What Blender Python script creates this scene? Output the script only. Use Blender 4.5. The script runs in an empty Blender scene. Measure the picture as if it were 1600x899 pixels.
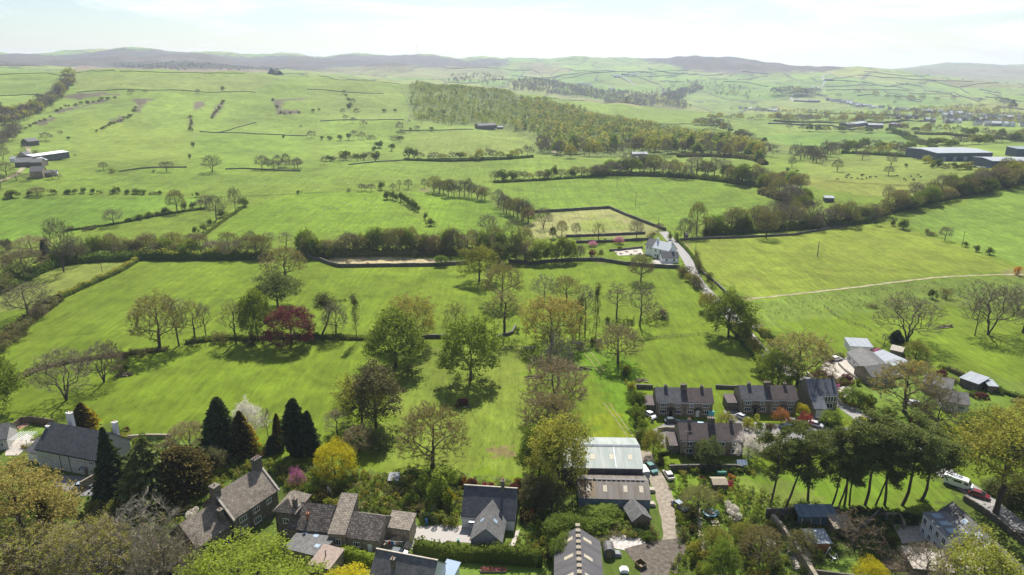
import bpy, math, random
import numpy as np
from math import radians, sin, cos, tan, atan, atan2, pi, sqrt, exp, log
from mathutils import Vector, Matrix
C = bpy.context.scene.collection
sc = bpy.context.scene
RN = random.Random(11)

# ---------------------------------------------------------------- camera
PITCH = radians(17.7); CAMH = 95.0; F = 1067.0
cd = bpy.data.cameras.new('camera'); cam = bpy.data.objects.new('camera', cd); C.objects.link(cam)
cam.location = (0, 0, CAMH); cam.rotation_euler = (pi / 2 - PITCH, 0, 0)
cd.sensor_width = 36; cd.lens = 36 * F / 1600; cd.clip_start = 1; cd.clip_end = 40000
sc.camera = cam
# ---------------------------------------------------------------- world, sun, exposure
SUN_EL = radians(50); SUN_AZ = radians(5)           # azimuth east of the viewing direction (+Y)
w = bpy.data.worlds.new('World'); sc.world = w; w.use_nodes = True
nt = w.node_tree; nt.nodes.clear()
def nn(t, kind, **kw):
    n = t.nodes.new(kind)
    for k, v in kw.items():
        if hasattr(n, k): setattr(n, k, v)
        else: n.inputs[k.replace('_', ' ')].default_value = v
    return n
out = nn(nt, 'ShaderNodeOutputWorld'); bg = nn(nt, 'ShaderNodeBackground'); bg.inputs[1].default_value = 0.067
sky = nn(nt, 'ShaderNodeTexSky'); sky.sky_type = 'NISHITA'; sky.sun_disc = False
sky.sun_elevation = SUN_EL; sky.sun_rotation = SUN_AZ; sky.air_density = 1.0; sky.dust_density = .6; sky.ozone_density = 1.6
tc = nn(nt, 'ShaderNodeTexCoord'); mp = nn(nt, 'ShaderNodeMapping'); mp.inputs['Scale'].default_value = (2.2, 2.2, 16)
ns = nn(nt, 'ShaderNodeTexNoise'); ns.inputs['Scale'].default_value = 1.6; ns.inputs['Detail'].default_value = 7; ns.inputs['Roughness'].default_value = .62; ns.inputs['Distortion'].default_value = .8
rp = nn(nt, 'ShaderNodeValToRGB'); rp.color_ramp.elements[0].position = .47; rp.color_ramp.elements[1].position = .72
mx = nn(nt, 'ShaderNodeMixRGB'); mx.inputs[2].default_value = (11.7, 11.8, 12.9, 1)
ml = nn(nt, 'ShaderNodeMath', operation='MULTIPLY'); ml.inputs[1].default_value = .7
L = nt.links.new
L(tc.outputs['Generated'], mp.inputs[0]); L(mp.outputs[0], ns.inputs[0]); L(ns.outputs[0], rp.inputs[0]); L(rp.outputs[0], ml.inputs[0])
L(ml.outputs[0], mx.inputs[0]); L(sky.outputs[0], mx.inputs[1]); L(mx.outputs[0], bg.inputs[0]); L(bg.outputs[0], out.inputs[0])
sd = bpy.data.lights.new('sun', 'SUN'); sun = bpy.data.objects.new('sun', sd); C.objects.link(sun)
sd.energy = 5.0; sd.angle = radians(.53); sd.color = (1, .955, .87)
sun.rotation_euler = Vector((sin(SUN_AZ) * cos(SUN_EL), cos(SUN_AZ) * cos(SUN_EL), sin(SUN_EL))).to_track_quat('Z', 'Y').to_euler()
sun.location = (0, 200, 300)
sc.view_settings.view_transform = 'Standard'; sc.view_settings.look = 'None'; sc.view_settings.exposure = 0.82; sc.view_settings.gamma = 1
sc.render.engine = 'CYCLES'; cy = sc.cycles
cy.max_bounces = 5; cy.diffuse_bounces = 3; cy.glossy_bounces = 2; cy.transmission_bounces = 3; cy.volume_bounces = 0; cy.transparent_max_bounces = 8
cy.use_denoising = True; cy.sample_clamp_indirect = 6

# ---------------------------------------------------------------- terrain heights: profiles of the land by bearing
cP, sP = cos(PITCH), sin(PITCH)
def prof_h(az, d, py):
    v = (py - 449.5) / F; u = tan(az) * (cP - v * sP)
    x, y, z = u, cP - v * sP, -sP - v * cP
    return CAMH + d * z / sqrt(x * x + y * y)
PROF = {
 0:    [(700,262),(900,236),(1100,206),(1500,152),(1900,119),(2050,113),(2600,114),(3500,107),(5000,90),(6000,82)],
 110:  [(700,259),(850,238),(1000,216),(1250,172),(1500,140),(1750,117),(1900,114),(2400,116),(3500,106),(5000,88),(6000,82)],
 200:  [(700,258),(850,235),(1000,210),(1250,166),(1500,133),(1700,112),(1800,110),(2200,113),(3500,104),(5000,85),(6000,75)],
 300:  [(700,258),(850,235),(1000,211),(1250,169),(1500,136),(1730,113),(2200,116),(3500,104),(5000,86),(6000,76)],
 400:  [(700,258),(850,235),(1000,212),(1250,173),(1500,141),(1780,116),(2300,120),(3500,108),(5000,94),(6000,87)],
 520:  [(700,258),(850,237),(1000,214),(1250,177),(1500,145),(1730,122),(2300,127),(3500,113),(5000,95),(6000,86)],
 625:  [(700,258),(850,238),(1000,216),(1250,181),(1500,151),(1700,131),(2300,138),(3500,118),(5000,96),(6000,85)],
 800:  [(700,258),(900,234),(1100,207),(1400,176),(1700,150),(1800,147),(2400,160),(3200,136),(4500,106),(6000,92)],
 1000: [(700,260),(900,235),(1100,213),(1400,190),(1700,172),(1850,165),(2600,178),(3300,140),(4500,106),(5500,90)],
 1130: [(700,260),(900,236),(1100,217),(1400,198),(1700,184),(1950,177),(2600,184),(3300,147),(4300,108),(5200,87)],
 1200: [(700,260),(900,238),(1100,220),(1400,202),(1700,190),(2000,182),(2600,176),(3300,150),(4200,113),(5000,93)],
 1300: [(700,261),(900,240),(1100,224),(1400,206),(1800,192),(2200,182),(2600,172),(3300,148),(4200,118),(5000,104)],
 1390: [(700,262),(900,243),(1100,226),(1400,208),(1800,193),(2200,182),(2700,168),(3500,140),(4300,114),(4700,109),(5500,119),(8000,106)],
 1500: [(700,263),(900,245),(1100,227),(1400,210),(1800,195),(2300,182),(2800,167),(3500,145),(4300,124),(4600,120),(5500,128),(8000,101)],
 1600: [(700,264),(900,246),(1100,228),(1400,211),(1800,197),(2300,184),(2900,168),(3600,148),(4300,135),(4600,133),(5500,138),(8000,99)],
}
NL = 900; lgrid = np.linspace(log(20), log(9800), NL); dgrid = np.exp(lgrid)
azk, hk = [], []
for px in sorted(PROF):
    az = atan((px - 800) / F * cP)
    pts = [(20, 0), (480, 0)] + [(d, prof_h(az, d, py)) for d, py in PROF[px]]
    last = pts[-1]; pts += [(min(last[0] * 1.18, 9300), last[1] - 60), (9900, last[1] - 260)]
    azk.append(az); hk.append(np.interp(lgrid, [log(p[0]) for p in pts], [p[1] for p in pts]))
mean = np.mean(hk, axis=0)
AZ = np.radians(np.arange(-180, 180.01, .25)); NA = len(AZ)
azf = [-pi, -radians(100)] + azk + [radians(100), pi]; hf = [mean, mean] + hk + [mean, mean]
HG = np.stack([np.interp(AZ, azf, [h[i] for h in hf]) for i in range(NL)], axis=1)
def blur(a, k, ax):
    ker = np.hanning(2 * k + 3)[1:-1]; ker /= ker.sum()
    return np.apply_along_axis(lambda r: np.convolve(np.pad(r, k, mode='edge'), ker, mode='valid'), ax, a)
HG = blur(HG, 10, 1); HG = blur(HG, 9, 0)
def undul(x, y):
    d = np.hypot(x, y); a = np.clip((d - 420) / 900, 0, 1); b = np.clip((d - 90) / 200, 0, 1)
    n = (np.sin(x * .021 + 1.3 * np.sin(y * .011)) * np.cos(y * .017 + 1.1 * np.sin(x * .013)))
    m = (np.sin(x * .047 + 2 * np.sin(y * .031 + 1)) * np.sin(y * .039 + 2))
    gl = np.sin(x * .03 + .8 * np.sin(y * .006)) ** 2
    far = np.clip((d - 2200) / 1500, 0, 1)
    big = np.sin(x * .0052 + 1.7) * np.sin(y * .0043 + .4) * 20 * far + np.sin(x * .012 + y * .004) * 8 * far
    return .35 * b * n + a * (3.2 * n + 1.2 * m + 3.0 * gl) + big
def height(x, y):
    x = np.asarray(x, float); y = np.asarray(y, float)
    az = np.arctan2(x, y); l = np.log(np.maximum(np.hypot(x, y), 20.5))
    fa = (az - AZ[0]) / (AZ[1] - AZ[0]); fl = (l - lgrid[0]) / (lgrid[1] - lgrid[0])
    ia = np.clip(fa.astype(int), 0, NA - 2); il = np.clip(fl.astype(int), 0, NL - 2)
    ta = np.clip(fa - ia, 0, 1); tl = np.clip(fl - il, 0, 1)
    h = (HG[ia, il] * (1 - ta) + HG[ia + 1, il] * ta) * (1 - tl) + (HG[ia, il + 1] * (1 - ta) + HG[ia + 1, il + 1] * ta) * tl
    return h + undul(x, y)
RD = np.exp(np.linspace(log(60), log(9600), 2200))
def G(px, py):
    """the point of the land seen in direction (px, py); the brow of the hill when the ray passes over it"""
    u = (px - 800) / F; v = (py - 449.5) / F
    dx, dy, dz = u, cP - v * sP, -sP - v * cP; hl = sqrt(dx * dx + dy * dy)
    x = RD * dx / hl; y = RD * dy / hl; z = CAMH + RD * dz / hl
    df = z - height(x, y); idx = np.nonzero(df < 0)[0]
    if len(idx) == 0:
        i = int(np.argmin(df / RD)); d = RD[i]
    else:
        i = max(idx[0], 1); t = df[i - 1] / (df[i - 1] - df[i]); d = RD[i - 1] + t * (RD[i] - RD[i - 1])
    X, Y = d * dx / hl, d * dy / hl
    return (X, Y, float(height(X, Y)))
def mpp(p):
    """metres per photograph pixel at a world point"""
    dep = p[1] * cP + (CAMH - p[2]) * sP
    return dep / F
def Gs(s, sub=None):
    """'x,y x,y ...' to a list of world points, long edges cut finer"""
    pts = [tuple(float(a) for a in q.split(',')) for q in s.split()] if isinstance(s, str) else s
    o = []
    for i, (x, y) in enumerate(pts):
        o.append(G(x, y))
        if sub and i < len(pts) - 1:
            x2, y2 = pts[i + 1]; n = int(max(abs(x2 - x), abs(y2 - y)) / sub)
            for k in range(1, n): o.append(G(x + (x2 - x) * k / n, y + (y2 - y) * k / n))
    return o

# ---------------------------------------------------------------- mesh helpers
def new_mesh(name, V, Q, mats, mi=None, attr=None, col=None, smooth=False, uv=None):
    me = bpy.data.meshes.new(name)
    V = np.asarray(V, np.float32); Q = np.asarray(Q, np.int32); k = Q.shape[1]
    me.vertices.add(len(V)); me.vertices.foreach_set('co', V.ravel())
    me.loops.add(Q.size); me.loops.foreach_set('vertex_index', Q.ravel())
    me.polygons.add(len(Q)); me.polygons.foreach_set('loop_start', np.arange(0, Q.size, k, dtype=np.int32))
    if mi is not None: me.polygons.foreach_set('material_index', np.asarray(mi, np.int32))
    if smooth: me.polygons.foreach_set('use_smooth', np.ones(len(Q), bool))
    me.update(calc_edges=True)
    for m in mats: me.materials.append(m)
    if attr is not None:
        a = me.attributes.new('rnd', 'FLOAT', 'POINT'); a.data.foreach_set('value', np.asarray(attr, np.float32))
    if col is not None:
        a = me.attributes.new('col', 'FLOAT_COLOR', 'POINT'); a.data.foreach_set('color', np.asarray(col, np.float32).ravel())
    return me
def link(name, me, parent=None, **props):
    o = bpy.data.objects.new(name, me); C.objects.link(o)
    if parent is not None: o.parent = parent
    for k, v in props.items():
        if v is not None: o[k] = v
    return o
def thing(name, label, cat, loc=(0, 0, 0), rz=0, group=None):
    o = bpy.data.objects.new(name, None); C.objects.link(o); o.empty_display_size = .5
    o.location = loc; o.rotation_euler = (0, 0, rz); o['label'] = label; o['category'] = cat
    if group: o['group'] = group
    return o
class MB:
    """polygon soup for solid parts"""
    def __init__(s): s.v = []; s.f = []; s.uv = []; s.mi = []
    def face(s, pts, uv=None, mi=0):
        b = len(s.v); s.v += [tuple(p) for p in pts]; s.f.append(tuple(range(b, b + len(pts))))
        s.uv.append(uv if uv else [(p[0] + p[1], p[2]) for p in pts]); s.mi.append(mi)
    def box(s, x0, x1, y0, y1, z0, z1, M=None, mi=0):
        P = [(x, y, z) for z in (z0, z1) for y in (y0, y1) for x in (x0, x1)]
        if M is not None: P = [tuple(M @ Vector(p)) for p in P]
        for q in ((0, 2, 3, 1), (4, 5, 7, 6), (0, 1, 5, 4), (2, 6, 7, 3), (1, 3, 7, 5), (0, 4, 6, 2)):
            s.face([P[i] for i in q], mi=mi)
    def prism(s, poly, a, b, axis='x', mi=0, M=None):
        """2-D outline swept from a to b; axis x: outline is (y,z); axis y: outline is (x,z); axis z: (x,y)"""
        def at(p, t): return {'x': (t, p[0], p[1]), 'y': (p[0], t, p[1]), 'z': (p[0], p[1], t)}[axis]
        n = len(poly); A = [at(p, a) for p in poly]; B = [at(p, b) for p in poly]
        if M is not None: A = [tuple(M @ Vector(p)) for p in A]; B = [tuple(M @ Vector(p)) for p in B]
        acc = [0]
        for i in range(n):
            q = poly[(i + 1) % n]; acc.append(acc[-1] + sqrt((q[0] - poly[i][0]) ** 2 + (q[1] - poly[i][1]) ** 2))
        for i in range(n):
            j = (i + 1) % n
            s.face([A[i], A[j], B[j], B[i]], [(a, acc[i]), (a, acc[i + 1]), (b, acc[i + 1]), (b, acc[i])], mi=mi)
        s.face(A[::-1], mi=mi); s.face(B, mi=mi)
    def cyl(s, x, y, z0, z1, r, n=8, r2=None, mi=0, axis='z'):
        r2 = r if r2 is None else r2
        def at(a, rr, t):
            if axis == 'z': return (x + rr * cos(a), y + rr * sin(a), t)
            if axis == 'y': return (x + rr * cos(a), t, y + rr * sin(a))
            return (t, x + rr * cos(a), y + rr * sin(a))
        A = [at(2 * pi * i / n, r, z0) for i in range(n)]; B = [at(2 * pi * i / n, r2, z1) for i in range(n)]
        for i in range(n):
            j = (i + 1) % n; s.face([A[i], A[j], B[j], B[i]], mi=mi)
        s.face(A[::-1], mi=mi); s.face(B, mi=mi)
    def build(s, name, mats, parent=None, **props):
        me = bpy.data.meshes.new(name); me.from_pydata(s.v, [], s.f)
        for m in (mats if isinstance(mats, (list, tuple)) else [mats]): me.materials.append(m)
        me.polygons.foreach_set('material_index', s.mi)
        uvl = me.uv_layers.new(name='UVMap'); flat = [c for f in s.uv for p in f for c in p]; uvl.data.foreach_set('uv', flat)
        me.update()
        import bmesh
        bm = bmesh.new(); bm.from_mesh(me); bmesh.ops.remove_doubles(bm, verts=bm.verts, dist=.0005); bmesh.ops.recalc_face_normals(bm, faces=bm.faces); bm.to_mesh(me); bm.free()
        return link(name, me, parent, **props)

# ---------------------------------------------------------------- materials
def mat(name):
    m = bpy.data.materials.new(name); m.use_nodes = True; t = m.node_tree; t.nodes.clear()
    o = nn(t, 'ShaderNodeOutputMaterial'); return m, t, o
def plain(name, c, rough=.7, noise=.15, scale=1.5, metal=0, bump=0, spec=.3):
    m, t, o = mat(name); b = nn(t, 'ShaderNodeBsdfPrincipled'); b.inputs['Roughness'].default_value = rough; b.inputs['Metallic'].default_value = metal
    b.inputs['Specular IOR Level'].default_value = spec
    tcx = nn(t, 'ShaderNodeTexCoord'); n = nn(t, 'ShaderNodeTexNoise'); n.inputs['Scale'].default_value = scale; n.inputs['Detail'].default_value = 5
    r = nn(t, 'ShaderNodeMapRange'); r.inputs[1].default_value = .3; r.inputs[2].default_value = .7; r.inputs[3].default_value = 1 - noise; r.inputs[4].default_value = 1 + noise
    m2 = nn(t, 'ShaderNodeMixRGB', blend_type='MULTIPLY'); m2.inputs[0].default_value = 1; m2.inputs[1].default_value = (*c, 1)
    l = t.links.new; l(tcx.outputs['Object'], n.inputs[0]); l(n.outputs[0], r.inputs[0]); l(r.outputs[0], m2.inputs[2]); l(m2.outputs[0], b.inputs[0]); l(b.outputs[0], o.inputs[0])
    if bump:
        bn = nn(t, 'ShaderNodeBump'); bn.inputs['Strength'].default_value = bump; bn.inputs['Distance'].default_value = .1; l(n.outputs[0], bn.inputs['Height']); l(bn.outputs[0], b.inputs['Normal'])
    return m
def tiles(name, c1, c2, cm, bw, bh, rough=.75, moss=None, mortar=.03, bump=.6, mossamt=.5, uvmap=True):
    """courses of slate or stone laid in UV metres"""
    m, t, o = mat(name); b = nn(t, 'ShaderNodeBsdfPrincipled'); b.inputs['Roughness'].default_value = rough; b.inputs['Specular IOR Level'].default_value = .35
    tcx = nn(t, 'ShaderNodeTexCoord'); br = nn(t, 'ShaderNodeTexBrick'); l = t.links.new
    br.inputs['Color1'].default_value = (*c1, 1); br.inputs['Color2'].default_value = (*c2, 1); br.inputs['Mortar'].default_value = (*cm, 1)
    br.inputs['Scale'].default_value = 1; br.inputs['Mortar Size'].default_value = mortar; br.inputs['Brick Width'].default_value = bw; br.inputs['Row Height'].default_value = bh; br.inputs['Bias'].default_value = -.1
    l(tcx.outputs['UV'], br.inputs[0])
    n = nn(t, 'ShaderNodeTexNoise'); n.inputs['Scale'].default_value = .8; n.inputs['Detail'].default_value = 8; n.inputs['Roughness'].default_value = .7; l(tcx.outputs['Object'], n.inputs[0])
    r = nn(t, 'ShaderNodeMapRange'); r.inputs[1].default_value = .3; r.inputs[2].default_value = .7; r.inputs[3].default_value = .62; r.inputs[4].default_value = 1.4; l(n.outputs[0], r.inputs[0])
    m2 = nn(t, 'ShaderNodeMixRGB', blend_type='MULTIPLY'); m2.inputs[0].default_value = 1; l(br.outputs[0], m2.inputs[1]); l(r.outputs[0], m2.inputs[2]); last = m2
    if moss:
        n2 = nn(t, 'ShaderNodeTexNoise'); n2.inputs['Scale'].default_value = 2.3; n2.inputs['Detail'].default_value = 6; l(tcx.outputs['Object'], n2.inputs[0])
        r2 = nn(t, 'ShaderNodeMapRange'); r2.inputs[1].default_value = .52; r2.inputs[2].default_value = .68; r2.inputs[4].default_value = mossamt; l(n2.outputs[0], r2.inputs[0])
        m3 = nn(t, 'ShaderNodeMixRGB'); m3.inputs[2].default_value = (*moss, 1); l(r2.outputs[0], m3.inputs[0]); l(last.outputs[0], m3.inputs[1]); last = m3
    l(last.outputs[0], b.inputs[0])
    bn = nn(t, 'ShaderNodeBump'); bn.inputs['Strength'].default_value = bump; bn.inputs['Distance'].default_value = .05; l(br.outputs['Color'], bn.inputs['Height']); l(bn.outputs[0], b.inputs['Normal'])
    l(b.outputs[0], o.inputs[0]); return m
def ribbed(name, c, c2, pitch=.35, rough=.6):
    """corrugated sheeting, ribs running up the slope, with weather stains"""
    m, t, o = mat(name); b = nn(t, 'ShaderNodeBsdfPrincipled'); b.inputs['Roughness'].default_value = rough; l = t.links.new
    tcx = nn(t, 'ShaderNodeTexCoord'); wv = nn(t, 'ShaderNodeTexWave'); wv.wave_type = 'BANDS'; wv.bands_direction = 'X'; wv.inputs['Scale'].default_value = .314 / pitch; wv.inputs['Distortion'].default_value = 0
    l(tcx.outputs['UV'], wv.inputs[0])
    mp = nn(t, 'ShaderNodeMapping'); mp.inputs['Scale'].default_value = (.9, .12, 1); l(tcx.outputs['UV'], mp.inputs[0])
    n = nn(t, 'ShaderNodeTexNoise'); n.inputs['Scale'].default_value = 1; n.inputs['Detail'].default_value = 6; l(mp.outputs[0], n.inputs[0])
    r = nn(t, 'ShaderNodeMapRange'); r.inputs[1].default_value = .4; r.inputs[2].default_value = .65; l(n.outputs[0], r.inputs[0])
    m2 = nn(t, 'ShaderNodeMixRGB'); m2.inputs[1].default_value = (*c, 1); m2.inputs[2].default_value = (*c2, 1); l(r.outputs[0], m2.inputs[0])
    m3 = nn(t, 'ShaderNodeMixRGB', blend_type='MULTIPLY'); m3.inputs[0].default_value = .3; l(m2.outputs[0], m3.inputs[1]); l(wv.outputs[0], m3.inputs[2])
    l(m3.outputs[0], b.inputs[0]); bn = nn(t, 'ShaderNodeBump'); bn.inputs['Strength'].default_value = .5; bn.inputs['Distance'].default_value = .06; l(wv.outputs[0], bn.inputs['Height']); l(bn.outputs[0], b.inputs['Normal'])
    l(b.outputs[0], o.inputs[0]); return m
def leafm(name, a, b, tr=.46, trc=None, hue=.02, val=.22):
    """leaves: two tones by leaf, a shift by tree, light through the blade"""
    m, t, o = mat(name); l = t.links.new
    at = nn(t, 'ShaderNodeAttribute', attribute_name='rnd'); mixc = nn(t, 'ShaderNodeMixRGB'); mixc.inputs[1].default_value = (*a, 1); mixc.inputs[2].default_value = (*b, 1)
    l(at.outputs['Fac'], mixc.inputs[0])
    oi = nn(t, 'ShaderNodeObjectInfo'); hs = nn(t, 'ShaderNodeHueSaturation')
    r1 = nn(t, 'ShaderNodeMapRange'); r1.inputs[3].default_value = .5 - hue; r1.inputs[4].default_value = .5 + hue; l(oi.outputs['Random'], r1.inputs[0]); l(r1.outputs[0], hs.inputs['Hue'])
    mth = nn(t, 'ShaderNodeMath', operation='MULTIPLY'); mth.inputs[1].default_value = 7.31; fr = nn(t, 'ShaderNodeMath', operation='FRACT'); l(oi.outputs['Random'], mth.inputs[0]); l(mth.outputs[0], fr.inputs[0])
    r2 = nn(t, 'ShaderNodeMapRange'); r2.inputs[3].default_value = 1 - val; r2.inputs[4].default_value = 1 + val; l(fr.outputs[0], r2.inputs[0]); l(r2.outputs[0], hs.inputs['Value'])
    l(mixc.outputs[0], hs.inputs['Color'])
    d = nn(t, 'ShaderNodeBsdfDiffuse'); tl = nn(t, 'ShaderNodeBsdfTranslucent'); ms = nn(t, 'ShaderNodeMixShader'); ms.inputs[0].default_value = tr
    tm = nn(t, 'ShaderNodeMixRGB', blend_type='MULTIPLY'); tm.inputs[0].default_value = 1; tm.inputs[2].default_value = (*(trc or (1.5, 1.45, .7)), 1); l(hs.outputs[0], tm.inputs[1])
    l(hs.outputs[0], d.inputs[0]); l(tm.outputs[0], tl.inputs[0]); l(d.outputs[0], ms.inputs[1]); l(tl.outputs[0], ms.inputs[2]); l(ms.outputs[0], o.inputs[0]); return m
def barkm(name, a, b):
    m, t, o = mat(name); l = t.links.new; d = nn(t, 'ShaderNodeBsdfDiffuse'); tcx = nn(t, 'ShaderNodeTexCoord'); n = nn(t, 'ShaderNodeTexNoise'); n.inputs['Scale'].default_value = 1.7; n.inputs['Detail'].default_value = 4
    mi = nn(t, 'ShaderNodeMixRGB'); mi.inputs[1].default_value = (*a, 1); mi.inputs[2].default_value = (*b, 1); l(tcx.outputs['Object'], n.inputs[0]); l(n.outputs[0], mi.inputs[0]); l(mi.outputs[0], d.inputs[0]); l(d.outputs[0], o.inputs[0]); return m

LM = {
 'twig': leafm('twig_bark', (.15, .12, .085), (.28, .235, .165), tr=0, hue=.01, val=.2),
 'twiggrey': leafm('grey_twig_bark', (.17, .15, .115), (.28, .255, .20), tr=0, hue=.01, val=.12),
 'bud': leafm('bud_leaves', (.19, .195, .03), (.33, .32, .07), hue=.02),
 'budbrown': leafm('brown_bud_leaves', (.185, .14, .055), (.30, .235, .09), tr=.3, hue=.02),
 'green': leafm('green_leaves', (.09, .135, .022), (.20, .25, .05), hue=.012),
 'fresh': leafm('fresh_leaves', (.14, .205, .02), (.27, .33, .05), hue=.008, val=.08),
 'olive': leafm('olive_leaves', (.17, .175, .032), (.31, .30, .07), hue=.015),
 'ochre': leafm('ochre_leaves', (.21, .185, .05), (.34, .30, .10), hue=.01, val=.12),
 'dark': leafm('evergreen_leaves', (.028, .048, .017), (.078, .112, .038), tr=.12, hue=.015),
 'larch': leafm('larch_needles', (.15, .19, .04), (.29, .30, .09), hue=.02),
 'darkolive': leafm('dark_olive_leaves', (.06, .065, .028), (.16, .145, .065), tr=.25, hue=.015, val=.15),
 'pine': leafm('pine_needles', (.065, .083, .026), (.165, .195, .06), tr=.28, hue=.01, val=.15),
 'haw': leafm('hawthorn_leaves', (.06, .092, .016), (.14, .18, .036), tr=.3, hue=.02),
 'scrub': leafm('scrub_leaves', (.095, .095, .035), (.19, .175, .07), tr=.25, hue=.02),
 'copper': leafm('copper_leaves', (.075, .024, .026), (.17, .06, .055), tr=.4, trc=(1.35, .75, .65), hue=.01, val=.1),
 'white': leafm('white_blossom', (.55, .50, .43), (.85, .80, .73), tr=.35, trc=(1, 1, .95), hue=.01, val=.05),
 'pink': leafm('pink_blossom', (.45, .14, .24), (.75, .36, .46), tr=.35, trc=(1, .9, .95), hue=.01, val=.05),
 'magenta': leafm('magenta_blossom', (.30, .06, .17), (.60, .22, .42), tr=.35, trc=(1, .9, .95), hue=.01, val=.05),
 'gold': leafm('golden_leaves', (.32, .29, .01), (.50, .44, .025), tr=.4, trc=(1.3, 1.25, .5), hue=.008, val=.08),
 'goldtip': leafm('gold_tips', (.20, .16, .015), (.42, .33, .02), tr=.3, hue=.01),
 'orange': leafm('orange_leaves', (.30, .11, .03), (.50, .22, .06), tr=.4, trc=(1.4, 1.1, .7), hue=.02),
 'red': leafm('red_leaves', (.16, .015, .03), (.38, .04, .09), tr=.4, trc=(1.4, .8, .8), hue=.01),
 'yew': leafm('yew_leaves', (.04, .042, .012), (.12, .095, .03), tr=.2, hue=.01),
}
BARK = barkm('bark', (.045, .036, .028), (.12, .10, .08)); BARKG = barkm('grey_bark', (.10, .088, .075), (.24, .215, .19)); PBARK = barkm('pine_bark', (.05, .035, .028), (.13, .095, .075)); IVYM = LM['dark']
GLASS, _t, _o = mat('window_glass'); _b = nn(_t, 'ShaderNodeBsdfPrincipled'); _b.inputs[0].default_value = (.02, .025, .03, 1); _b.inputs['Roughness'].default_value = .12; _t.links.new(_b.outputs[0], _o.inputs[0])
SKYG, _t, _o = mat('rooflight_glass'); _b = nn(_t, 'ShaderNodeBsdfPrincipled'); _b.inputs[0].default_value = (.30, .38, .46, 1); _b.inputs['Roughness'].default_value = .1; _t.links.new(_b.outputs[0], _o.inputs[0])
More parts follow.
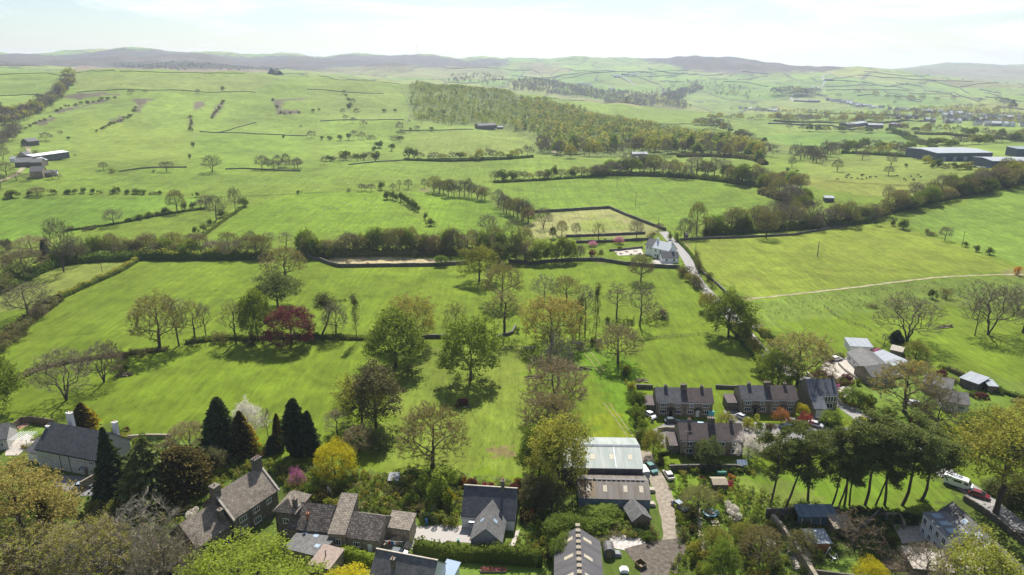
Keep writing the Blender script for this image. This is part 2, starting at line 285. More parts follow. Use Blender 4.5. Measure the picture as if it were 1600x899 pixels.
M = dict(
 slate=tiles('blue_slate', (.062, .064, .072), (.095, .098, .108), (.03, .03, .034), .5, .28, moss=(.13, .12, .08), mossamt=.25),
 slateblue=tiles('new_slate', (.085, .095, .115), (.115, .125, .145), (.05, .055, .065), .5, .28, bump=.3),
 browntile=tiles('brown_tiles', (.062, .045, .045), (.10, .07, .066), (.028, .022, .022), .34, .34, moss=(.12, .10, .07), mossamt=.3),
 greytile=tiles('grey_tiles', (.10, .098, .098), (.145, .14, .138), (.05, .05, .05), .4, .34, moss=(.12, .13, .08), mossamt=.25),
 stoneslate=tiles('stone_slates', (.155, .125, .098), (.26, .215, .165), (.05, .042, .036), .75, .42, moss=(.34, .31, .24), mortar=.045, mossamt=.45),
 stoneslatedark=tiles('dark_stone_slates', (.085, .066, .055), (.17, .14, .115), (.03, .026, .024), .7, .40, moss=(.36, .34, .30), mortar=.05, mossamt=.5),
 stone=tiles('gritstone_wall', (.20, .165, .115), (.32, .27, .19), (.14, .12, .09), .55, .28, bump=.5),
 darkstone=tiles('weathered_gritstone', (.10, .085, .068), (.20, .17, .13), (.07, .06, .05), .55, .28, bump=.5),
 drystone=tiles('drystone', (.085, .075, .062), (.21, .19, .155), (.035, .032, .028), .5, .22, mortar=.05, bump=.9, moss=(.12, .13, .06), mossamt=.4),
 render=plain('white_render', (.60, .60, .585), .85, .07, .6), greyrender=plain('grey_shaded_render', (.40, .385, .355), .85, .12, .6), inn=plain('fresh_white_render', (.8, .8, .79), .8, .04, .6), rut=plain('trodden_grass', (.17, .165, .06), .95, .3, .5), cream=plain('cream_render', (.62, .57, .48), .85, .08, .6),  # greyrender: white house's shaded front darkened in colour; plain grey on garden house
 white=plain('white_paint', (.8, .8, .8), .5, .03), cap=plain('coping_stone', (.38, .34, .28), .85, .25, 2),
 pot=plain('clay_pot', (.30, .13, .07), .8, .2), lead=plain('lead', (.16, .17, .18), .6, .15), black=plain('black_iron', (.02, .02, .02), .5, .1),
 wood=plain('weathered_timber', (.16, .12, .085), .85, .3, 3), orangewood=plain('orange_timber', (.30, .14, .05), .7, .2, 3), palewood=plain('pale_timber', (.45, .38, .28), .8, .2, 3),
 green=ribbed('green_corrugated', (.24, .285, .26), (.35, .375, .35)), asb=ribbed('weathered_corrugated', (.15, .128, .108), (.085, .065, .045)), rust=ribbed('rusty_corrugated', (.10, .065, .03), (.20, .13, .05)),
 bluesheet=ribbed('blue_sheeting', (.10, .15, .19), (.17, .22, .26)), darksheet=ribbed('dark_sheeting', (.085, .08, .085), (.13, .12, .12)), palesheet=ribbed('pale_sheeting', (.27, .30, .33), (.35, .375, .40), rough=.85), whitesheet=ribbed('white_sheeting', (.6, .62, .64), (.7, .71, .72)), pinkfelt=plain('pinkish_felt', (.27, .21, .175), .9, .2, 2), bluewall=ribbed('blue_steel_wall', (.05, .07, .11), (.07, .09, .13)),
 fibre=plain('translucent_panel', (.42, .37, .27), .6, .25, 3), darkpanel=plain('weathered_grp_sheet', (.26, .22, .16), .8, .3, 3),
 gravel=plain('gravel', (.34, .315, .29), .95, .16, 5, bump=.4), tarmac=plain('tarmac', (.17, .165, .165), .9, .14, 1.2), lane=plain('lane_tarmac', (.25, .24, .235), .9, .12, .6),
 dirt=plain('stony_track', (.235, .20, .155), .95, .3, 1.1, bump=.5), darksoil=plain('churned_soil', (.10, .083, .066), .95, .4, 1.2, bump=.6), rubble=plain('rubble', (.42, .38, .35), .95, .4, 1.2, bump=.8), paving=plain('stone_paving', (.38, .345, .30), .9, .22, 1.6),
 lawn=plain('mown_lawn', (.105, .165, .018), .95, .16, .8), track=plain('sandy_track', (.26, .23, .13), .95, .3, .4),
 terra=plain('terracotta_paving', (.40, .24, .16), .9, .15, 2), tankgreen=plain('green_plastic', (.03, .16, .12), .5, .1), bluepl=plain('blue_plastic', (.03, .13, .32), .45, .05), cyan=plain('cyan_sheet', (.10, .42, .60), .4, .1),
 fencew=plain('fence_boards', (.13, .105, .08), .9, .3, 3), wool=plain('wool', (.62, .58, .50), .95, .1, 4), hide=plain('red_brown_hide', (.14, .05, .025), .8, .2, 3), hideblack=plain('black_hide', (.02, .018, .016), .8, .2, 3), stalk=plain('galvanised', (.35, .36, .37), .5, .1),
)
# ---------------------------------------------------------------- the ground: one sheet to the horizon
m, t, o = mat('land'); l = t.links.new; GM = m
b = nn(t, 'ShaderNodeBsdfPrincipled'); b.inputs['Roughness'].default_value = .95; b.inputs['Specular IOR Level'].default_value = .1
at = nn(t, 'ShaderNodeAttribute', attribute_name='col'); geo = nn(t, 'ShaderNodeNewGeometry')
def noise(scale, det, rough=.6, dist=0, vec=None):
    n = nn(t, 'ShaderNodeTexNoise'); n.inputs['Scale'].default_value = scale; n.inputs['Detail'].default_value = det; n.inputs['Roughness'].default_value = rough; n.inputs['Distortion'].default_value = dist
    l(vec if vec else geo.outputs['Position'], n.inputs[0]); return n.outputs[0]
def rng(x, a, b_, c, d):
    r = nn(t, 'ShaderNodeMapRange'); r.inputs[1].default_value = a; r.inputs[2].default_value = b_; r.inputs[3].default_value = c; r.inputs[4].default_value = d; l(x, r.inputs[0]); return r.outputs[0]
def mulc(a, bfac, k=1):
    x = nn(t, 'ShaderNodeMixRGB', blend_type='MULTIPLY'); x.inputs[0].default_value = k; l(a, x.inputs[1]); l(bfac, x.inputs[2]); return x.outputs[0]
c = at.outputs['Color']
c = mulc(c, rng(noise(.012, 5, .6, .6), .32, .68, .84, 1.16))
c = mulc(c, rng(noise(.09, 7, .7, .4), .3, .7, .76, 1.24))
mps = nn(t, 'ShaderNodeMapping'); mps.inputs['Rotation'].default_value = (0, 0, .5); mps.inputs['Scale'].default_value = (1, .22, 1); l(geo.outputs['Position'], mps.inputs[0])
c = mulc(c, rng(noise(.7, 6, .75, .2, mps.outputs[0]), .3, .7, .72, 1.28))
c = mulc(c, rng(noise(.0035, 6, .7, 1.0), .3, .7, .78, 1.2))
mpt = nn(t, 'ShaderNodeMapping'); mpt.inputs['Rotation'].default_value = (0, 0, -1.25); mpt.inputs['Scale'].default_value = (1, .03, 1); l(geo.outputs['Position'], mpt.inputs[0])
c = mulc(c, rng(noise(.42, 2, .5, 0, mpt.outputs[0]), .35, .65, .9, 1.1))
c = mulc(c, rng(noise(.03, 3, .6, 2.0), .5, .62, 1.0, .84))
yel = nn(t, 'ShaderNodeMixRGB'); yel.inputs[2].default_value = (.19, .19, .035, 1); l(c, yel.inputs[1])
yf = nn(t, 'ShaderNodeMath', operation='MULTIPLY'); l(rng(noise(.035, 8, .72, 1.2), .5, .72, 0, .42), yf.inputs[0]); l(at.outputs['Alpha'], yf.inputs[1]); l(yf.outputs[0], yel.inputs[0])
l(yel.outputs[0], b.inputs[0])
bn = nn(t, 'ShaderNodeBump'); bn.inputs['Strength'].default_value = .55; bn.inputs['Distance'].default_value = .35; l(noise(.9, 6, .75), bn.inputs['Height']); l(bn.outputs[0], b.inputs['Normal'])
l(b.outputs[0], o.inputs[0])

# rings: even steps in the picture near, even steps of distance far; behind the camera coarser
dn = [20, 35, 50, 65, 80] + [CAMH / tan(PITCH + atan((py - 449.5) / F)) for py in np.arange(930, 262, -2.2)]
dn = [d for d in dn if d > 0]; dn = sorted(set(dn)); dn = dn + list(np.exp(np.arange(log(dn[-1] * 1.006), log(9700), .0085)))
azs = np.radians(np.unique(np.concatenate([np.arange(-180, -44, 3.), np.arange(-44, -37.5, .5), np.arange(-37.5, 37.5, .115), np.arange(37.5, 44, .5), np.arange(44, 180, 3.)])))
D, A = np.meshgrid(np.array(dn), azs, indexing='ij'); X = D * np.sin(A); Y = D * np.cos(A); Z = height(X, Y)
nr, nc = X.shape; V = np.stack([X, Y, Z], -1).reshape(-1, 3)
ii, jj = np.meshgrid(np.arange(nr - 1), np.arange(nc), indexing='ij'); j2 = (jj + 1) % nc
Q = np.stack([ii * nc + jj, (ii + 1) * nc + jj, (ii + 1) * nc + j2, ii * nc + j2], -1).reshape(-1, 4)[:, ::-1]
# centre cap
V = np.vstack([V, [[0, 0, float(height(0.1, 0.1))]]]); cap = len(V) - 1
jc = np.arange(0, nc); Qc = np.stack([np.full(nc, cap), jc, (jc + 1) % nc, np.full(nc, cap)], -1)
# colours of fields, moor, gardens, by outline on the ground
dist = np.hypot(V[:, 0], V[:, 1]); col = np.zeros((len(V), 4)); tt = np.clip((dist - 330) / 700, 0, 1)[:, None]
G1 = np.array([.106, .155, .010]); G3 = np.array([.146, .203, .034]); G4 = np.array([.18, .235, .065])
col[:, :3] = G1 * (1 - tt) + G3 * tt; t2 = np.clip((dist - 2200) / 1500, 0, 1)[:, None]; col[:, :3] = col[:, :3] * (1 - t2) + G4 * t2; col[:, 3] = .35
def paint(pts, c, a=.5, mixk=1, soft=0, dmin=0):
    P = np.array([(p[0], p[1]) for p in (Gs(pts + ' ' + pts.split()[0], 40))])
    lo = P.min(0); hi = P.max(0)
    s = np.nonzero((V[:, 0] >= lo[0]) & (V[:, 0] <= hi[0]) & (V[:, 1] >= lo[1]) & (V[:, 1] <= hi[1]) & (dist > dmin))[0]
    if not len(s): return
    x = V[s, 0]; y = V[s, 1]
    if soft: x = x + soft * np.sin(y * 2.1 / soft + np.sin(x * 1.3 / soft)); y = y + soft * np.sin(x * 1.7 / soft)
    ins = np.zeros(len(s), bool)
    for i in range(len(P)):
        x1, y1 = P[i]; x2, y2 = P[(i + 1) % len(P)]
        if y1 == y2: continue
        cr = ((y1 > y) != (y2 > y)) & (x < (x2 - x1) * (y - y1) / (y2 - y1) + x1); ins ^= cr
    k = s[ins]; col[k, :3] = col[k, :3] * (1 - mixk) + np.array(c) * mixk; col[k, 3] = a
far = dist > 2350; fx, fy = V[far, 0], V[far, 1]; gx, gy = fx / 250 + .25 * np.sin(fy / 400), fy / 330 + .3 * np.sin(fx / 500); best = np.full(len(gx), 9.); sec = best.copy(); cid = np.zeros(len(gx))
for ox in (-1, 0, 1):
    for oy in (-1, 0, 1):
        cx, cy_ = np.floor(gx) + ox, np.floor(gy) + oy; h1 = np.modf(np.abs(np.sin(cx * 12.99 + cy_ * 78.2) * 4375.5))[0]; h2 = np.modf(np.abs(np.sin(cx * 39.3 + cy_ * 11.1) * 2375.3))[0]
        dd_ = np.maximum(np.abs(cx + .2 + .6 * h1 - gx), np.abs(cy_ + .2 + .6 * h2 - gy)); k_ = dd_ < best; sec = np.where(k_, best, np.minimum(sec, dd_)); cid = np.where(k_, np.modf(h1 * 7.7 + h2)[0], cid); best = np.where(k_, dd_, best)
TN = np.array([[1, 1, 1], [.9, 1.03, .8], [1.12, 1.02, 1.1], [1.25, 1.02, 1.0], [.85, .95, .8], [1.05, 1.1, .9]])[(cid * 5.99).astype(int)]; col[far, :3] *= TN; ln = (sec - best) < .05; t_ = np.nonzero(far)[0][ln]; col[t_, :3] = (.09, .10, .05)
MOOR = (.085, .066, .062); MOOR2 = (.15, .12, .10); TAN = (.30, .24, .12); REED = (.075, .07, .035)
paint('-200,84 0,84 60,86 130,82 200,77 290,78 330,85 400,88 520,88 620,86 700,90 800,94 790,104 640,112 520,112 430,110 330,110 250,108 180,106 110,104 0,103 -200,103', MOOR, .1, .9, 30, 2300)
paint('110,104 250,104 420,108 430,113 120,113', (.20, .145, .10), .3, .8, 10, 2100)
paint('170,98 260,96 380,103 480,109 180,107', (.05, .05, .035), .3, .8, 20, 2300)
paint('150,88 260,90 330,96 200,97', MOOR2, .1, .6, 40, 3000)
paint('520,104 640,104 760,106 800,112 780,124 640,122 500,114', (.19, .18, .085), .6, .7, 30, 2300)
paint('985,90 1060,88 1130,88 1200,93 1260,99 1330,106 1300,110 1210,113 1130,113 1070,109 1020,99', MOOR, .1, .9, 30, 3000)
paint('1080,108 1220,112 1290,110 1260,116 1130,117', MOOR2, .3, .6, 30, 3000)
paint('1380,108 1480,100 1620,99 1800,99 1800,140 1600,133 1500,122', (.17, .155, .085), .3, .8, 40, 5200)
paint('1440,112 1560,106 1600,112 1500,120', (.20, .14, .10), .2, .4, 30, 5200)
for p in ('800,100 870,98 900,112 830,118', '830,106 860,100 862,116 826,117'): paint(p, (.20, .16, .10), .3, .5, 25, 3000)
for p in ('205,155 240,155 226,162 212,178 214,164', '303,160 318,157 320,166 303,175', '425,156 480,154 468,157 442,158 438,172 468,172 470,179 434,180', '96,150 160,145 190,148 120,156', '150,158 182,154 140,165 90,178 84,175 130,165', '340,163 350,158 344,174 330,186', '296,184 302,184 300,198 296,196', '160,192 200,180 210,176 195,186 150,207', '572,148 600,146 580,150', '50,192 90,182 70,196'):
    paint(p, (.10, .07, .065), .2, .85, 2.5)
for p, c_ in (('120,114 430,117 478,119 400,144 200,139 118,144', (.165, .205, .05)), ('480,120 620,132 632,188 500,189 480,146', (.15, .20, .04)), ('312,208 480,214 470,262 352,262 300,240', (.135, .205, .025)), ('120,180 300,210 290,255 120,250', (.15, .20, .03)), ('500,190 632,190 615,238 510,240', (.14, .205, .03)), ('0,120 105,120 90,150 0,172', (.145, .20, .04)), ('650,206 830,206 838,240 650,244', (.155, .20, .035))): paint(p, c_, .7, .85, 3)
# woodland floor, far fields
paint('630,132 690,132 800,146 900,170 1000,188 1080,200 1240,228 1240,242 880,246 830,236 836,222 800,205 640,188', (.10, .13, .03), .5, .8, 8)
paint('800,142 960,158 1110,174 1000,168 870,152', (.20, .19, .075), .4, .9, 0, 1700)
for p, c in (('870,116 950,108 960,114 880,124', (.15, .21, .05)), ('940,124 1030,122 1040,134 950,136', (.17, .21, .05)), ('1060,128 1160,124 1180,134 1050,142', (.14, .21, .05)), ('1250,130 1420,128 1480,140 1330,150', (.14, .20, .05)),
             ('1290,145 1400,142 1520,160 1400,166', (.12, .19, .045)), ('1450,122 1600,130 1600,136 1500,138', (.19, .17, .08)), ('1260,170 1420,172 1440,182 1290,182', (.15, .22, .045)), ('1180,212 1430,205 1440,225 1260,232', (.11, .19, .03)), ('1390,206 1560,214 1540,226 1470,232', (.15, .20, .04))):
    paint(p, c, .5, .8)
paint('0,262 240,262 500,250 700,246 950,250 780,268 400,290 0,310', (.125, .185, .022), .4, .7)
paint('0,312 240,304 330,312 120,362 0,380', (.11, .19, .02), .4, .8)
paint('470,300 590,300 690,365 330,372 380,325', (.112, .178, .011), .4, .8); paint('640,300 760,312 820,365 700,368', (.12, .20, .012), .4, .8)
paint('770,290 960,274 1120,284 1200,318 1060,356 950,324 800,328', (.115, .18, .016), .4, .8)
paint('1230,285 1300,275 1520,292 1400,310 1300,300', (.19, .20, .04), .5, .7); paint('1260,250 1420,240 1580,268 1520,290 1250,278', (.15, .185, .035), .6, .7)
paint('1065,378 1330,352 1390,350 1480,378 1600,422 1440,434 1175,466 1120,440', (.15, .19, .02), 1.0, .9)
paint('1400,345 1600,292 1900,230 1900,440 1600,418 1500,378', (.125, .195, .025), .5, .9)
paint('1178,470 1440,437 1600,432 1900,440 1900,500 1600,475 1400,480 1190,512', (.105, .15, .025), .9, .8, 3)
paint('-200,450 0,440 150,408 222,404 110,462 60,478 -200,520', (.155, .185, .035), .5, .9)
paint('862,333 955,325 1036,362 1000,372 830,372 815,352', (.23, .225, .085), .3, .85, 1.5); paint('900,348 950,340 992,358 905,362', (.17, .21, .04), .3, .85, 3); paint('905,338 940,335 930,340', (.2, .24, .04), .3, .8)
paint('505,404 545,401 670,403 730,411 690,415 540,415', (.33, .27, .16), .3, .9, 1)
paint('590,560 640,545 830,535 832,740 700,745 560,745 600,660', (.125, .165, .022), 1.0, .85, 4)
paint('925,640 970,636 1000,690 985,705 930,700', (.17, .20, .008), .6, .6, 3); paint('890,540 920,540 990,560 1010,600 1000,700 960,640', (.085, .175, .008), .2, .6, 2)
paint('850,545 905,540 910,590 850,600', (.09, .15, .02), .2, .6, 2)
paint('760,698 800,696 806,716 770,716', (.16, .11, .06), .5, .7, 1.5)
for p in ('1058,378 1075,378 1080,386 1064,388', '405,406 425,405 430,411 410,412', '520,412 540,412 535,418 518,418', '895,540 915,538 918,548 898,548', '1150,462 1180,464 1176,472 1150,470', '1560,424 1600,420 1620,432 1575,434', '655,294 670,294 672,299 656,299', '985,602 1000,598 1008,607 990,608', '930,405 950,405 948,411 928,411', '1190,610 1210,606 1214,616 1196,618'): paint(p, (.17, .14, .07), .3, .6, 1.2)
# garden ground: rank growth and soil
paint('-300,690 60,655 175,665 210,690 300,688 420,712 560,738 640,742 850,750 880,740 1005,760 1060,735 1500,745 1700,800 2100,960 2100,1500 -600,1500 -600,760', (.075, .11, .02), .7, .9, 1.5)
paint('560,742 850,752 862,775 560,775', (.10, .12, .03), .8, .7, 2)
paint('1040,745 1230,738 1440,742 1500,775 1440,800 1200,806 1150,806 1060,790', (.115, .19, .014), .9, .95, 1)
paint('1130,745 1230,755 1290,775 1270,800 1180,800', (.14, .16, .04), 1, .5, 2)
paint('1300,560 1620,600 1620,650 1470,640 1400,700 1310,640', (.09, .14, .02), .6, .8, 1)
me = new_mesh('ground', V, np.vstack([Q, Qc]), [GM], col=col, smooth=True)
link('ground', me, kind='structure')

# ---------------------------------------------------------------- flat sheets and ribbons on the land
def sheet(name, s, m, lift=.05, n=6, **kw):
    """a filled outline laid on the land, cut in a fine grid so that it follows it"""
    P = [(p[0], p[1]) for p in Gs(s)]
    import bmesh
    bm = bmesh.new(); vs = [bm.verts.new((x, y, 0)) for x, y in P]; f = bm.faces.new(vs)
    if f.normal.z < 0: f.normal_flip()
    bmesh.ops.triangulate(bm, faces=[f]); 
    for _ in range(3): bmesh.ops.subdivide_edges(bm, edges=[e for e in bm.edges if e.calc_length() > n], cuts=1, use_grid_fill=True)
    bmesh.ops.triangulate(bm, faces=bm.faces)
    for v in bm.verts: v.co.z = float(height(v.co.x, v.co.y)) + lift
    bmesh.ops.recalc_face_normals(bm, faces=bm.faces)
    if sum(f.normal.z for f in bm.faces) < 0: bmesh.ops.reverse_faces(bm, faces=bm.faces)
    me = bpy.data.meshes.new(name); bm.to_mesh(me); bm.free(); me.materials.append(m)
    return link(name, me, **kw)
def resample(P, step):
    out = [np.array(P[0][:2], float)]
    for a, b in zip(P[:-1], P[1:]):
        a = np.array(a[:2], float); b = np.array(b[:2], float); n = max(1, int(np.hypot(*(b - a)) / step))
        for k in range(1, n + 1): out.append(a + (b - a) * k / n)
    return np.array(out)
def smoothline(P, it=2):
    P = np.array([p[:2] for p in P], float)
    for _ in range(it):
        q = [P[0]]
        for a, b in zip(P[:-1], P[1:]): q += [a * .75 + b * .25, a * .25 + b * .75]
        P = np.array(q + [P[-1]])
    return P
def ribbon(name, s, width, m, lift=.06, rag=0, **kw):
    P = resample(smoothline(Gs(s, 30)), 3); n = len(P)
    T = np.gradient(P, axis=0); T /= np.hypot(T[:, 0], T[:, 1])[:, None]; N = np.stack([-T[:, 1], T[:, 0]], 1)
    k = 4; V_ = []
    for i in range(n):
        for j in range(k + 1):
            q = P[i] + N[i] * width * (j / k - .5) * (1 + (rag * sin(i * 1.7 + j) if j in (0, k) else 0)); V_.append((q[0], q[1], float(height(q[0], q[1])) + lift))
    Q_ = [(i * (k + 1) + j, i * (k + 1) + j + 1, (i + 1) * (k + 1) + j + 1, (i + 1) * (k + 1) + j) for i in range(n - 1) for j in range(k)]
    return link(name, new_mesh(name, V_, [q[::-1] for q in Q_], [m]), **kw)
ribbon('lane', '1036,362 1052,380 1068,396 1079,415 1086,436 1110,462 1140,492 1165,520 1190,550 1225,578 1275,600 1300,618 1330,642 1375,672 1430,700 1475,738 1530,775 1600,830 1680,900', 5.2, M['lane'], kind='structure')
ribbon('farm_track', '1175,467 1250,459 1330,450 1400,441 1470,433 1540,430 1640,428 1760,424', 1.7, M['track'], rag=.3, kind='structure')
ribbon('yard_track', '1004,705 1012,725 1024,745 1035,765 1042,790 1048,815 1052,840 1045,870 1040,900 1035,940', 4.0, M['dirt'], rag=.04, kind='structure')
for q in ('944,630 958,650 974,672 990,702', '952,630 966,650 984,674 1000,700', '905,540 920,560 938,584', '912,538 928,556 944,580'):
    ribbon('wheel_rut', q, .4, M['rut'], lift=.04, rag=.5, kind='structure')
ribbon('farm_lane', '-40,300 0,283 22,277 40,262 46,238 42,228', 4, M['track'], lift=.3, kind='structure')
ribbon('moor_road', '1236,156 1245,160 1232,150 1262,142 1285,135 1290,128 1282,120 1300,112', 8, M['lane'], lift=.6, kind='structure')
ribbon('hill_road', '1290,142 1283,146 1268,134', 6, M['lane'], lift=.6, kind='structure')
ribbon('hill_road', '970,118 985,129 992,134', 8, M['lane'], lift=.8, kind='structure')
ribbon('wood_ride', '855,221 862,232 868,240', 6, M['track'], lift=.4, kind='structure')
sheet('close_tarmac', '1020,672 1052,655 1110,660 1136,668 1180,660 1250,668 1330,668 1400,690 1400,712 1250,700 1160,690 1110,705 1048,710 1030,690', M['tarmac'], .05, kind='structure')
sheet('close_tarmac', '1130,642 1152,640 1165,655 1190,668 1150,672', M['tarmac'], .054, kind='structure')
sheet('house_drive', '1288,566 1322,558 1340,585 1332,596 1292,590 1282,575', M['paving'], .05, kind='structure')
sheet('house_drive', '1306,606 1326,603 1336,612 1318,622', M['paving'], .062, kind='structure')
sheet('gravel_drive', '647,824 700,820 745,824 745,850 700,846 655,862 634,856', M['gravel'], .06, kind='structure')
sheet('front_court', '75,740 158,748 172,775 120,775 88,762', M['tarmac'], .05, kind='structure')
sheet('back_terrace', '10,695 42,678 60,686 28,712 8,712', M['paving'], .05, kind='structure')
sheet('corner_terrace', '22,664 42,660 46,664 30,672', M['terra'], .07, kind='structure')
sheet('cleared_rubble', '935,838 965,834 1005,842 1012,856 985,862 955,856', M['rubble'], .05, kind='structure')
sheet('churned_yard', '975,858 1020,846 1070,840 1072,862 1055,890 1060,930 1005,930 1000,890', M['darksoil'], .068, kind='structure')
sheet('side_path', '806,830 812,828 806,850 798,862 790,870 786,862 798,850', M['paving'], .05, kind='structure')
sheet('pub_forecourt', '1018,408 1040,402 1052,414 1022,416', M['gravel'], .1, kind='structure')
sheet('pub_garden_terrace', '958,390 1000,386 1006,398 966,400', M['paving'], .1, kind='structure')
sheet('garden_path', '1088,795 1094,795 1098,820 1102,850 1112,872 1100,872 1092,845', M['paving'], .05, kind='structure')
sheet('garden_path', '1138,845 1150,852 1158,880 1148,885 1140,870', M['paving'], .05, kind='structure')
sheet('kitchen_garden', '1218,858 1262,852 1275,888 1240,890', M['paving'], .05, kind='structure')
sheet('walled_patio', '1395,820 1440,818 1450,845 1410,850', M['paving'], .05, kind='structure')
for s in ('800,836 822,816 860,818 838,850 820,856', '1085,820 1120,812 1140,828 1148,845 1120,842 1100,838', '1272,880 1340,872 1355,899 1360,940 1285,940', '14,690 22,672 60,668 90,668 84,690 60,706 30,702', '200,690 300,690 300,712 204,712', '576,768 606,766 604,790 575,790', '1355,600 1400,590 1420,600 1400,622 1370,628', '1232,580 1260,582 1280,596 1300,606 1292,612 1250,602', '1345,650 1368,645 1375,660 1368,668 1350,660', '1440,585 1490,595 1480,605 1445,598', '690,892 745,876 850,876 850,940 700,940', '1110,860 1190,880 1195,940 1120,940'):
    sheet('lawn', s, M['lawn'], .045, kind='structure')
# ---------------------------------------------------------------- haze: one closed box of thin pale air
hz = MB(); zb = float(V[:, 2].min()) - 1; zt = float(max(V[:, 2].max(), CAMH) + 45)
hz.box(-11000, 11000, -11000, 11000, zb, zt)
HZ, t, o = mat('haze_air'); pv = nn(t, 'ShaderNodeVolumePrincipled'); pv.inputs['Color'].default_value = (.70, .82, 1, 1); pv.inputs['Density'].default_value = .000085; pv.inputs['Anisotropy'].default_value = .25
t.links.new(pv.outputs[0], o.inputs['Volume'])
hz.build('haze', HZ, kind='stuff')

# ---------------------------------------------------------------- tree growing
def tubes(S, k):
    """S: rows p0(3) p1(3) r0 r1 -> verts, quads"""
    S = np.asarray(S, float); p0, p1, r0, r1 = S[:, :3], S[:, 3:6], S[:, 6], S[:, 7]
    d = p1 - p0; d /= np.maximum(np.linalg.norm(d, axis=1), 1e-6)[:, None]
    ref = np.where(np.abs(d[:, 2:3]) > .9, [[1., 0, 0]], [[0, 0, 1.]]); u = np.cross(d, ref); u /= np.linalg.norm(u, axis=1)[:, None]; v = np.cross(d, u)
    vs = []
    for p, r in ((p0, r0), (p1, r1)):
        for i in range(k):
            a = 2 * pi * i / k; vs.append(p + (u * cos(a) + v * sin(a)) * r[:, None])
    n = len(S); Vt = np.stack(vs, 1).reshape(-1, 3); base = np.arange(n)[:, None] * 2 * k
    q = [np.hstack([base + i, base + (i + 1) % k, base + k + (i + 1) % k, base + k + i]) for i in range(k)]
    return Vt, np.vstack(q)
def cards(c, s, rng, up=.25, asp=1.0, dirs=None):
    """leaf-sized four-cornered faces at c; s size; dirs: long axis"""
    n = len(c); s = np.broadcast_to(np.asarray(s, float), (n,))[:, None]
    nrm = rng.normal(size=(n, 3)); nrm[:, 2] = np.abs(nrm[:, 2]) + up * 2; nrm /= np.linalg.norm(nrm, axis=1)[:, None]
    a = rng.normal(size=(n, 3)) if dirs is None else dirs + 0
    a -= nrm * (a * nrm).sum(1)[:, None] * (1 if dirs is None else 0); a /= np.maximum(np.linalg.norm(a, axis=1), 1e-6)[:, None]
    b_ = np.cross(nrm, a); b_ /= np.maximum(np.linalg.norm(b_, axis=1), 1e-6)[:, None]
    asp_ = asp
    q = [c - a * s * .5, c + b_ * s * .5 * asp_ * rng.uniform(.7, 1.2, (n, 1)), c + a * s * .5, c - b_ * s * .5 * asp_]
    Vt = np.stack(q, 1).reshape(-1, 3); return Vt, np.arange(4 * n).reshape(n, 4)
def join(parts):
    Vs, Qs, o_ = [], [], 0
    for v, q in parts: Vs.append(v); Qs.append(q + o_); o_ += len(v)
    return np.vstack(Vs), np.vstack(Qs)
def nrmz(v): 
    L_ = sqrt(v[0] ** 2 + v[1] ** 2 + v[2] ** 2) or 1; return (v[0] / L_, v[1] / L_, v[2] / L_)
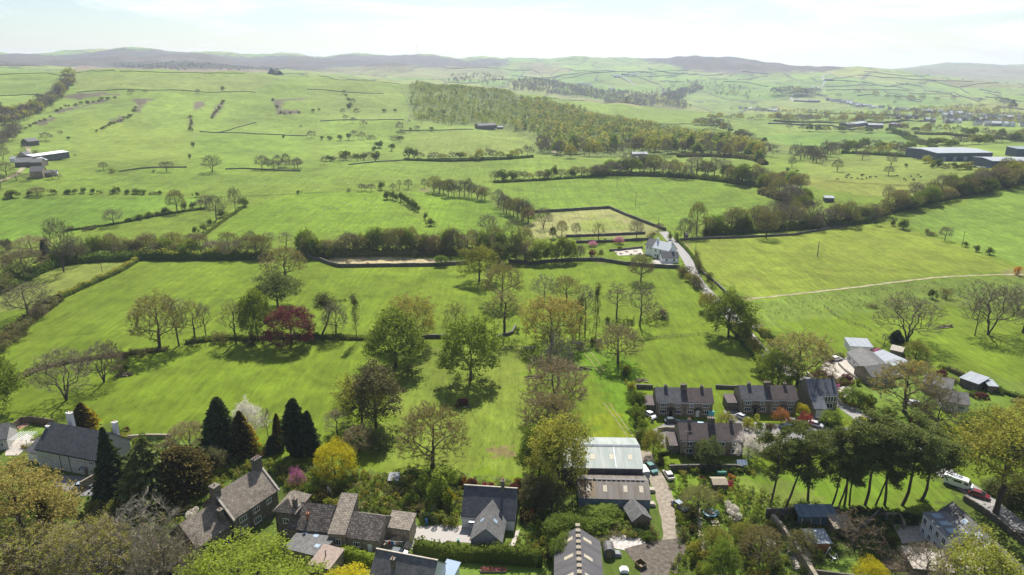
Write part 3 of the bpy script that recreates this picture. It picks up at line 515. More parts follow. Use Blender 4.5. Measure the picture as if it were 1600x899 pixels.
def skeleton2(seed, H=16, W=.8, base=.2, N=420, wide=.42, lump=.2, alpha=.45, inner=.35, fork=.16, lean=0, ivy=0, droop=0, stems=1):
    """limbs reaching for points spread through a lumpy crown; girth grows with the twigs each limb carries"""
    rng = np.random.default_rng(seed); ph = rng.uniform(0, 6.3, 6)
    d = rng.normal(size=(N, 3)); d /= np.linalg.norm(d, axis=1)[:, None]; d[:, 2] = np.where(d[:, 2] < -.55, -d[:, 2], d[:, 2])
    a = np.arctan2(d[:, 1], d[:, 0]); lp = 1 + lump * (np.sin(2 * a + ph[0] + 2 * d[:, 2]) * .6 + np.sin(3 * a + ph[1]) * np.cos(3 * d[:, 2] + ph[2]) * .8 + np.sin(5 * a + 4 * d[:, 2] + ph[3]) * .4)
    rad = rng.uniform(inner, 1, N) ** .5 * lp; zc = base + (1 - base) * wide; up = 1 - zc; dn_ = zc - base
    P = np.stack([d[:, 0] * rad * W * .5, d[:, 1] * rad * W * .5, zc + d[:, 2] * rad * np.where(d[:, 2] > 0, up, dn_)], 1) * H
    if droop: P[:, 2] -= droop * H * (np.hypot(P[:, 0], P[:, 1]) / (H * W * .5)) ** 2
    P[:, 2] = np.maximum(P[:, 2], H * base * .6)
    nodes = []; par = []; plen = []
    def add(p, q, L_): nodes.append(p); par.append(q); plen.append(L_); return len(nodes) - 1
    for st in range(stems):
        off = np.array([0., 0, 0]); prev = add(off + [0, 0, -.3], -1, 0) if st == 0 else 0; ld = rng.normal(0, .03, 2) + (np.array([cos(st * 2.1), sin(st * 2.1)]) * .22 if stems > 1 else [lean, 0])
        nt_ = 9; top = H * (.72 if stems == 1 else .5)
        for i in range(1, nt_ + 1):
            zz = top * i / nt_; prev = add(off + [ld[0] * zz + rng.normal(0, .02) * H * (i > 3) * .4, ld[1] * zz + rng.normal(0, .02) * H * (i > 3) * .4, zz], prev, zz if zz / H < fork else plen[prev] + top / nt_)
    order = np.argsort(np.linalg.norm(P - [0, 0, H * base], axis=1)); tips = []
    for k in order:
        t_ = P[k]; A_ = np.array(nodes); pl = np.array(plen); dv = t_ - A_; dd = np.linalg.norm(dv, axis=1)
        cost = dd + alpha * pl + np.maximum(0, -dv[:, 2]) * .8 + 50 * (A_[:, 2] < H * fork); j = int(np.argmin(cost)); L_ = dd[j]; ns_ = max(1, min(4, int(L_ / (H * .045)))); prev = j; p0 = A_[j]
        bow = rng.normal(0, .05, 3) * L_ + [0, 0, .06 * L_]
        for i in range(1, ns_ + 1):
            f = i / ns_; q = p0 + (t_ - p0) * f + bow * 4 * f * (1 - f) + rng.normal(0, .012, 3) * L_ * (i < ns_); prev = add(q, prev, plen[prev] + L_ / ns_)
        tips.append(prev)
    n = len(nodes); cnt = np.zeros(n)
    for t_ in tips: cnt[t_] += 1
    for i in range(n - 1, 0, -1):
        if par[i] >= 0: cnt[par[i]] += cnt[i]
    cnt = np.maximum(cnt, .6); r = H * .00068 * cnt ** .56; A_ = np.array(nodes); S = []; 
    for i in range(n):
        if par[i] >= 0: j = par[i]; fl = 1.25 if A_[j][2] < .3 else 1; S.append((*A_[j], *A_[i], min(r[j], r[i] * 1.25) * fl, r[i], 0 if cnt[i] > 14 else (1 if cnt[i] > 3 else 2)))
    T = []
    for i in range(n):
        if par[i] >= 0 and cnt[i] <= 6:
            dv = A_[i] - A_[par[i]]; Ln = np.linalg.norm(dv) + 1e-6; T.append((*A_[par[i]], *(dv / Ln), max(Ln, H * .045) * 1.35))
    return np.array(S), np.array(T)
def norm_to(Vs, H=1.0):
    allv = np.vstack(Vs); z1 = allv[:, 2].max(); hw = np.percentile(np.hypot(allv[:, 0], allv[:, 1]), 93)
    return [np.stack([v[:, 0] / hw * .5, v[:, 1] / hw * .5, v[:, 2] / z1], 1) for v in Vs]
PROTO = {}
def add_proto(key, wood, crown, wm, cms, wk=None, single=False, rng=None, cmi=None):
    """unit tree: height 1, crown width 1; wood and crown meshes"""
    (wv, wq), (cv, cq) = wood, crown; wv, cv = norm_to([wv, cv])
    rnd = np.repeat((rng or np.random.default_rng(1)).random(len(cq)), 4)[:len(cv)] if len(cv) == 4 * len(cq) else (rng or np.random.default_rng(1)).random(len(cv))
    if single:
        v, q = join([(wv, wq), (cv, cq)]); mi = np.r_[np.zeros(len(wq), int), 1 + (cmi if cmi is not None else np.zeros(len(cq), int))]
        PROTO.setdefault(key, []).append((new_mesh('tree', v, q, [wm] + cms, mi, attr=np.r_[np.zeros(len(wv)), rnd]),))
    else:
        PROTO.setdefault(key, []).append((new_mesh('trunk', wv, wq, [wm]), new_mesh('crown', cv, cq, cms, cmi, attr=rnd)))
def decid(key, leaf, seed, nleaf=0, lsize=.3, twig=3, tw=.04, bark=None, wood2='twig', far=False, leafmat=None, clump=0, lobes=0, **kw):
    rng = np.random.default_rng(seed); S, T = skeleton2(seed, **kw); bark = bark or BARK
    thick = S[S[:, 8] <= 1]; thin = S[S[:, 8] > 1]
    if far: thin = thin[::2].copy(); thin[:, 6:8] = np.maximum(thin[:, 6:8], .05)
    wood = join([tubes(thick[:, :8], 5 if not far else 4), tubes(thin[:, :8], 3)]) if len(thin) else tubes(thick[:, :8], 5)
    parts, mi = [], []
    n = len(T); p = T[:, :3]; d = T[:, 3:6]; Lt = T[:, 6]
    if twig:
        k = twig; P = np.repeat(p, k, 0); Dd = np.repeat(d, k, 0); LL = np.repeat(Lt, k); f = rng.uniform(0, .9, len(P))
        dd = Dd + rng.normal(0, .5, P.shape) + [0, 0, .2]; dd /= np.linalg.norm(dd, axis=1)[:, None]; Ls = LL * rng.uniform(.5, 1.0, len(P)); c0 = P + Dd * (LL * f)[:, None]
        v, q = cards(c0 + dd * Ls[:, None] * .5, Ls, rng, dirs=dd, asp=0.0001); c1 = c0 + dd * Ls[:, None]
        # slivers: two long edges tw apart
        side = np.cross(dd, rng.normal(size=dd.shape)); side /= np.linalg.norm(side, axis=1)[:, None]; wv_ = (tw * rng.uniform(.6, 1.3, len(P)))[:, None]
        v = np.stack([c0 - side * wv_ * .5, c0 + side * wv_ * .5, c1 + side * wv_ * .2, c1 - side * wv_ * .2], 1).reshape(-1, 3)
        parts.append((v, np.arange(len(v)).reshape(-1, 4))); mi += [1] * len(P)
    if nleaf:
        k = nleaf; P = np.repeat(p, k, 0); Dd = np.repeat(d, k, 0); LL = np.repeat(Lt, k); f = rng.uniform(.1, 1.25, len(P)) ** .8
        c = P + Dd * (LL * f)[:, None] + rng.normal(0, .16 + clump, P.shape) * np.array([1, 1, .7])
        parts.append(cards(c, lsize * rng.uniform(.55, 1.35, len(c)), rng, up=.3)); mi += [0] * len(c)
    v, q = join(parts)
    add_proto(key, wood, (v, q), bark, [LM[leaf], LM[wood2]], single=far, rng=rng, cmi=np.array(mi))
for i in range(4): decid('bare', 'twig', 100 + i, nleaf=0, twig=12, tw=.044, H=17, W=.86, N=560, base=.18, lump=.16, stems=3 if i == 3 else 1)
for i in range(2): decid('baregrey', 'twiggrey', 110 + i, wood2='twiggrey', bark=BARKG, twig=12, tw=.05, H=16, W=.95, N=420, base=.15, lump=.28)
for i in range(4): decid('bud', 'bud', 120 + i, nleaf=15, lsize=.2, twig=11, tw=.042, H=17, W=.85, N=640, base=.14, lump=.11, alpha=.4)
for i in range(2): decid('budbrown', 'budbrown', 130 + i, nleaf=9, lsize=.2, twig=11, tw=.044, H=15, W=.85, N=620, base=.14, lump=.12)
for i in range(3): decid('tallbare', 'twig', 140 + i, nleaf=0, twig=12, tw=.045, H=19, W=.45, N=260, base=.2, alpha=.25, wide=.55)
for i in range(2): decid('tallbud', 'bud', 145 + i, nleaf=9, lsize=.2, twig=7, tw=.04, H=19, W=.48, N=300, base=.18, alpha=.25, wide=.5)
def dense(key, leaf, seed, nleaf=19, lsize=.40, clump=.3, tw='twig', N=520, **k): decid(key, leaf, seed, nleaf=nleaf, lsize=lsize, twig=1, clump=clump, wood2=tw, N=N, **dict(dict(H=15, W=.95, base=.10, lump=.24, inner=.3, wide=.42), **k))
for i in range(4): dense('green', 'green', 150 + i)
for i in range(3): dense('olive', 'olive', 160 + i, nleaf=17, lsize=.34)
for i in range(2): dense('ochre', 'ochre', 165 + i, nleaf=17, lsize=.27, clump=.16, lump=.12, N=620)
dense('copper', 'copper', 170, nleaf=20, lsize=.34, droop=.1, wide=.5, lump=.15, base=.02, fork=.1)
for i in range(2): dense('highcrown', 'olive', 188 + i, nleaf=20, lsize=.32, base=.36, fork=.3, H=18, W=.85)
for i in range(2): dense('darkoak', 'darkolive', 180 + i, nleaf=17, lsize=.36, W=.8)
for i in range(2): dense('blackpine', 'pine', 184 + i, nleaf=18, lsize=.38, W=.85, lump=.34)
for i in range(2): dense('fresh', 'fresh', 172 + i, N=900, nleaf=15, lsize=.27, clump=.25)
dense('gold', 'gold', 175, nleaf=18, lsize=.3, lump=.12); dense('white', 'white', 176, nleaf=20, lsize=.28); dense('pink', 'pink', 177, nleaf=16, lsize=.3); dense('magenta', 'magenta', 178, nleaf=9, lsize=.28)
dense('orange', 'orange', 179, nleaf=12, lsize=.28); dense('red', 'red', 180, nleaf=14, lsize=.28)
# evergreens
def blobby(key, leaf, seed, env, N, lsize,  wood=None, tipmat=None, far=False, drip=0, bark=None, lump=.22):
    """foliage filling an outline env(t)->radius, lumpy, mostly near the surface"""
    rng = np.random.default_rng(seed); N = int(N * 1.5); lsize *= .8; z = rng.random(N) ** .9; a = rng.uniform(0, 2 * pi, N)
    r = np.array([env(x) for x in z]) * (1 + lump * np.sin(a * 3 + z * 17 + seed) * np.sin(z * 23 + a * 2) + rng.normal(0, .13, N) + .26 * np.sin(a * 7 + seed + 9 * np.sin(z * 31)) * np.sin(z * 47 + a * 3)) * np.sqrt(rng.uniform(.3, 1, N))
    c = np.stack([r * np.cos(a), r * np.sin(a), z - drip * r], 1) * [10, 10, 10]
    dirs = np.stack([np.cos(a), np.sin(a), np.full(N, .25 if drip <= 0 else -.3)], 1) + rng.normal(0, .35, (N, 3))
    v, q = cards(c, lsize * rng.uniform(.6, 1.4, N), rng, up=.1, asp=.8, dirs=dirs)
    mi = np.zeros(N, int); ms = [LM[leaf]]
    if tipmat: ms.append(LM[tipmat]); mi = ((np.cos(a - 1.0) * .5 + r / max(r.max(), 1e-3) * .7 + rng.normal(0, .25, N)) > .55).astype(int)
    w = wood if wood is not None else tubes([(0, 0, -.3, 0, 0, 5, .3, .2), (0, 0, 5, 0, 0, 9.3, .2, .04)], 5)
    add_proto(key, w, (v, q), bark or BARK, ms, single=far, rng=rng, cmi=mi)
blobby('cypress', 'dark', 200, lambda z: .24 * min(1, (z + .05) * 3) * (1 - z) ** .6 + .01, 6500, .62)
blobby('cypress', 'dark', 201, lambda z: .24 * min(1, (z + .05) * 4) * (1 - z) ** .72 + .01, 6500, .62)
blobby('goldcypress', 'yew', 202, lambda z: .24 * min(1, (z + .06) * 4) * (1 - z ** 1.8) + .01, 6500, .55, tipmat='goldtip')
blobby('spruce', 'dark', 203, lambda z: .3 * (1 - z) * (.72 + .28 * abs(sin(z * 30))) + .01, 7500, .6, drip=.25)
blobby('cedar', 'pine', 204, lambda z: .34 * (1 - z ** 1.7) * (.6 + .4 * abs(sin(z * 17))) + .01, 7500, .6, drip=.12, lump=.35)
blobby('yew', 'yew', 205, lambda z: .36 * sqrt(max(0, 1 - (z * 1.0) ** 2.5)) * min(1, z * 5 + .5), 9000, .5, lump=.3)
blobby('evergreen', 'dark', 206, lambda z: .4 * sqrt(max(0, 1 - (abs(z - .35) / .66) ** 2.2)), 9000, .6, lump=.38)
dense('ivy', 'darkolive', 207, nleaf=17, lsize=.34, H=19, W=.2, N=170, base=.03, fork=.05, lump=.4, wide=.6)
# shrubs: several stems, leaf masses down to the ground
def shrub(key, leaf, seed, N=2600, lsize=.55, far=False, tip=None):
    rng = np.random.default_rng(seed); nb = 9; bc = np.stack([rng.normal(0, 2.3, nb), rng.normal(0, 2.3, nb), rng.uniform(2.2, 7.2, nb)], 1); br_ = rng.uniform(1.7, 2.9, nb)
    k = rng.integers(0, nb, N); d = rng.normal(size=(N, 3)); d /= np.linalg.norm(d, axis=1)[:, None]
    c = bc[k] + d * (br_[k] * rng.uniform(.55, 1.08, N) ** .5)[:, None]; c[:, 2] = np.abs(c[:, 2]) + .1
    v, q = cards(c, lsize * rng.uniform(.5, 1.4, N), rng, up=.2)
    w = tubes([(0, 0, -.2, *(bc[i] * .9), .16, .05) for i in range(nb)], 4)
    add_proto(key, w, (v, q), BARK, [LM[leaf]] , single=far, rng=rng)
for i in range(3): shrub('haw', 'haw', 220 + i)
for i in range(2): shrub('scrub', 'scrub', 225 + i, N=2200, lsize=.45)
for i in range(2): shrub('shrub', 'green', 230 + i)
shrub('darkshrub', 'dark', 232); shrub('darkshrub', 'yew', 233); shrub('freshshrub', 'fresh', 234); shrub('oliveshrub', 'olive', 235); shrub('goldshrub', 'gold', 236); shrub('redshrub', 'red', 237); shrub('orangeshrub', 'orange', 238); shrub('whiteshrub', 'white', 239); shrub('coppershrub', 'copper', 240); shrub('pinkshrub', 'magenta', 241)
for i in range(2): decid('twigshrub', 'budbrown', 245 + i, nleaf=2, lsize=.2, twig=9, tw=.05, H=9, W=1.05, N=260, base=.02, fork=.03, stems=3)
# scots pine: bare leaning bole, flat masses at the top
def pine(key, seed, H=20, lean=.12, fl=.5, N=13000):
    rng = np.random.default_rng(seed); R_ = random.Random(seed); S = []; p = np.array([0, 0, -.3]); d = np.array([lean, lean * .3, 1.]); tips = []
    pts = []
    for i in range(10):
        d = d + np.array([R_.gauss(0, .05), R_.gauss(0, .05), 0]) + np.array([-lean * .12, 0, 0]); d /= np.linalg.norm(d); q = p + d * H * .1; r = .3 * (1 - i / 12); S.append((*p, *q, r, r * .92)); p = q; pts.append(p.copy())
        if i >= int(fl * 10) - 1:
            for k in range(4):
                a = R_.uniform(0, 6.28); Lb = H * R_.uniform(.13, .24) * (1.15 - .6 * abs(i / 10 - .72)); e = p + np.array([cos(a) * Lb, sin(a) * Lb, R_.uniform(-.02, .09) * H]); mid = (p + e) / 2 + [0, 0, R_.uniform(-.3, .6)]
                S.append((*p, *mid, .1, .07)); S.append((*mid, *e, .07, .03)); tips += [e, mid + (e - mid) * .4]
                for _ in range(3):
                    e2 = mid + (e - mid) * R_.random() + np.array([R_.gauss(0, 1), R_.gauss(0, 1), R_.gauss(.3, .4)]); S.append((*mid, *e2, .05, .02)); tips.append(e2)
    for i in range(2):
        a = R_.uniform(0, 6.28); b0 = pts[R_.randrange(3, 5)]; e = b0 + np.array([cos(a) * 1.6, sin(a) * 1.6, .3]); S.append((*b0, *e, .05, .02))
    tips = np.array(tips + [p]); k = rng.integers(0, len(tips), N); dd = rng.normal(size=(N, 3)); dd /= np.linalg.norm(dd, axis=1)[:, None]
    rad = rng.uniform(.8, 1.8, len(tips))[k]; c = tips[k] + dd * (rad * rng.uniform(.4, 1.05, N))[:, None] * [1, 1, .6]
    v, q = cards(c, .29 * rng.uniform(.5, 1.5, N), rng, up=.2); add_proto(key, tubes(S, 7), (v, q), PBARK, [LM['pine']], rng=rng)
for i in range(5): pine('pine', 260 + i, lean=(.26, .3, .12, .2, .34)[i])
pine('flatpine', 270, H=15, lean=.3, fl=.8, N=3800)
# plain versions for far away: one mesh each
for i in range(3): decid('farbare', 'twig', 300 + i, twig=10, tw=.13, far=True, nleaf=2, lsize=.4, H=15, W=.9, N=150, base=.15)
for i in range(3): decid('farbud', 'bud', 305 + i, twig=4, tw=.12, far=True, nleaf=11, lsize=.6, clump=.4, H=15, W=.95, N=150, base=.12)
for i in range(3): decid('fargreen', 'green', 310 + i, twig=1, tw=.1, far=True, nleaf=14, lsize=.85, clump=.5, H=15, W=.95, N=150, base=.08)
for i in range(3): shrub('farhaw', 'haw', 315 + i, N=700, lsize=1.0, far=True)
for i in range(2): shrub('farscrub', 'scrub', 320 + i, N=600, lsize=.9, far=True)
blobby('farconifer', 'dark', 325, lambda z: .24 * (1 - z) + .02, 900, 1.1, far=True)

# ---------------------------------------------------------------- planting
CATS = dict(haw='bush', scrub='bush', shrub='shrub', darkshrub='shrub', freshshrub='shrub', oliveshrub='shrub', goldshrub='shrub', redshrub='shrub', orangeshrub='shrub', whiteshrub='shrub', coppershrub='shrub', pinkshrub='shrub', twigshrub='shrub', farhaw='bush', farscrub='bush')
NAMES = dict(haw='hawthorn_bush', scrub='scrub_bush', shrub='garden_shrub', bare='bare_tree', baregrey='bare_tree', tallbare='bare_tree', bud='budding_tree', tallbud='budding_tree', budbrown='budding_tree', green='broadleaf_tree', olive='broadleaf_tree', ochre='budding_tree', copper='copper_beech_tree', fresh='broadleaf_tree', gold='golden_tree', white='blossom_tree', pink='blossom_tree', magenta='blossom_tree', orange='maple_tree', red='maple_tree',
             cypress='cypress_tree', goldcypress='cypress_tree', spruce='conifer_tree', cedar='conifer_tree', yew='yew_tree', evergreen='evergreen_tree', darkoak='broadleaf_tree', highcrown='broadleaf_tree', blackpine='evergreen_tree', ivy='ivy_clad_tree', pine='pine_tree', flatpine='pine_tree', farbare='bare_tree', farbud='budding_tree', fargreen='broadleaf_tree', farhaw='hawthorn_bush', farscrub='scrub_bush', farconifer='conifer_tree')
def plant(kind, x, y, hp, wp, label, group=None, rz=None, p=None, flip=0):
    """a tree standing where the picture shows its foot; hp, wp its height and width there in photograph pixels"""
    p = p or G(x, y); k = mpp(p); wp *= 1.06; dep = atan2(CAMH - p[2], p[1]); w_ = max(wp * k, .3)
    h_ = hp * k; h_ = max((h_ - sin(dep) * w_ * .38) / max(cos(dep), .5), .45 * h_)
    nm = NAMES.get(kind, 'garden_shrub'); cat = CATS.get(kind, 'tree')
    ms = RN.choice(PROTO[kind]) if p is None or len(PROTO[kind]) > 1 else PROTO[kind][0]
    rz = RN.uniform(0, 6.28) if rz is None else rz
    if len(ms) == 1:
        o_ = bpy.data.objects.new(nm, ms[0]); C.objects.link(o_)
    else:
        o_ = bpy.data.objects.new(nm, None); C.objects.link(o_); o_.empty_display_size = .3
        for me_, nn_ in zip(ms, ('trunk', 'crown')): c_ = bpy.data.objects.new(nn_, me_); C.objects.link(c_); c_.parent = o_
    o_.location = (p[0], p[1], p[2] - .02); o_.rotation_euler = (0, 0, rz); o_.scale = (w_ * RN.uniform(.94, 1.06), w_ * RN.uniform(.94, 1.06), h_)
    o_['label'] = label; o_['category'] = cat
    if group: o_['group'] = group
    return o_
def ordn(i): 
    return ['first', 'second', 'third', 'fourth', 'fifth', 'sixth', 'seventh', 'eighth', 'ninth', 'tenth', 'eleventh', 'twelfth'][i - 1] if i <= 12 else '%d%s' % (i, 'th' if 10 < i % 100 < 14 else {1: 'st', 2: 'nd', 3: 'rd'}.get(i % 10, 'th'))
LOOK = dict(bare='bare brown', baregrey='bare grey', tallbare='tall bare', bud='olive budding', tallbud='tall budding', budbrown='brown budding', green='green leafy', olive='olive leafy', ochre='ochre budding', fresh='bright green', haw='dark green', scrub='grey brown', farbare='bare grey-brown', farbud='olive budding', fargreen='green leafy', farhaw='dark green', farscrub='grey brown', farconifer='dark conifer', ivy='ivy-clad', shrub='green', darkshrub='dark', freshshrub='bright green', oliveshrub='olive', goldshrub='golden', redshrub='dark red', orangeshrub='orange', whiteshrub='white-flowered', coppershrub='copper', pinkshrub='magenta', twigshrub='twiggy brown', evergreen='dark evergreen', blackpine='dark evergreen', darkoak='dark olive', cypress='dark cypress', cedar='dark cedar', spruce='dark conifer', yew='brownish yew', white='white blossom', pink='pink blossom', twig='bare')
LETT = dict(b='bare', g='baregrey', t='tallbare', u='bud', U='tallbud', r='budbrown', G='green', o='olive', c='ochre', f='fresh', h='haw', s='scrub', B='farbare', V='farbud', E='fargreen', H='farhaw', S='farscrub', C='farconifer', i='ivy', e='blackpine', K='darkoak', D='darkshrub', d='shrub', F='freshshrub', O='oliveshrub', y='goldshrub', R='redshrub', n='orangeshrub', w='whiteshrub', k='coppershrub', T='twigshrub', p='pinkshrub', W='white', P='pink')
def row(where, s, group=None, what=None):
    """s: 'k x y h w;...' trees of one row or clump, named by their order from the left"""
    L_ = [q.split() for q in s.split(';') if q.strip()]; L_ = sorted([(a[0], *map(float, a[1:])) for a in L_], key=lambda a: a[1]); g = group or where
    for i, (k, x, y, h, w_) in enumerate(L_):
        kind = LETT[k]; wd = what or CATS.get(kind, 'tree'); pos = '%s from left' % ordn(i + 1) if i else 'leftmost'
        if i == len(L_) - 1 and i: pos = 'rightmost'
        plant(kind, x, y, h, w_, '%s %s, %s %s' % (LOOK.get(kind, kind), wd, pos, where), g)
def belt(where, line, n, kinds, h, w_, jy=3, seed=1, group=None, what=None):
    """n trees along a line in the picture; h and w_ ranges"""
    R_ = random.Random(seed); pts = [tuple(map(float, q.split(','))) for q in line.split()]; seg = [abs(b[0] - a[0]) + abs(b[1] - a[1]) for a, b in zip(pts[:-1], pts[1:])]; tot = sum(seg); out_ = []
    for i in range(n):
        d = (i + R_.uniform(.1, .9)) / n * tot; j = 0
        while d > seg[j] and j < len(seg) - 1: d -= seg[j]; j += 1
        f = d / seg[j]; a, b_ = pts[j], pts[j + 1]; hh = R_.uniform(*h) * 1.12; ww = min(R_.uniform(*w_) * 1.15, hh * 1.6)
        out_.append('%s %.1f %.1f %.1f %.1f' % (R_.choice(kinds), a[0] + (b_[0] - a[0]) * f, a[1] + (b_[1] - a[1]) * f + R_.uniform(-jy, jy), hh, ww))
    row(where, ';'.join(out_), group, what)
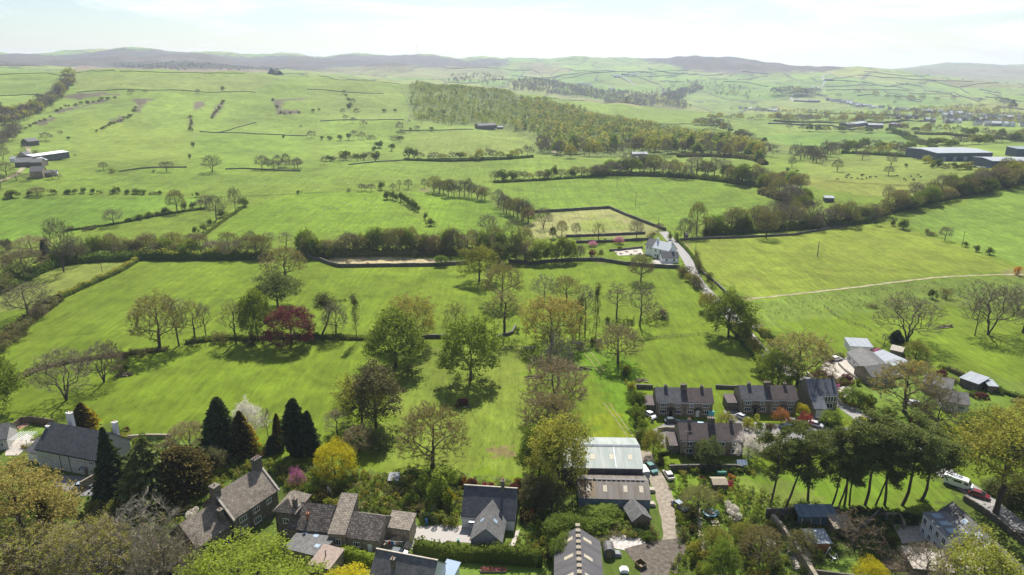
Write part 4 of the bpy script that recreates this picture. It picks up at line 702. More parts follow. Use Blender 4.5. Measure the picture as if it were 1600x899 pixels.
# ---------------------------------------------------------------- single trees of the near fields
TR = [
 ('bare', 104, 626, 98, 84, 'wide bare tree with twisting limbs, alone low in the left field'),
 ('bare', 163, 598, 74, 62, 'bare many-stemmed tree beside a heap of pale stones on the stream bank'),
 ('green', -14, 655, 122, 92, 'large green leafy tree half cut off by the left edge of the picture'),
 ('bud', 250, 547, 103, 76, 'tall wide budding tree at the left end of the stream-side line'),
 ('tallbare', 280, 541, 84, 36, 'slim bare tree directly right of the wide budding tree by the stream'),
 ('tallbud', 305, 535, 76, 38, 'slim budding tree between two bare ones on the stream bank'),
 ('tallbare', 323, 532, 64, 24, 'smallest slender bare tree on the stream bank'),
 ('tallbud', 369, 536, 76, 40, 'pale-budded tree just left of the bright green stream-side tree'),
 ('green', 404, 534, 93, 52, 'bright green leafy tree next to the copper beech'),
 ('copper', 456, 540, 74, 74, 'copper beech with wine-red foliage on the stream bank'),
 ('flatpine', 503, 522, 68, 58, 'leaning pine with a flat dark top behind the copper beech'),
 ('bare', 525, 527, 66, 44, 'bare tree between the flat-topped pine and the ivy-covered trunk'),
 ('ivy', 558, 534, 78, 12, 'lone narrow ivy-covered trunk left of the big yellow-green trees'),
 ('ochre', 645, 540, 94, 70, 'yellow-green domed tree standing behind the big dark-shaded leafy one'),
 ('green', 618, 575, 106, 94, 'large rounded leafy tree in front of a yellow-green dome'),
 ('tallbud', 712, 545, 84, 42, 'thin budding tree rising behind the left side of the twin-stemmed leafy tree'),
 ('green', 735, 594, 116, 90, 'broad leafy tree with a dark forked trunk standing alone in the meadow'),
 ('blackpine', 434, 480, 68, 64, 'dark evergreen tree above the copper beech at the field edge'),
 ('bud', 446, 440, 64, 66, 'brownish budding tree directly behind the dark evergreen'),
 ('tallbud', 788, 524, 84, 58, 'tall budding tree with an ivied trunk left of the stream gap'),
 ('bud', 784, 474, 72, 62, 'grey-brown budding tree between the yellow-green one and the ivied one'),
 ('olive', 749, 440, 70, 60, 'yellow-green tree casting a dark shadow by the far wall of the lush field'),
 ('blackpine', 777, 408, 34, 26, 'small dark evergreen just right of the yellow-green field tree'),
 ('ochre', 862, 540, 92, 88, 'rounded ochre budding tree, broadest in the middle of the picture'),
 ('baregrey', 850, 468, 48, 46, 'pale bare tree behind the rounded ochre tree'),
 ('bud', 886, 470, 46, 42, 'small budding tree behind the right shoulder of the ochre tree'),
 ('ivy', 905, 526, 66, 15, 'thick ivy-covered leaning tree right of the ochre tree'),
 ('tallbare', 914, 522, 84, 30, 'bare tree rising out of an ivy-covered neighbour'),
 ('ivy', 931, 524, 84, 10, 'straight thin column of ivy in the middle tree group'),
 ('tallbare', 963, 497, 60, 34, 'bare upright tree right of the ivy column'),
 ('tallbare', 1000, 510, 76, 38, 'tall two-stemmed bare tree at the right end of the middle group'),
 ('budbrown', 1001, 440, 50, 36, 'brown tree in front of the white inn garden'),
 ('twigshrub', 1022, 500, 34, 44, 'low twiggy tree beside the ditch right of the middle group'),
 ('budbrown', 966, 568, 74, 66, 'round-headed brown budding tree alone on the bright slope'),
 ('baregrey', 872, 604, 94, 58, 'tall grey bare tree in the central column, topmost of three'),
 ('budbrown', 866, 652, 110, 88, 'brown bare-twigged tree in the middle of the central column'),
 ('olive', 872, 765, 138, 98, 'tall olive tree with an ivied trunk overhanging the green barn'),
 ('green', 842, 744, 92, 60, 'leafy yellow-green tree left of the tree overhanging the barn'),
 ('bud', 676, 730, 114, 108, 'symmetrical domed tree with fine bare branches in front of the meadow'),
 ('darkoak', 588, 668, 116, 84, 'dark evergreen tree behind the brownish tree in mid picture left'),
 ('tallbud', 872, 702, 104, 66, 'tall budding tree in the gap of the central column above the barn tree'),
 ('budbrown', 852, 690, 90, 70, 'brown bushy tree low on the left side of the central column'),
 ('tallbud', 860, 560, 62, 40, 'thin budding tree at the foot of the rounded ochre tree'),
 ('olive', 566, 662, 94, 86, 'brownish olive tree leaning against a dark evergreen'),
 ('blackpine', 592, 705, 40, 34, 'small dark evergreen at the foot of the brownish olive tree'),
 ('budbrown', 562, 706, 52, 48, 'reddish-brown bushy tree above the golden tree'),
 ('tallbare', 528, 688, 56, 36, 'thin grey bare tree behind the golden tree'),
 ('cypress', 350, 712, 96, 46, 'largest black-green cypress left of the white blossom tree'),
 ('goldcypress', 382, 712, 74, 34, 'yellow-edged cypress beside the largest dark one'),
 ('cypress', 466, 712, 92, 36, 'tall dark cypress behind the magenta blossom'),
 ('cypress', 486, 712, 72, 24, 'narrow dark cypress leaning on the taller one by the golden tree'),
 ('goldcypress', 437, 700, 56, 18, 'slim dull cypress left of the tall dark cypress'),
 ('spruce', 425, 705, 28, 22, 'short dark conifer at the foot of the cypress group'),
 ('tallbare', 420, 690, 56, 18, 'thin bare sapling between the white blossom and the cypresses'),
 ('goldcypress', 134, 674, 50, 31, 'cone-shaped cypress with a golden edge behind the slate house'),
 ('goldshrub', 147, 676, 13, 16, 'small clipped golden bush beside the golden-edged cypress'),
 ('white', 391, 690, 80, 46, 'white blossom tree by the dark cypresses'),
 ('budbrown', 298, 708, 60, 56, 'rounded grey-brown bare tree left of the big dark cypress'),
 ('gold', 525, 748, 72, 66, 'brilliant golden-yellow tree in the gardens'),
 ('magenta', 465, 762, 40, 24, 'small magenta blossom tree beside the manor chimney'),
 ('spruce', 180, 772, 108, 46, 'dark pointed conifer covering the end of the slate house'),
 ('cedar', 238, 776, 104, 78, 'broad dark cedar right of the slate house'),
 ('yew', 287, 768, 80, 72, 'brownish yew between the cedar and the manor roof'),
 ('darkoak', 332, 740, 52, 42, 'dark evergreen behind the manor roof'),
 ('ochre', 45, 872, 170, 150, 'huge yellow-olive tree filling the lower left corner'),
 ('bud', 60, 935, 130, 150, 'olive-brown bare-topped tree below the huge yellow-olive one'),
 ('bud', 160, 945, 150, 130, 'brown twiggy tree at the bottom edge left of the pale bare one'),
 ('bare', 268, 965, 150, 110, 'dark bare tree at the bottom edge between the pale tree and the bright green crown'),
 ('baregrey', 208, 925, 160, 165, 'pale grey bare tree with crooked limbs in the lower left'),
 ('olive', -40, 800, 110, 90, 'olive tree mostly beyond the left edge above the huge one'),
 ('fresh', 385, 960, 150, 190, 'bright green leafy crown at the bottom edge below the manor'),
 ('gold', 545, 950, 74, 96, 'yellow-green budding tree cut off by the bottom edge near the low roofs'),
 ('yew', 75, 835, 60, 18, 'thin dark conifer poking through the huge olive crown'),
 ('green', 1138, 528, 84, 72, 'leafy green tree beside the lane casting a round shadow'),
 ('olive', 1104, 486, 36, 30, 'small olive tree on the lane verge above the leafy one'),
 ('bud', 1246, 604, 100, 96, 'large budding tree with a dark trunk beside the bungalow hedge'),
 ('green', 1215, 608, 76, 62, 'leafy tree left of the large budding tree by the lane'),
 ('bare', 1417, 533, 86, 88, 'bare spreading tree alone in the right field above the bungalows'),
 ('bare', 1544, 523, 96, 84, 'big bare tree with a wide crown near the right edge'),
 ('tallbare', 1523, 525, 70, 22, 'slender bare tree tight against the big bare one on the left'),
 ('bare', 1598, 520, 82, 60, 'bare tree half cut off by the right edge of the field'),
 ('bud', 1413, 645, 100, 100, 'large budding tree standing in front of the bungalow roofs'),
 ('bare', 1458, 678, 84, 66, 'bare branching tree in front of the rear bungalows'),
 ('cypress', 1400, 535, 22, 18, 'small dark conifer at the corner of the pale-roofed bungalow garden'),
 ('tallbare', 1382, 537, 18, 12, 'leafless sapling beside the small dark garden conifer'),
 ('olive', 1430, 560, 34, 34, 'round olive tree right of the small dark garden conifer'),
 ('highcrown', 1556, 802, 176, 150, 'very large yellow-olive tree beside the white van'),
 ('olive', 1612, 695, 90, 80, 'yellow-olive tree at the right edge behind the largest one'),
 ('green', 1560, 690, 60, 110, 'leafy dark crown behind the very large olive tree'),
 ('darkoak', 1600, 800, 70, 60, 'dark evergreen shading the lane at the right edge'),
 ('olive', 1528, 945, 122, 112, 'olive crown at the bottom right in front of the long slate roof'),
 ('bare', 1436, 925, 92, 82, 'bare twisted tree at the bottom edge by the flat roof'),
 ('twigshrub', 1335, 862, 76, 66, 'dark reddish-brown bushy tree behind the garden sheds'),
 ('gold', 1358, 925, 60, 46, 'yellow-leaved bushy tree on the bottom lawn'),
 ('bud', 1250, 870, 52, 44, 'pale budding tree beside the white shed roof'),
 ('bud', 1185, 880, 66, 60, 'olive budding tree left of the diagonal garden wall'),
 ('blackpine', 1106, 726, 50, 42, 'dark rounded evergreen in front of the brown-tiled terrace'),
 ('white', 1168, 716, 52, 40, 'white-flowering tree at the corner of the brown-tiled terrace'),
 ('white', 1204, 705, 40, 34, 'white-flowering tree directly left of the pines'),
 ('olive', 1134, 668, 30, 32, 'rounded olive tree between the two stone house pairs'),
 ('oliveshrub', 1171, 672, 28, 24, 'olive bush before the right-hand stone pair'),
 ('orange', 1220, 662, 30, 26, 'orange maple in the parking court'),
 ('gold', 1252, 650, 24, 20, 'yellow-orange tree in the parking court'),
 ('red', 1258, 668, 28, 22, 'deep red maple in the parking court'),
 ('green', 1297, 664, 28, 30, 'leafy tree right of the slate house garage'),
 ('green', 1330, 632, 34, 36, 'leafy tree inside the lane hedge below the bungalows'),
 ('shrub', 1352, 640, 30, 30, 'dense green bush right of the leafy tree by the lane hedge'),
 ('olive', 1020, 712, 52, 34, 'olive tree overhanging the top of the yard track'),
 ('bud', 1090, 800, 48, 52, 'yellowish budding tree right of the yard track'),
 ('shrub', 683, 790, 62, 60, 'feathery green rounded tree left of the slate cottage'),
 ('goldshrub', 698, 790, 30, 20, 'lime yellow bush between the rounded tree and the cottage'),
 ('darkoak', 835, 735, 54, 30, 'narrow dark tree left of the barn overhang'),
 ('darkoak', 838, 795, 60, 46, 'dark evergreen in shade left of the corrugated barns'),
 ('darkoak', 862, 800, 60, 40, 'dark ivy-grown tree against the end of the green barn'),
 ('green', 885, 850, 62, 66, 'bushy leafy tree above the bottom slate barn'),
 ('green', 935, 815, 34, 62, 'spreading green bush in front of the brown barn'),
 ('green', 878, 880, 54, 44, 'leafy bush against the left eave of the bottom slate barn'),
 ('green', 1128, 905, 70, 44, 'bushy green tree right of the churned yard'),
 ('olive', 1118, 862, 48, 44, 'olive tree above the bushy one by the churned yard'),
 ('olive', 1160, 850, 44, 40, 'olive tree in the lower right gardens'),
 ('fresh', 1105, 899, 24, 26, 'round fresh green bush at the bottom by the yard'),
]
for a in TR: plant(*a)
for i, (x, y, h, wd) in enumerate([(1203, 790, 132, 66), (1228, 793, 128, 70), (1297, 795, 132, 72), (1310, 793, 122, 60), (1319, 791, 136, 66), (1327, 790, 112, 50), (1351, 790, 134, 70), (1368, 790, 118, 60), (1382, 790, 136, 76), (1409, 790, 134, 84), (1262, 782, 120, 70), (1440, 782, 122, 76)]):
    plant('pine', x, y, h * (1 + .1 * sin(i * 2.3)), wd * 1.12, '%s Scots pine from the left in the leaning row on the lawn' % ordn(i + 1) if i else 'leftmost Scots pine of the leaning row on the lawn', 'Scots pines on the lawn', rz=RN.uniform(-.5, .5))
# ---------------------------------------------------------------- rows and belts
row('in the hawthorn row of the upper left field', 'h 18 309 14 20;h 46 307 10 9;r 59 306 16 24;h 84 304 10 11;h 106 303 8 12;h 117 303 9 7;h 131 302 10 10;h 147 303 10 12;s 158 302 5 7;h 177 303 8 10;h 184 302 12 10;h 199 303 8 9;h 213 303 9 12;h 224 304 9 12;s 235 304 5 7;s 242 304 6 7;h 250 304 7 7;h 307 308 9 10')
row('on the hedge line across the left fields', 's 112 360 9 9;s 140 359 8 20;b 178 352 30 29;h 201 346 7 13;h 218 343 9 14;h 233 340 10 12;h 246 337 7 12;h 258 335 12 13;u 277 331 38 27;h 290 328 14 14;h 302 326 12 12;b 314 325 16 18;b 322 324 24 22')
row('on the curved hedge by the left fields', 'b 338 345 46 28;h 347 340 14 14;b 368 331 44 19;h 382 323 16 16;h 330 353 13 12;h 318 362 13 13;h 306 366 14 12;r 300 384 22 18')
row('in front of the tree belt on the left', 'b 100 425 96 46;C 72 405 32 16;C 90 408 26 13;r 40 428 48 60;b 120 412 46 34;s 15 425 36 30;b 8 404 34 26;h 12 392 22 22;r 50 395 32 52;e 30 438 34 40;s 5 455 34 38;b 46 495 66 62;s 70 480 22 30')
belt('of the long belt across the picture, left half', '96,410 150,403 210,400 300,400 400,402 420,404', 26, 'burGtuG', (22, 38), (20, 34), 3, 5)
row('standing out above the long belt', 'u 272 392 34 34;u 358 388 30 30;b 393 384 28 18;t 421 385 26 18;t 447 387 28 22;c 271 390 22 30;r 190 402 26 32')
belt('of the long belt, right half', '470,399 520,400 600,398 700,397 790,396', 36, 'burUGsGu', (24, 44), (20, 32), 3, 6)
row('of green bushes before the right half of the belt', 'F 495 404 20 18;F 513 404 16 16;d 524 400 20 12;G 690 416 20 20;s 543 414 8 8;n 574 414 5 5')
row('of the dark trees by the lush field corner', 'e 806 408 52 28;e 795 412 34 20;u 820 410 40 34;e 832 412 26 28;G 845 412 44 24;G 862 412 40 22;G 878 410 44 24;G 892 410 38 22;b 903 408 28 18;b 762 366 36 30;b 800 372 34 24;s 778 404 26 24;u 820 398 48 26')
row('around the cricket field', 'b 818 345 40 24;b 826 347 34 20;b 849 357 38 28;e 864 373 24 12;b 900 370 26 16;U 935 377 34 22;b 994 373 34 22;u 878 368 26 18;P 926 385 10 14;P 967 381 14 16;k 925 402 14 14;e 939 402 15 8;d 945 377 6 7;d 957 377 5 6;d 967 380 6 7;s 1018 373 14 18;b 1030 360 14 14;P 830 340 12 10;P 822 337 10 8;h 968 391 8 12;b 907 403 22 14')
row('beside the lane by the inn', 'd 1047 375 14 10;d 1057 377 16 14;b 1069 373 36 24;u 1088 368 58 28;b 1082 374 30 18;s 1100 368 14 14;s 1092 425 22 14')
belt('of the lane hedge between inn and bend', '1066,428 1076,440 1090,452 1100,456', 6, 'ssho', (14, 22), (14, 20), 2, 7)
belt('on the right verge of the lane below the inn', '1086,406 1092,420 1106,436 1114,452', 7, 'ss', (9, 16), (8, 13), 2, 8)
belt('of the big hedgerow wood right of the inn', '1104,366 1150,362 1200,360 1250,356 1300,352 1350,345', 30, 'buGtuGU', (20, 42), (20, 30), 4, 9)
belt('of the hedgerow wood climbing to the right edge', '1350,345 1400,330 1450,318 1520,302 1600,288 1660,275', 34, 'uGshuuG', (15, 32), (18, 30), 4, 10)
row('standing before the hedgerow wood', 'u 1197 372 50 32;b 1300 352 34 26;b 1274 360 28 28;b 1366 350 30 14')
row('in the line of small trees on the right field', 'h 1395 353 10 7;h 1411 358 18 17;s 1449 367 12 10;s 1458 368 8 14;b 1476 376 26 20;h 1508 386 10 9;h 1525 393 12 14;h 1546 398 13 12;h 1368 349 8 6')
row('in the rough pasture at right', 'h 1457 467 18 18;s 1478 466 20 20;s 1400 480 16 18;s 1363 480 9 22;n 1588 430 16 10')
belt('of the wood behind the round field, left part', '675,300 700,304 730,308 760,316', 13, 'btbu', (20, 30), (12, 20), 3, 11)
belt('of the short row running down to the belt', '776,322 790,332 812,342 826,352', 8, 'bbu', (22, 32), (14, 22), 2, 12)
row('on the hedge line behind the middle fields', 'b 565 299 14 11;b 570 298 11 8;b 580 299 14 14;h 596 297 15 12;b 614 296 11 10;t 624 296 16 8;b 638 295 16 14;b 663 294 16 10;h 467 304 8 8;s 545 300 7 7')
belt('of the clipped thorn row between the two middle fields', '603,311 622,315 640,322 656,334', 10, 'h', (10, 15), (8, 13), 1, 13)
row('at the lower end of the thorn row', 'h 665 344 13 8;h 673 353 13 14')
belt('of the row above the round field', '772,284 800,282 850,280 900,276 945,274', 17, 'bbhu', (10, 20), (12, 19), 2, 14)
belt('of the far wood edge behind the round field', '925,273 980,272 1040,274 1100,278 1160,286 1200,292', 30, 'bbutGG', (18, 34), (16, 26), 4, 15)
belt('of the wood bending down to the hedgerow wood', '1190,300 1220,310 1240,318 1250,328 1230,340 1170,350', 20, 'butGs', (18, 36), (16, 26), 5, 16)
row('in the far left field', 'b 162 266 14 14;s 175 270 8 12;b 261 269 19 21;b 332 269 31 28;s 240 270 5 6;s 300 205 7 6;h 302 230 9 7;h 297 248 8 6;b 205 147 8 11;b 227 146 7 8;b 309 146 8 8;h 348 141 6 6')
belt('of the clump line beside the big hillside field', '405,266 425,265 450,262 470,264', 8, 'Bb', (10, 24), (12, 18), 2, 17)
belt('of the low hedge trees across the hill foot', '505,256 530,252 560,250 590,252', 10, 'BH', (8, 17), (10, 16), 2, 18)
belt('of the hill-foot row right of the wood gap', '632,250 670,248 700,250 740,250 790,248 830,244', 18, 'BVH', (8, 20), (10, 18), 2, 19)
row('on the lower hillside', 'B 487 216 14 16;H 503 219 7 7;H 516 219 7 8;H 532 220 10 10;H 545 219 11 8;B 553 219 17 14;B 566 218 14 12;B 580 223 14 14;H 592 231 12 14;H 584 236 8 8;B 540 188 10 9;B 557 180 12 10;H 545 170 8 8;B 552 192 10 10;B 568 199 12 12;B 536 178 9 9;H 490 176 6 6;H 499 174 5 5;H 600 176 6 8;H 618 176 6 6;B 538 147 7 8;B 552 163 10 8;H 443 216 6 5;B 470 200 5 5')
row('up the gully beside the plantation', 'B 625 205 17 14;B 628 214 14 12;B 617 225 15 16;H 612 236 12 12;H 625 222 10 12;H 642 205 6 5;B 652 204 9 10;H 674 205 7 6')
belt('of the wooded gill at the left edge, upper bank', '0,192 20,186 50,174 80,160 100,140 112,128', 30, 'BBBV', (11, 19), (12, 18), 6, 20)
belt('of the wooded gill at the left edge, lower bank', '-5,232 8,225 20,215 28,208', 14, 'BB', (14, 20), (14, 20), 5, 21)
row('around the left hill farm', 'B 72 220 15 20;B 95 211 8 8;H 108 219 6 6;B 40 236 12 12;B 32 252 14 14;b 5 250 24 20;b 10 275 26 24;b 26 282 16 18;b 46 282 14 18;b 82 280 14 16;b 92 280 10 10;b 2 295 28 20;B 118 245 5 5;s 55 244 10 10')
belt('of the crest clump against the moor', '420,117 431,117 440,117', 5, 'CB', (5, 10), (7, 11), 1, 22)
# the woods below the plantation: single trees one can tell apart, the rest of the wood as one mass
belt('of the lower wood edge by the yellow fields', '838,242 880,244 940,242 1000,240 1060,242 1110,238', 30, 'BBVE', (18, 30), (13, 20), 4, 23)
belt('of the trees beside the yellow hill pasture', '1120,246 1150,243 1180,246 1190,254', 12, 'BVE', (14, 24), (12, 18), 3, 24)
belt('of the parkland clump before the warehouses', '1238,246 1262,250 1282,258 1290,246 1312,240', 18, 'BBb', (14, 24), (12, 18), 5, 25)
row('in the parkland before the warehouses', 'b 1237 262 20 13;b 1270 254 30 20;b 1308 268 22 17;b 1392 260 24 17;b 1347 250 18 20;b 1388 274 16 16;H 1415 262 7 6;H 1230 270 9 6;H 1245 270 5 6;b 1162 222 20 18;B 1158 230 14 12;B 1147 222 14 12;h 1457 263 8 8;h 1515 266 8 10')
belt('of the hedgerow before the warehouses', '1315,236 1360,238 1400,240 1420,244', 12, 'BVH', (8, 16), (12, 18), 2, 26)
belt('of the bushes by the warehouse car park', '1425,246 1450,258 1475,262 1500,264 1520,266', 11, 'hsV', (8, 13), (10, 14), 2, 27)
belt('of the wood at the right edge by the warehouses', '1520,305 1550,290 1580,280 1620,270', 14, 'ubrV', (20, 34), (20, 30), 5, 28)
belt('of the trees behind the warehouses', '1450,230 1500,226 1560,222 1610,214', 16, 'VEB', (9, 16), (12, 18), 3, 29)
belt('of the hedge climbing past the warehouses', '1395,208 1415,214 1435,222 1460,232', 14, 'HB', (6, 9), (8, 11), 1, 30)
belt('of the dark hillside clump right of the ridge wall', '1088,200 1105,200 1125,202 1135,205', 12, 'BBV', (10, 18), (10, 15), 4, 31)
belt('of the hedge falling from the hillside clump', '1140,208 1160,214 1180,222 1195,228', 9, 'HB', (6, 12), (8, 12), 2, 32)
belt('of the hedge with trees below the far village', '1210,188 1260,190 1320,192 1380,190 1440,188', 26, 'BV', (8, 15), (9, 14), 3, 33)
belt('of the hedge trees beside the far cottages', '1440,205 1490,208 1540,213 1600,218', 16, 'VBE', (8, 14), (8, 14), 3, 34)
belt('of the clump above the cream farm', '1206,150 1225,148 1240,148 1262,150 1280,146', 14, 'BBV', (8, 14), (9, 14), 3, 35)
row('on the far right hillside', 'B 1568 165 14 14;B 1575 166 12 14;C 1582 166 10 10;B 1560 160 10 12;B 1530 160 8 8;B 1398 163 6 6;B 1388 169 6 5;B 1485 150 5 6;B 1350 133 5 12;B 1325 130 4 8')
row('in the stream-bank scrub', 's 342 535 22 24;s 354 538 14 14;d 385 540 18 22;s 190 560 14 20;s 210 553 12 18;s 225 556 10 16;D 392 538 22 20;d 345 542 9 10;s 186 588 24 22;h 197 580 12 10;T 175 566 40 30;T 90 590 30 24')
row('at the left field corner by the rough hedge', 's 40 520 24 30;s 20 535 22 30;T 60 498 26 30;s 5 548 20 30')
row('around the trunks of the middle group', 'd 948 505 12 12;h 985 507 10 12;d 925 540 16 14;h 1035 496 14 16;s 895 532 20 16;h 640 190 3 3;d 808 520 10 10')
row('on the slope beside the bright field', 'O 977 585 22 16;h 977 590 18 16;O 985 610 20 14;O 987 612 18 14;h 1010 645 14 12;k 724 634 16 20;d 604 590 14 14;s 638 578 10 14;F 608 578 10 16')
belt('of the hedge between meadow track and houses', '992,635 996,655 1000,675 1004,695', 9, 'OdGd', (18, 30), (16, 24), 2, 36)
belt('of the lane hedge above the houses', '1150,512 1165,530 1180,548 1195,566 1205,580', 11, 'odhdO', (14, 24), (16, 24), 3, 37)
belt('of the right lane verge above the bungalows', '1172,508 1190,522 1206,540 1222,560', 8, 'hswO', (10, 18), (12, 20), 2, 38)
belt('of the bungalow front hedge', '1275,585 1290,598 1310,598 1330,598', 9, 'kTkd', (10, 16), (12, 18), 2, 39)
row('around the bungalow gardens', 'p 1368 554 12 18;k 1296 565 12 16;s 1313 560 12 20;y 1283 548 16 14;p 1305 606 8 12;h 1358 545 10 16;k 1455 590 12 18;k 1470 588 14 20;h 1472 580 12 14;y 1430 578 20 22;n 1425 585 10 12;d 1340 602 12 14;D 1478 602 9 12;s 1500 628 16 24;h 1520 618 10 20;k 1535 622 12 22;s 1592 630 10 24;h 1560 615 8 14;d 1388 655 22 26;D 1376 668 16 18;T 1400 672 18 24;s 1490 598 12 20;D 1590 620 8 14;s 1445 650 20 24;k 1430 660 14 18')
row('along the lane by the slate terrace', 'd 1305 670 14 18;O 1312 668 16 16;w 1192 700 22 26;D 1205 672 14 18;d 1168 660 12 16;d 1245 672 14 12;O 1240 664 12 14;d 1188 668 12 16')
row('behind the slate house on the left', 'k 181 672 9 11;F 187 678 11 14;k 198 674 9 10;O 195 684 12 16;s 92 672 14 26;d 66 684 12 26;D 60 700 10 14;O 40 700 9 14;s 78 662 8 14')
row('in the shrubbery right of the cedar', 'd 215 700 22 34;D 236 700 26 36;d 260 700 18 30;r 262 720 34 38;D 316 730 40 34;F 330 760 18 28;F 300 790 16 38;O 345 768 16 22;d 316 765 22 26;s 285 800 18 32;s 262 792 24 34;w 300 810 18 24;F 370 706 16 30;d 398 712 18 24;D 410 716 16 20;F 425 735 14 22;O 390 735 12 14;y 402 742 9 10;F 350 742 18 24')
row('in the wild garden above the stone barns', 'd 485 770 22 30;w 514 775 18 12;D 502 782 24 28;d 530 770 24 26;d 548 780 20 26;O 530 792 16 24;s 560 765 16 20;D 470 752 14 14;F 480 790 14 22;d 575 770 14 18;d 592 762 16 22;s 610 775 18 24;D 624 768 22 22;d 640 788 26 30;s 655 800 20 26;D 670 815 22 30;d 600 800 14 22;s 620 805 18 26;D 636 815 16 20;d 655 770 20 24;w 678 800 12 10;s 590 812 14 22;F 560 800 10 16;O 505 800 12 18;y 474 795 6 10;d 545 752 14 22;D 610 752 14 18;s 575 748 10 16;D 645 745 16 22;d 700 750 16 24;O 568 745 16 14;d 690 812 18 24;D 705 818 14 20')
row('in the border behind the slate cottage', 'n 727 758 14 14;k 739 760 17 18;R 757 765 14 12;O 748 764 12 12;y 740 772 6 8;O 772 764 10 14;y 785 762 8 8;d 794 766 12 12;k 805 768 16 18;n 808 756 10 16;F 752 770 7 12;d 730 770 10 10;s 715 790 12 14;O 714 776 14 14;d 712 808 14 18;y 722 762 6 8;R 768 760 8 8;F 764 768 6 9')
row('right of the slate cottage', 'D 828 815 26 30;n 824 810 18 20;d 842 830 22 26;O 855 850 24 24;D 850 822 22 24;d 862 845 30 28;k 863 872 26 22;O 812 880 12 14;F 838 872 10 18;n 805 766 10 14;D 812 790 18 20;D 858 830 24 24;O 838 858 14 20')
row('in front of the corrugated barns', 'd 905 820 30 40;F 925 826 20 30;d 955 820 24 36;F 940 835 16 26;s 960 835 14 28;D 995 835 14 20;d 1010 842 18 22;O 985 838 14 20;s 1020 840 14 16;s 940 845 12 24;d 970 812 16 26')
row('along the right side of the yard track', 'd 1050 730 10 12;d 1042 740 12 14;D 1030 725 14 16;s 1050 762 12 12;d 1068 750 12 16;k 1098 750 8 12;k 1115 756 11 10;R 1140 762 12 16;k 1130 760 10 12;O 1122 782 16 18;w 1140 800 20 24;D 1078 810 22 22;d 1062 820 20 18;s 1066 842 20 18;D 1086 832 16 18;O 1085 862 26 26;O 1100 876 30 30;d 1080 882 22 20;n 1120 850 10 14;w 1150 812 18 26;d 1178 815 16 24;D 1165 835 14 20;s 1066 780 14 16;F 1052 905 14 20;d 1035 912 14 20;n 1143 748 9 12')
row('in the lower right gardens', 'D 1165 870 16 20;d 1190 850 18 24;O 1206 830 20 26;D 1222 835 12 20;d 1140 880 8 10;D 1168 890 14 18;D 1176 906 18 20;n 1200 900 10 14;O 1178 905 26 28;d 1215 890 18 22;D 1208 910 20 24;y 1137 876 9 8;y 1155 876 8 8;d 1255 838 12 20;D 1290 850 14 18;O 1270 860 14 16;d 1300 870 12 16;w 1198 850 16 22;d 1225 862 14 18;s 1208 870 16 20;D 1310 835 14 18;d 1370 865 16 22;T 1385 872 24 30;D 1390 850 18 22;s 1375 840 14 18;d 1400 880 16 20;T 1400 905 30 40;D 1420 870 16 20;k 1300 815 18 24;d 1380 825 10 18;O 1480 905 24 30;d 1580 905 26 30;F 1585 890 14 18;D 1600 850 20 26;D 1570 870 14 20')
belt('of the dark hedge below the pines', '1240,812 1290,812 1340,806 1400,812 1428,812', 13, 'DdDh', (12, 20), (18, 28), 2, 40)
belt('of the scrub left of the pines lawn', '1060,740 1100,738 1130,740 1180,738 1220,738', 10, 'dDsO', (8, 14), (14, 22), 2, 41)
belt('of the lane-side trees under the huge olive tree', '1545,765 1560,775 1600,800', 6, 'DdDe', (16, 26), (22, 34), 4, 42)
belt('of the understorey at the bottom left', '-10,900 60,910 130,905 200,900 300,890', 14, 'rousu', (30, 50), (40, 60), 6, 43)
row('on the verge left of the lane at the bungalows', 'd 1228 600 16 18;d 1236 612 14 18;D 1262 606 16 20;F 1222 612 12 14;D 1185 588 20 24;s 1200 598 16 20;O 1190 575 18 20')

for k, (ln_, n_, wh) in enumerate([('84,177 100,168 130,163 165,156 182,154', 16, 'of the upper left gully scrub'), ('150,206 172,196 195,187 206,180 212,168', 15, 'of the scrub below the heart-shaped scar'), ('30,208 58,192 82,183', 8, 'of the scrub beside the wooded gill'), ('296,205 300,192 298,184', 6, 'of the short gully above the hill-foot wall'), ('330,187 340,174 350,160', 8, 'of the slanting scar on the hill'), ('540,148 548,162 545,172', 5, 'of the right-hand hill field gully'), ('425,157 432,168 440,178 470,178', 7, 'of the largest hill field scar')]): belt(wh, ln_, n_, 'SSH', (2.2, 4.5), (4, 9), 1.2, 70 + k)

belt('of the trees below the lower wood', '1090,234 1140,238 1185,243 1215,250', 11, 'BVE', (13, 22), (12, 18), 3, 81)
belt('of the rough ground by the hedgerow wood', '1200,286 1230,292 1252,303 1262,316', 10, 'buG', (16, 28), (14, 22), 4, 82)
belt('of the hedgerow wood back rank', '1380,322 1440,308 1500,296 1570,282', 14, 'ubG', (18, 30), (16, 24), 3, 83)
belt('of the low trees across the warehouse pasture', '1310,232 1350,232 1400,234 1440,230', 12, 'BVE', (8, 15), (10, 15), 3, 84)
belt('of the trees by the far farm sheds', '1230,204 1290,206 1330,206 1400,206 1450,204', 16, 'BVE', (7, 13), (9, 14), 2, 85)
belt('of the trees along the valley lane', '1100,184 1160,187 1220,190 1290,188', 14, 'BV', (7, 12), (8, 13), 2, 86)
belt('below the yellow hill pasture', '1010,232 1060,230 1110,226 1160,228', 10, 'BVE', (12, 20), (12, 18), 3, 87)
belt('of the field trees on the far right slope', '1300,152 1380,150 1460,158 1540,168 1590,174', 13, 'BV', (5, 9), (7, 11), 4, 88)
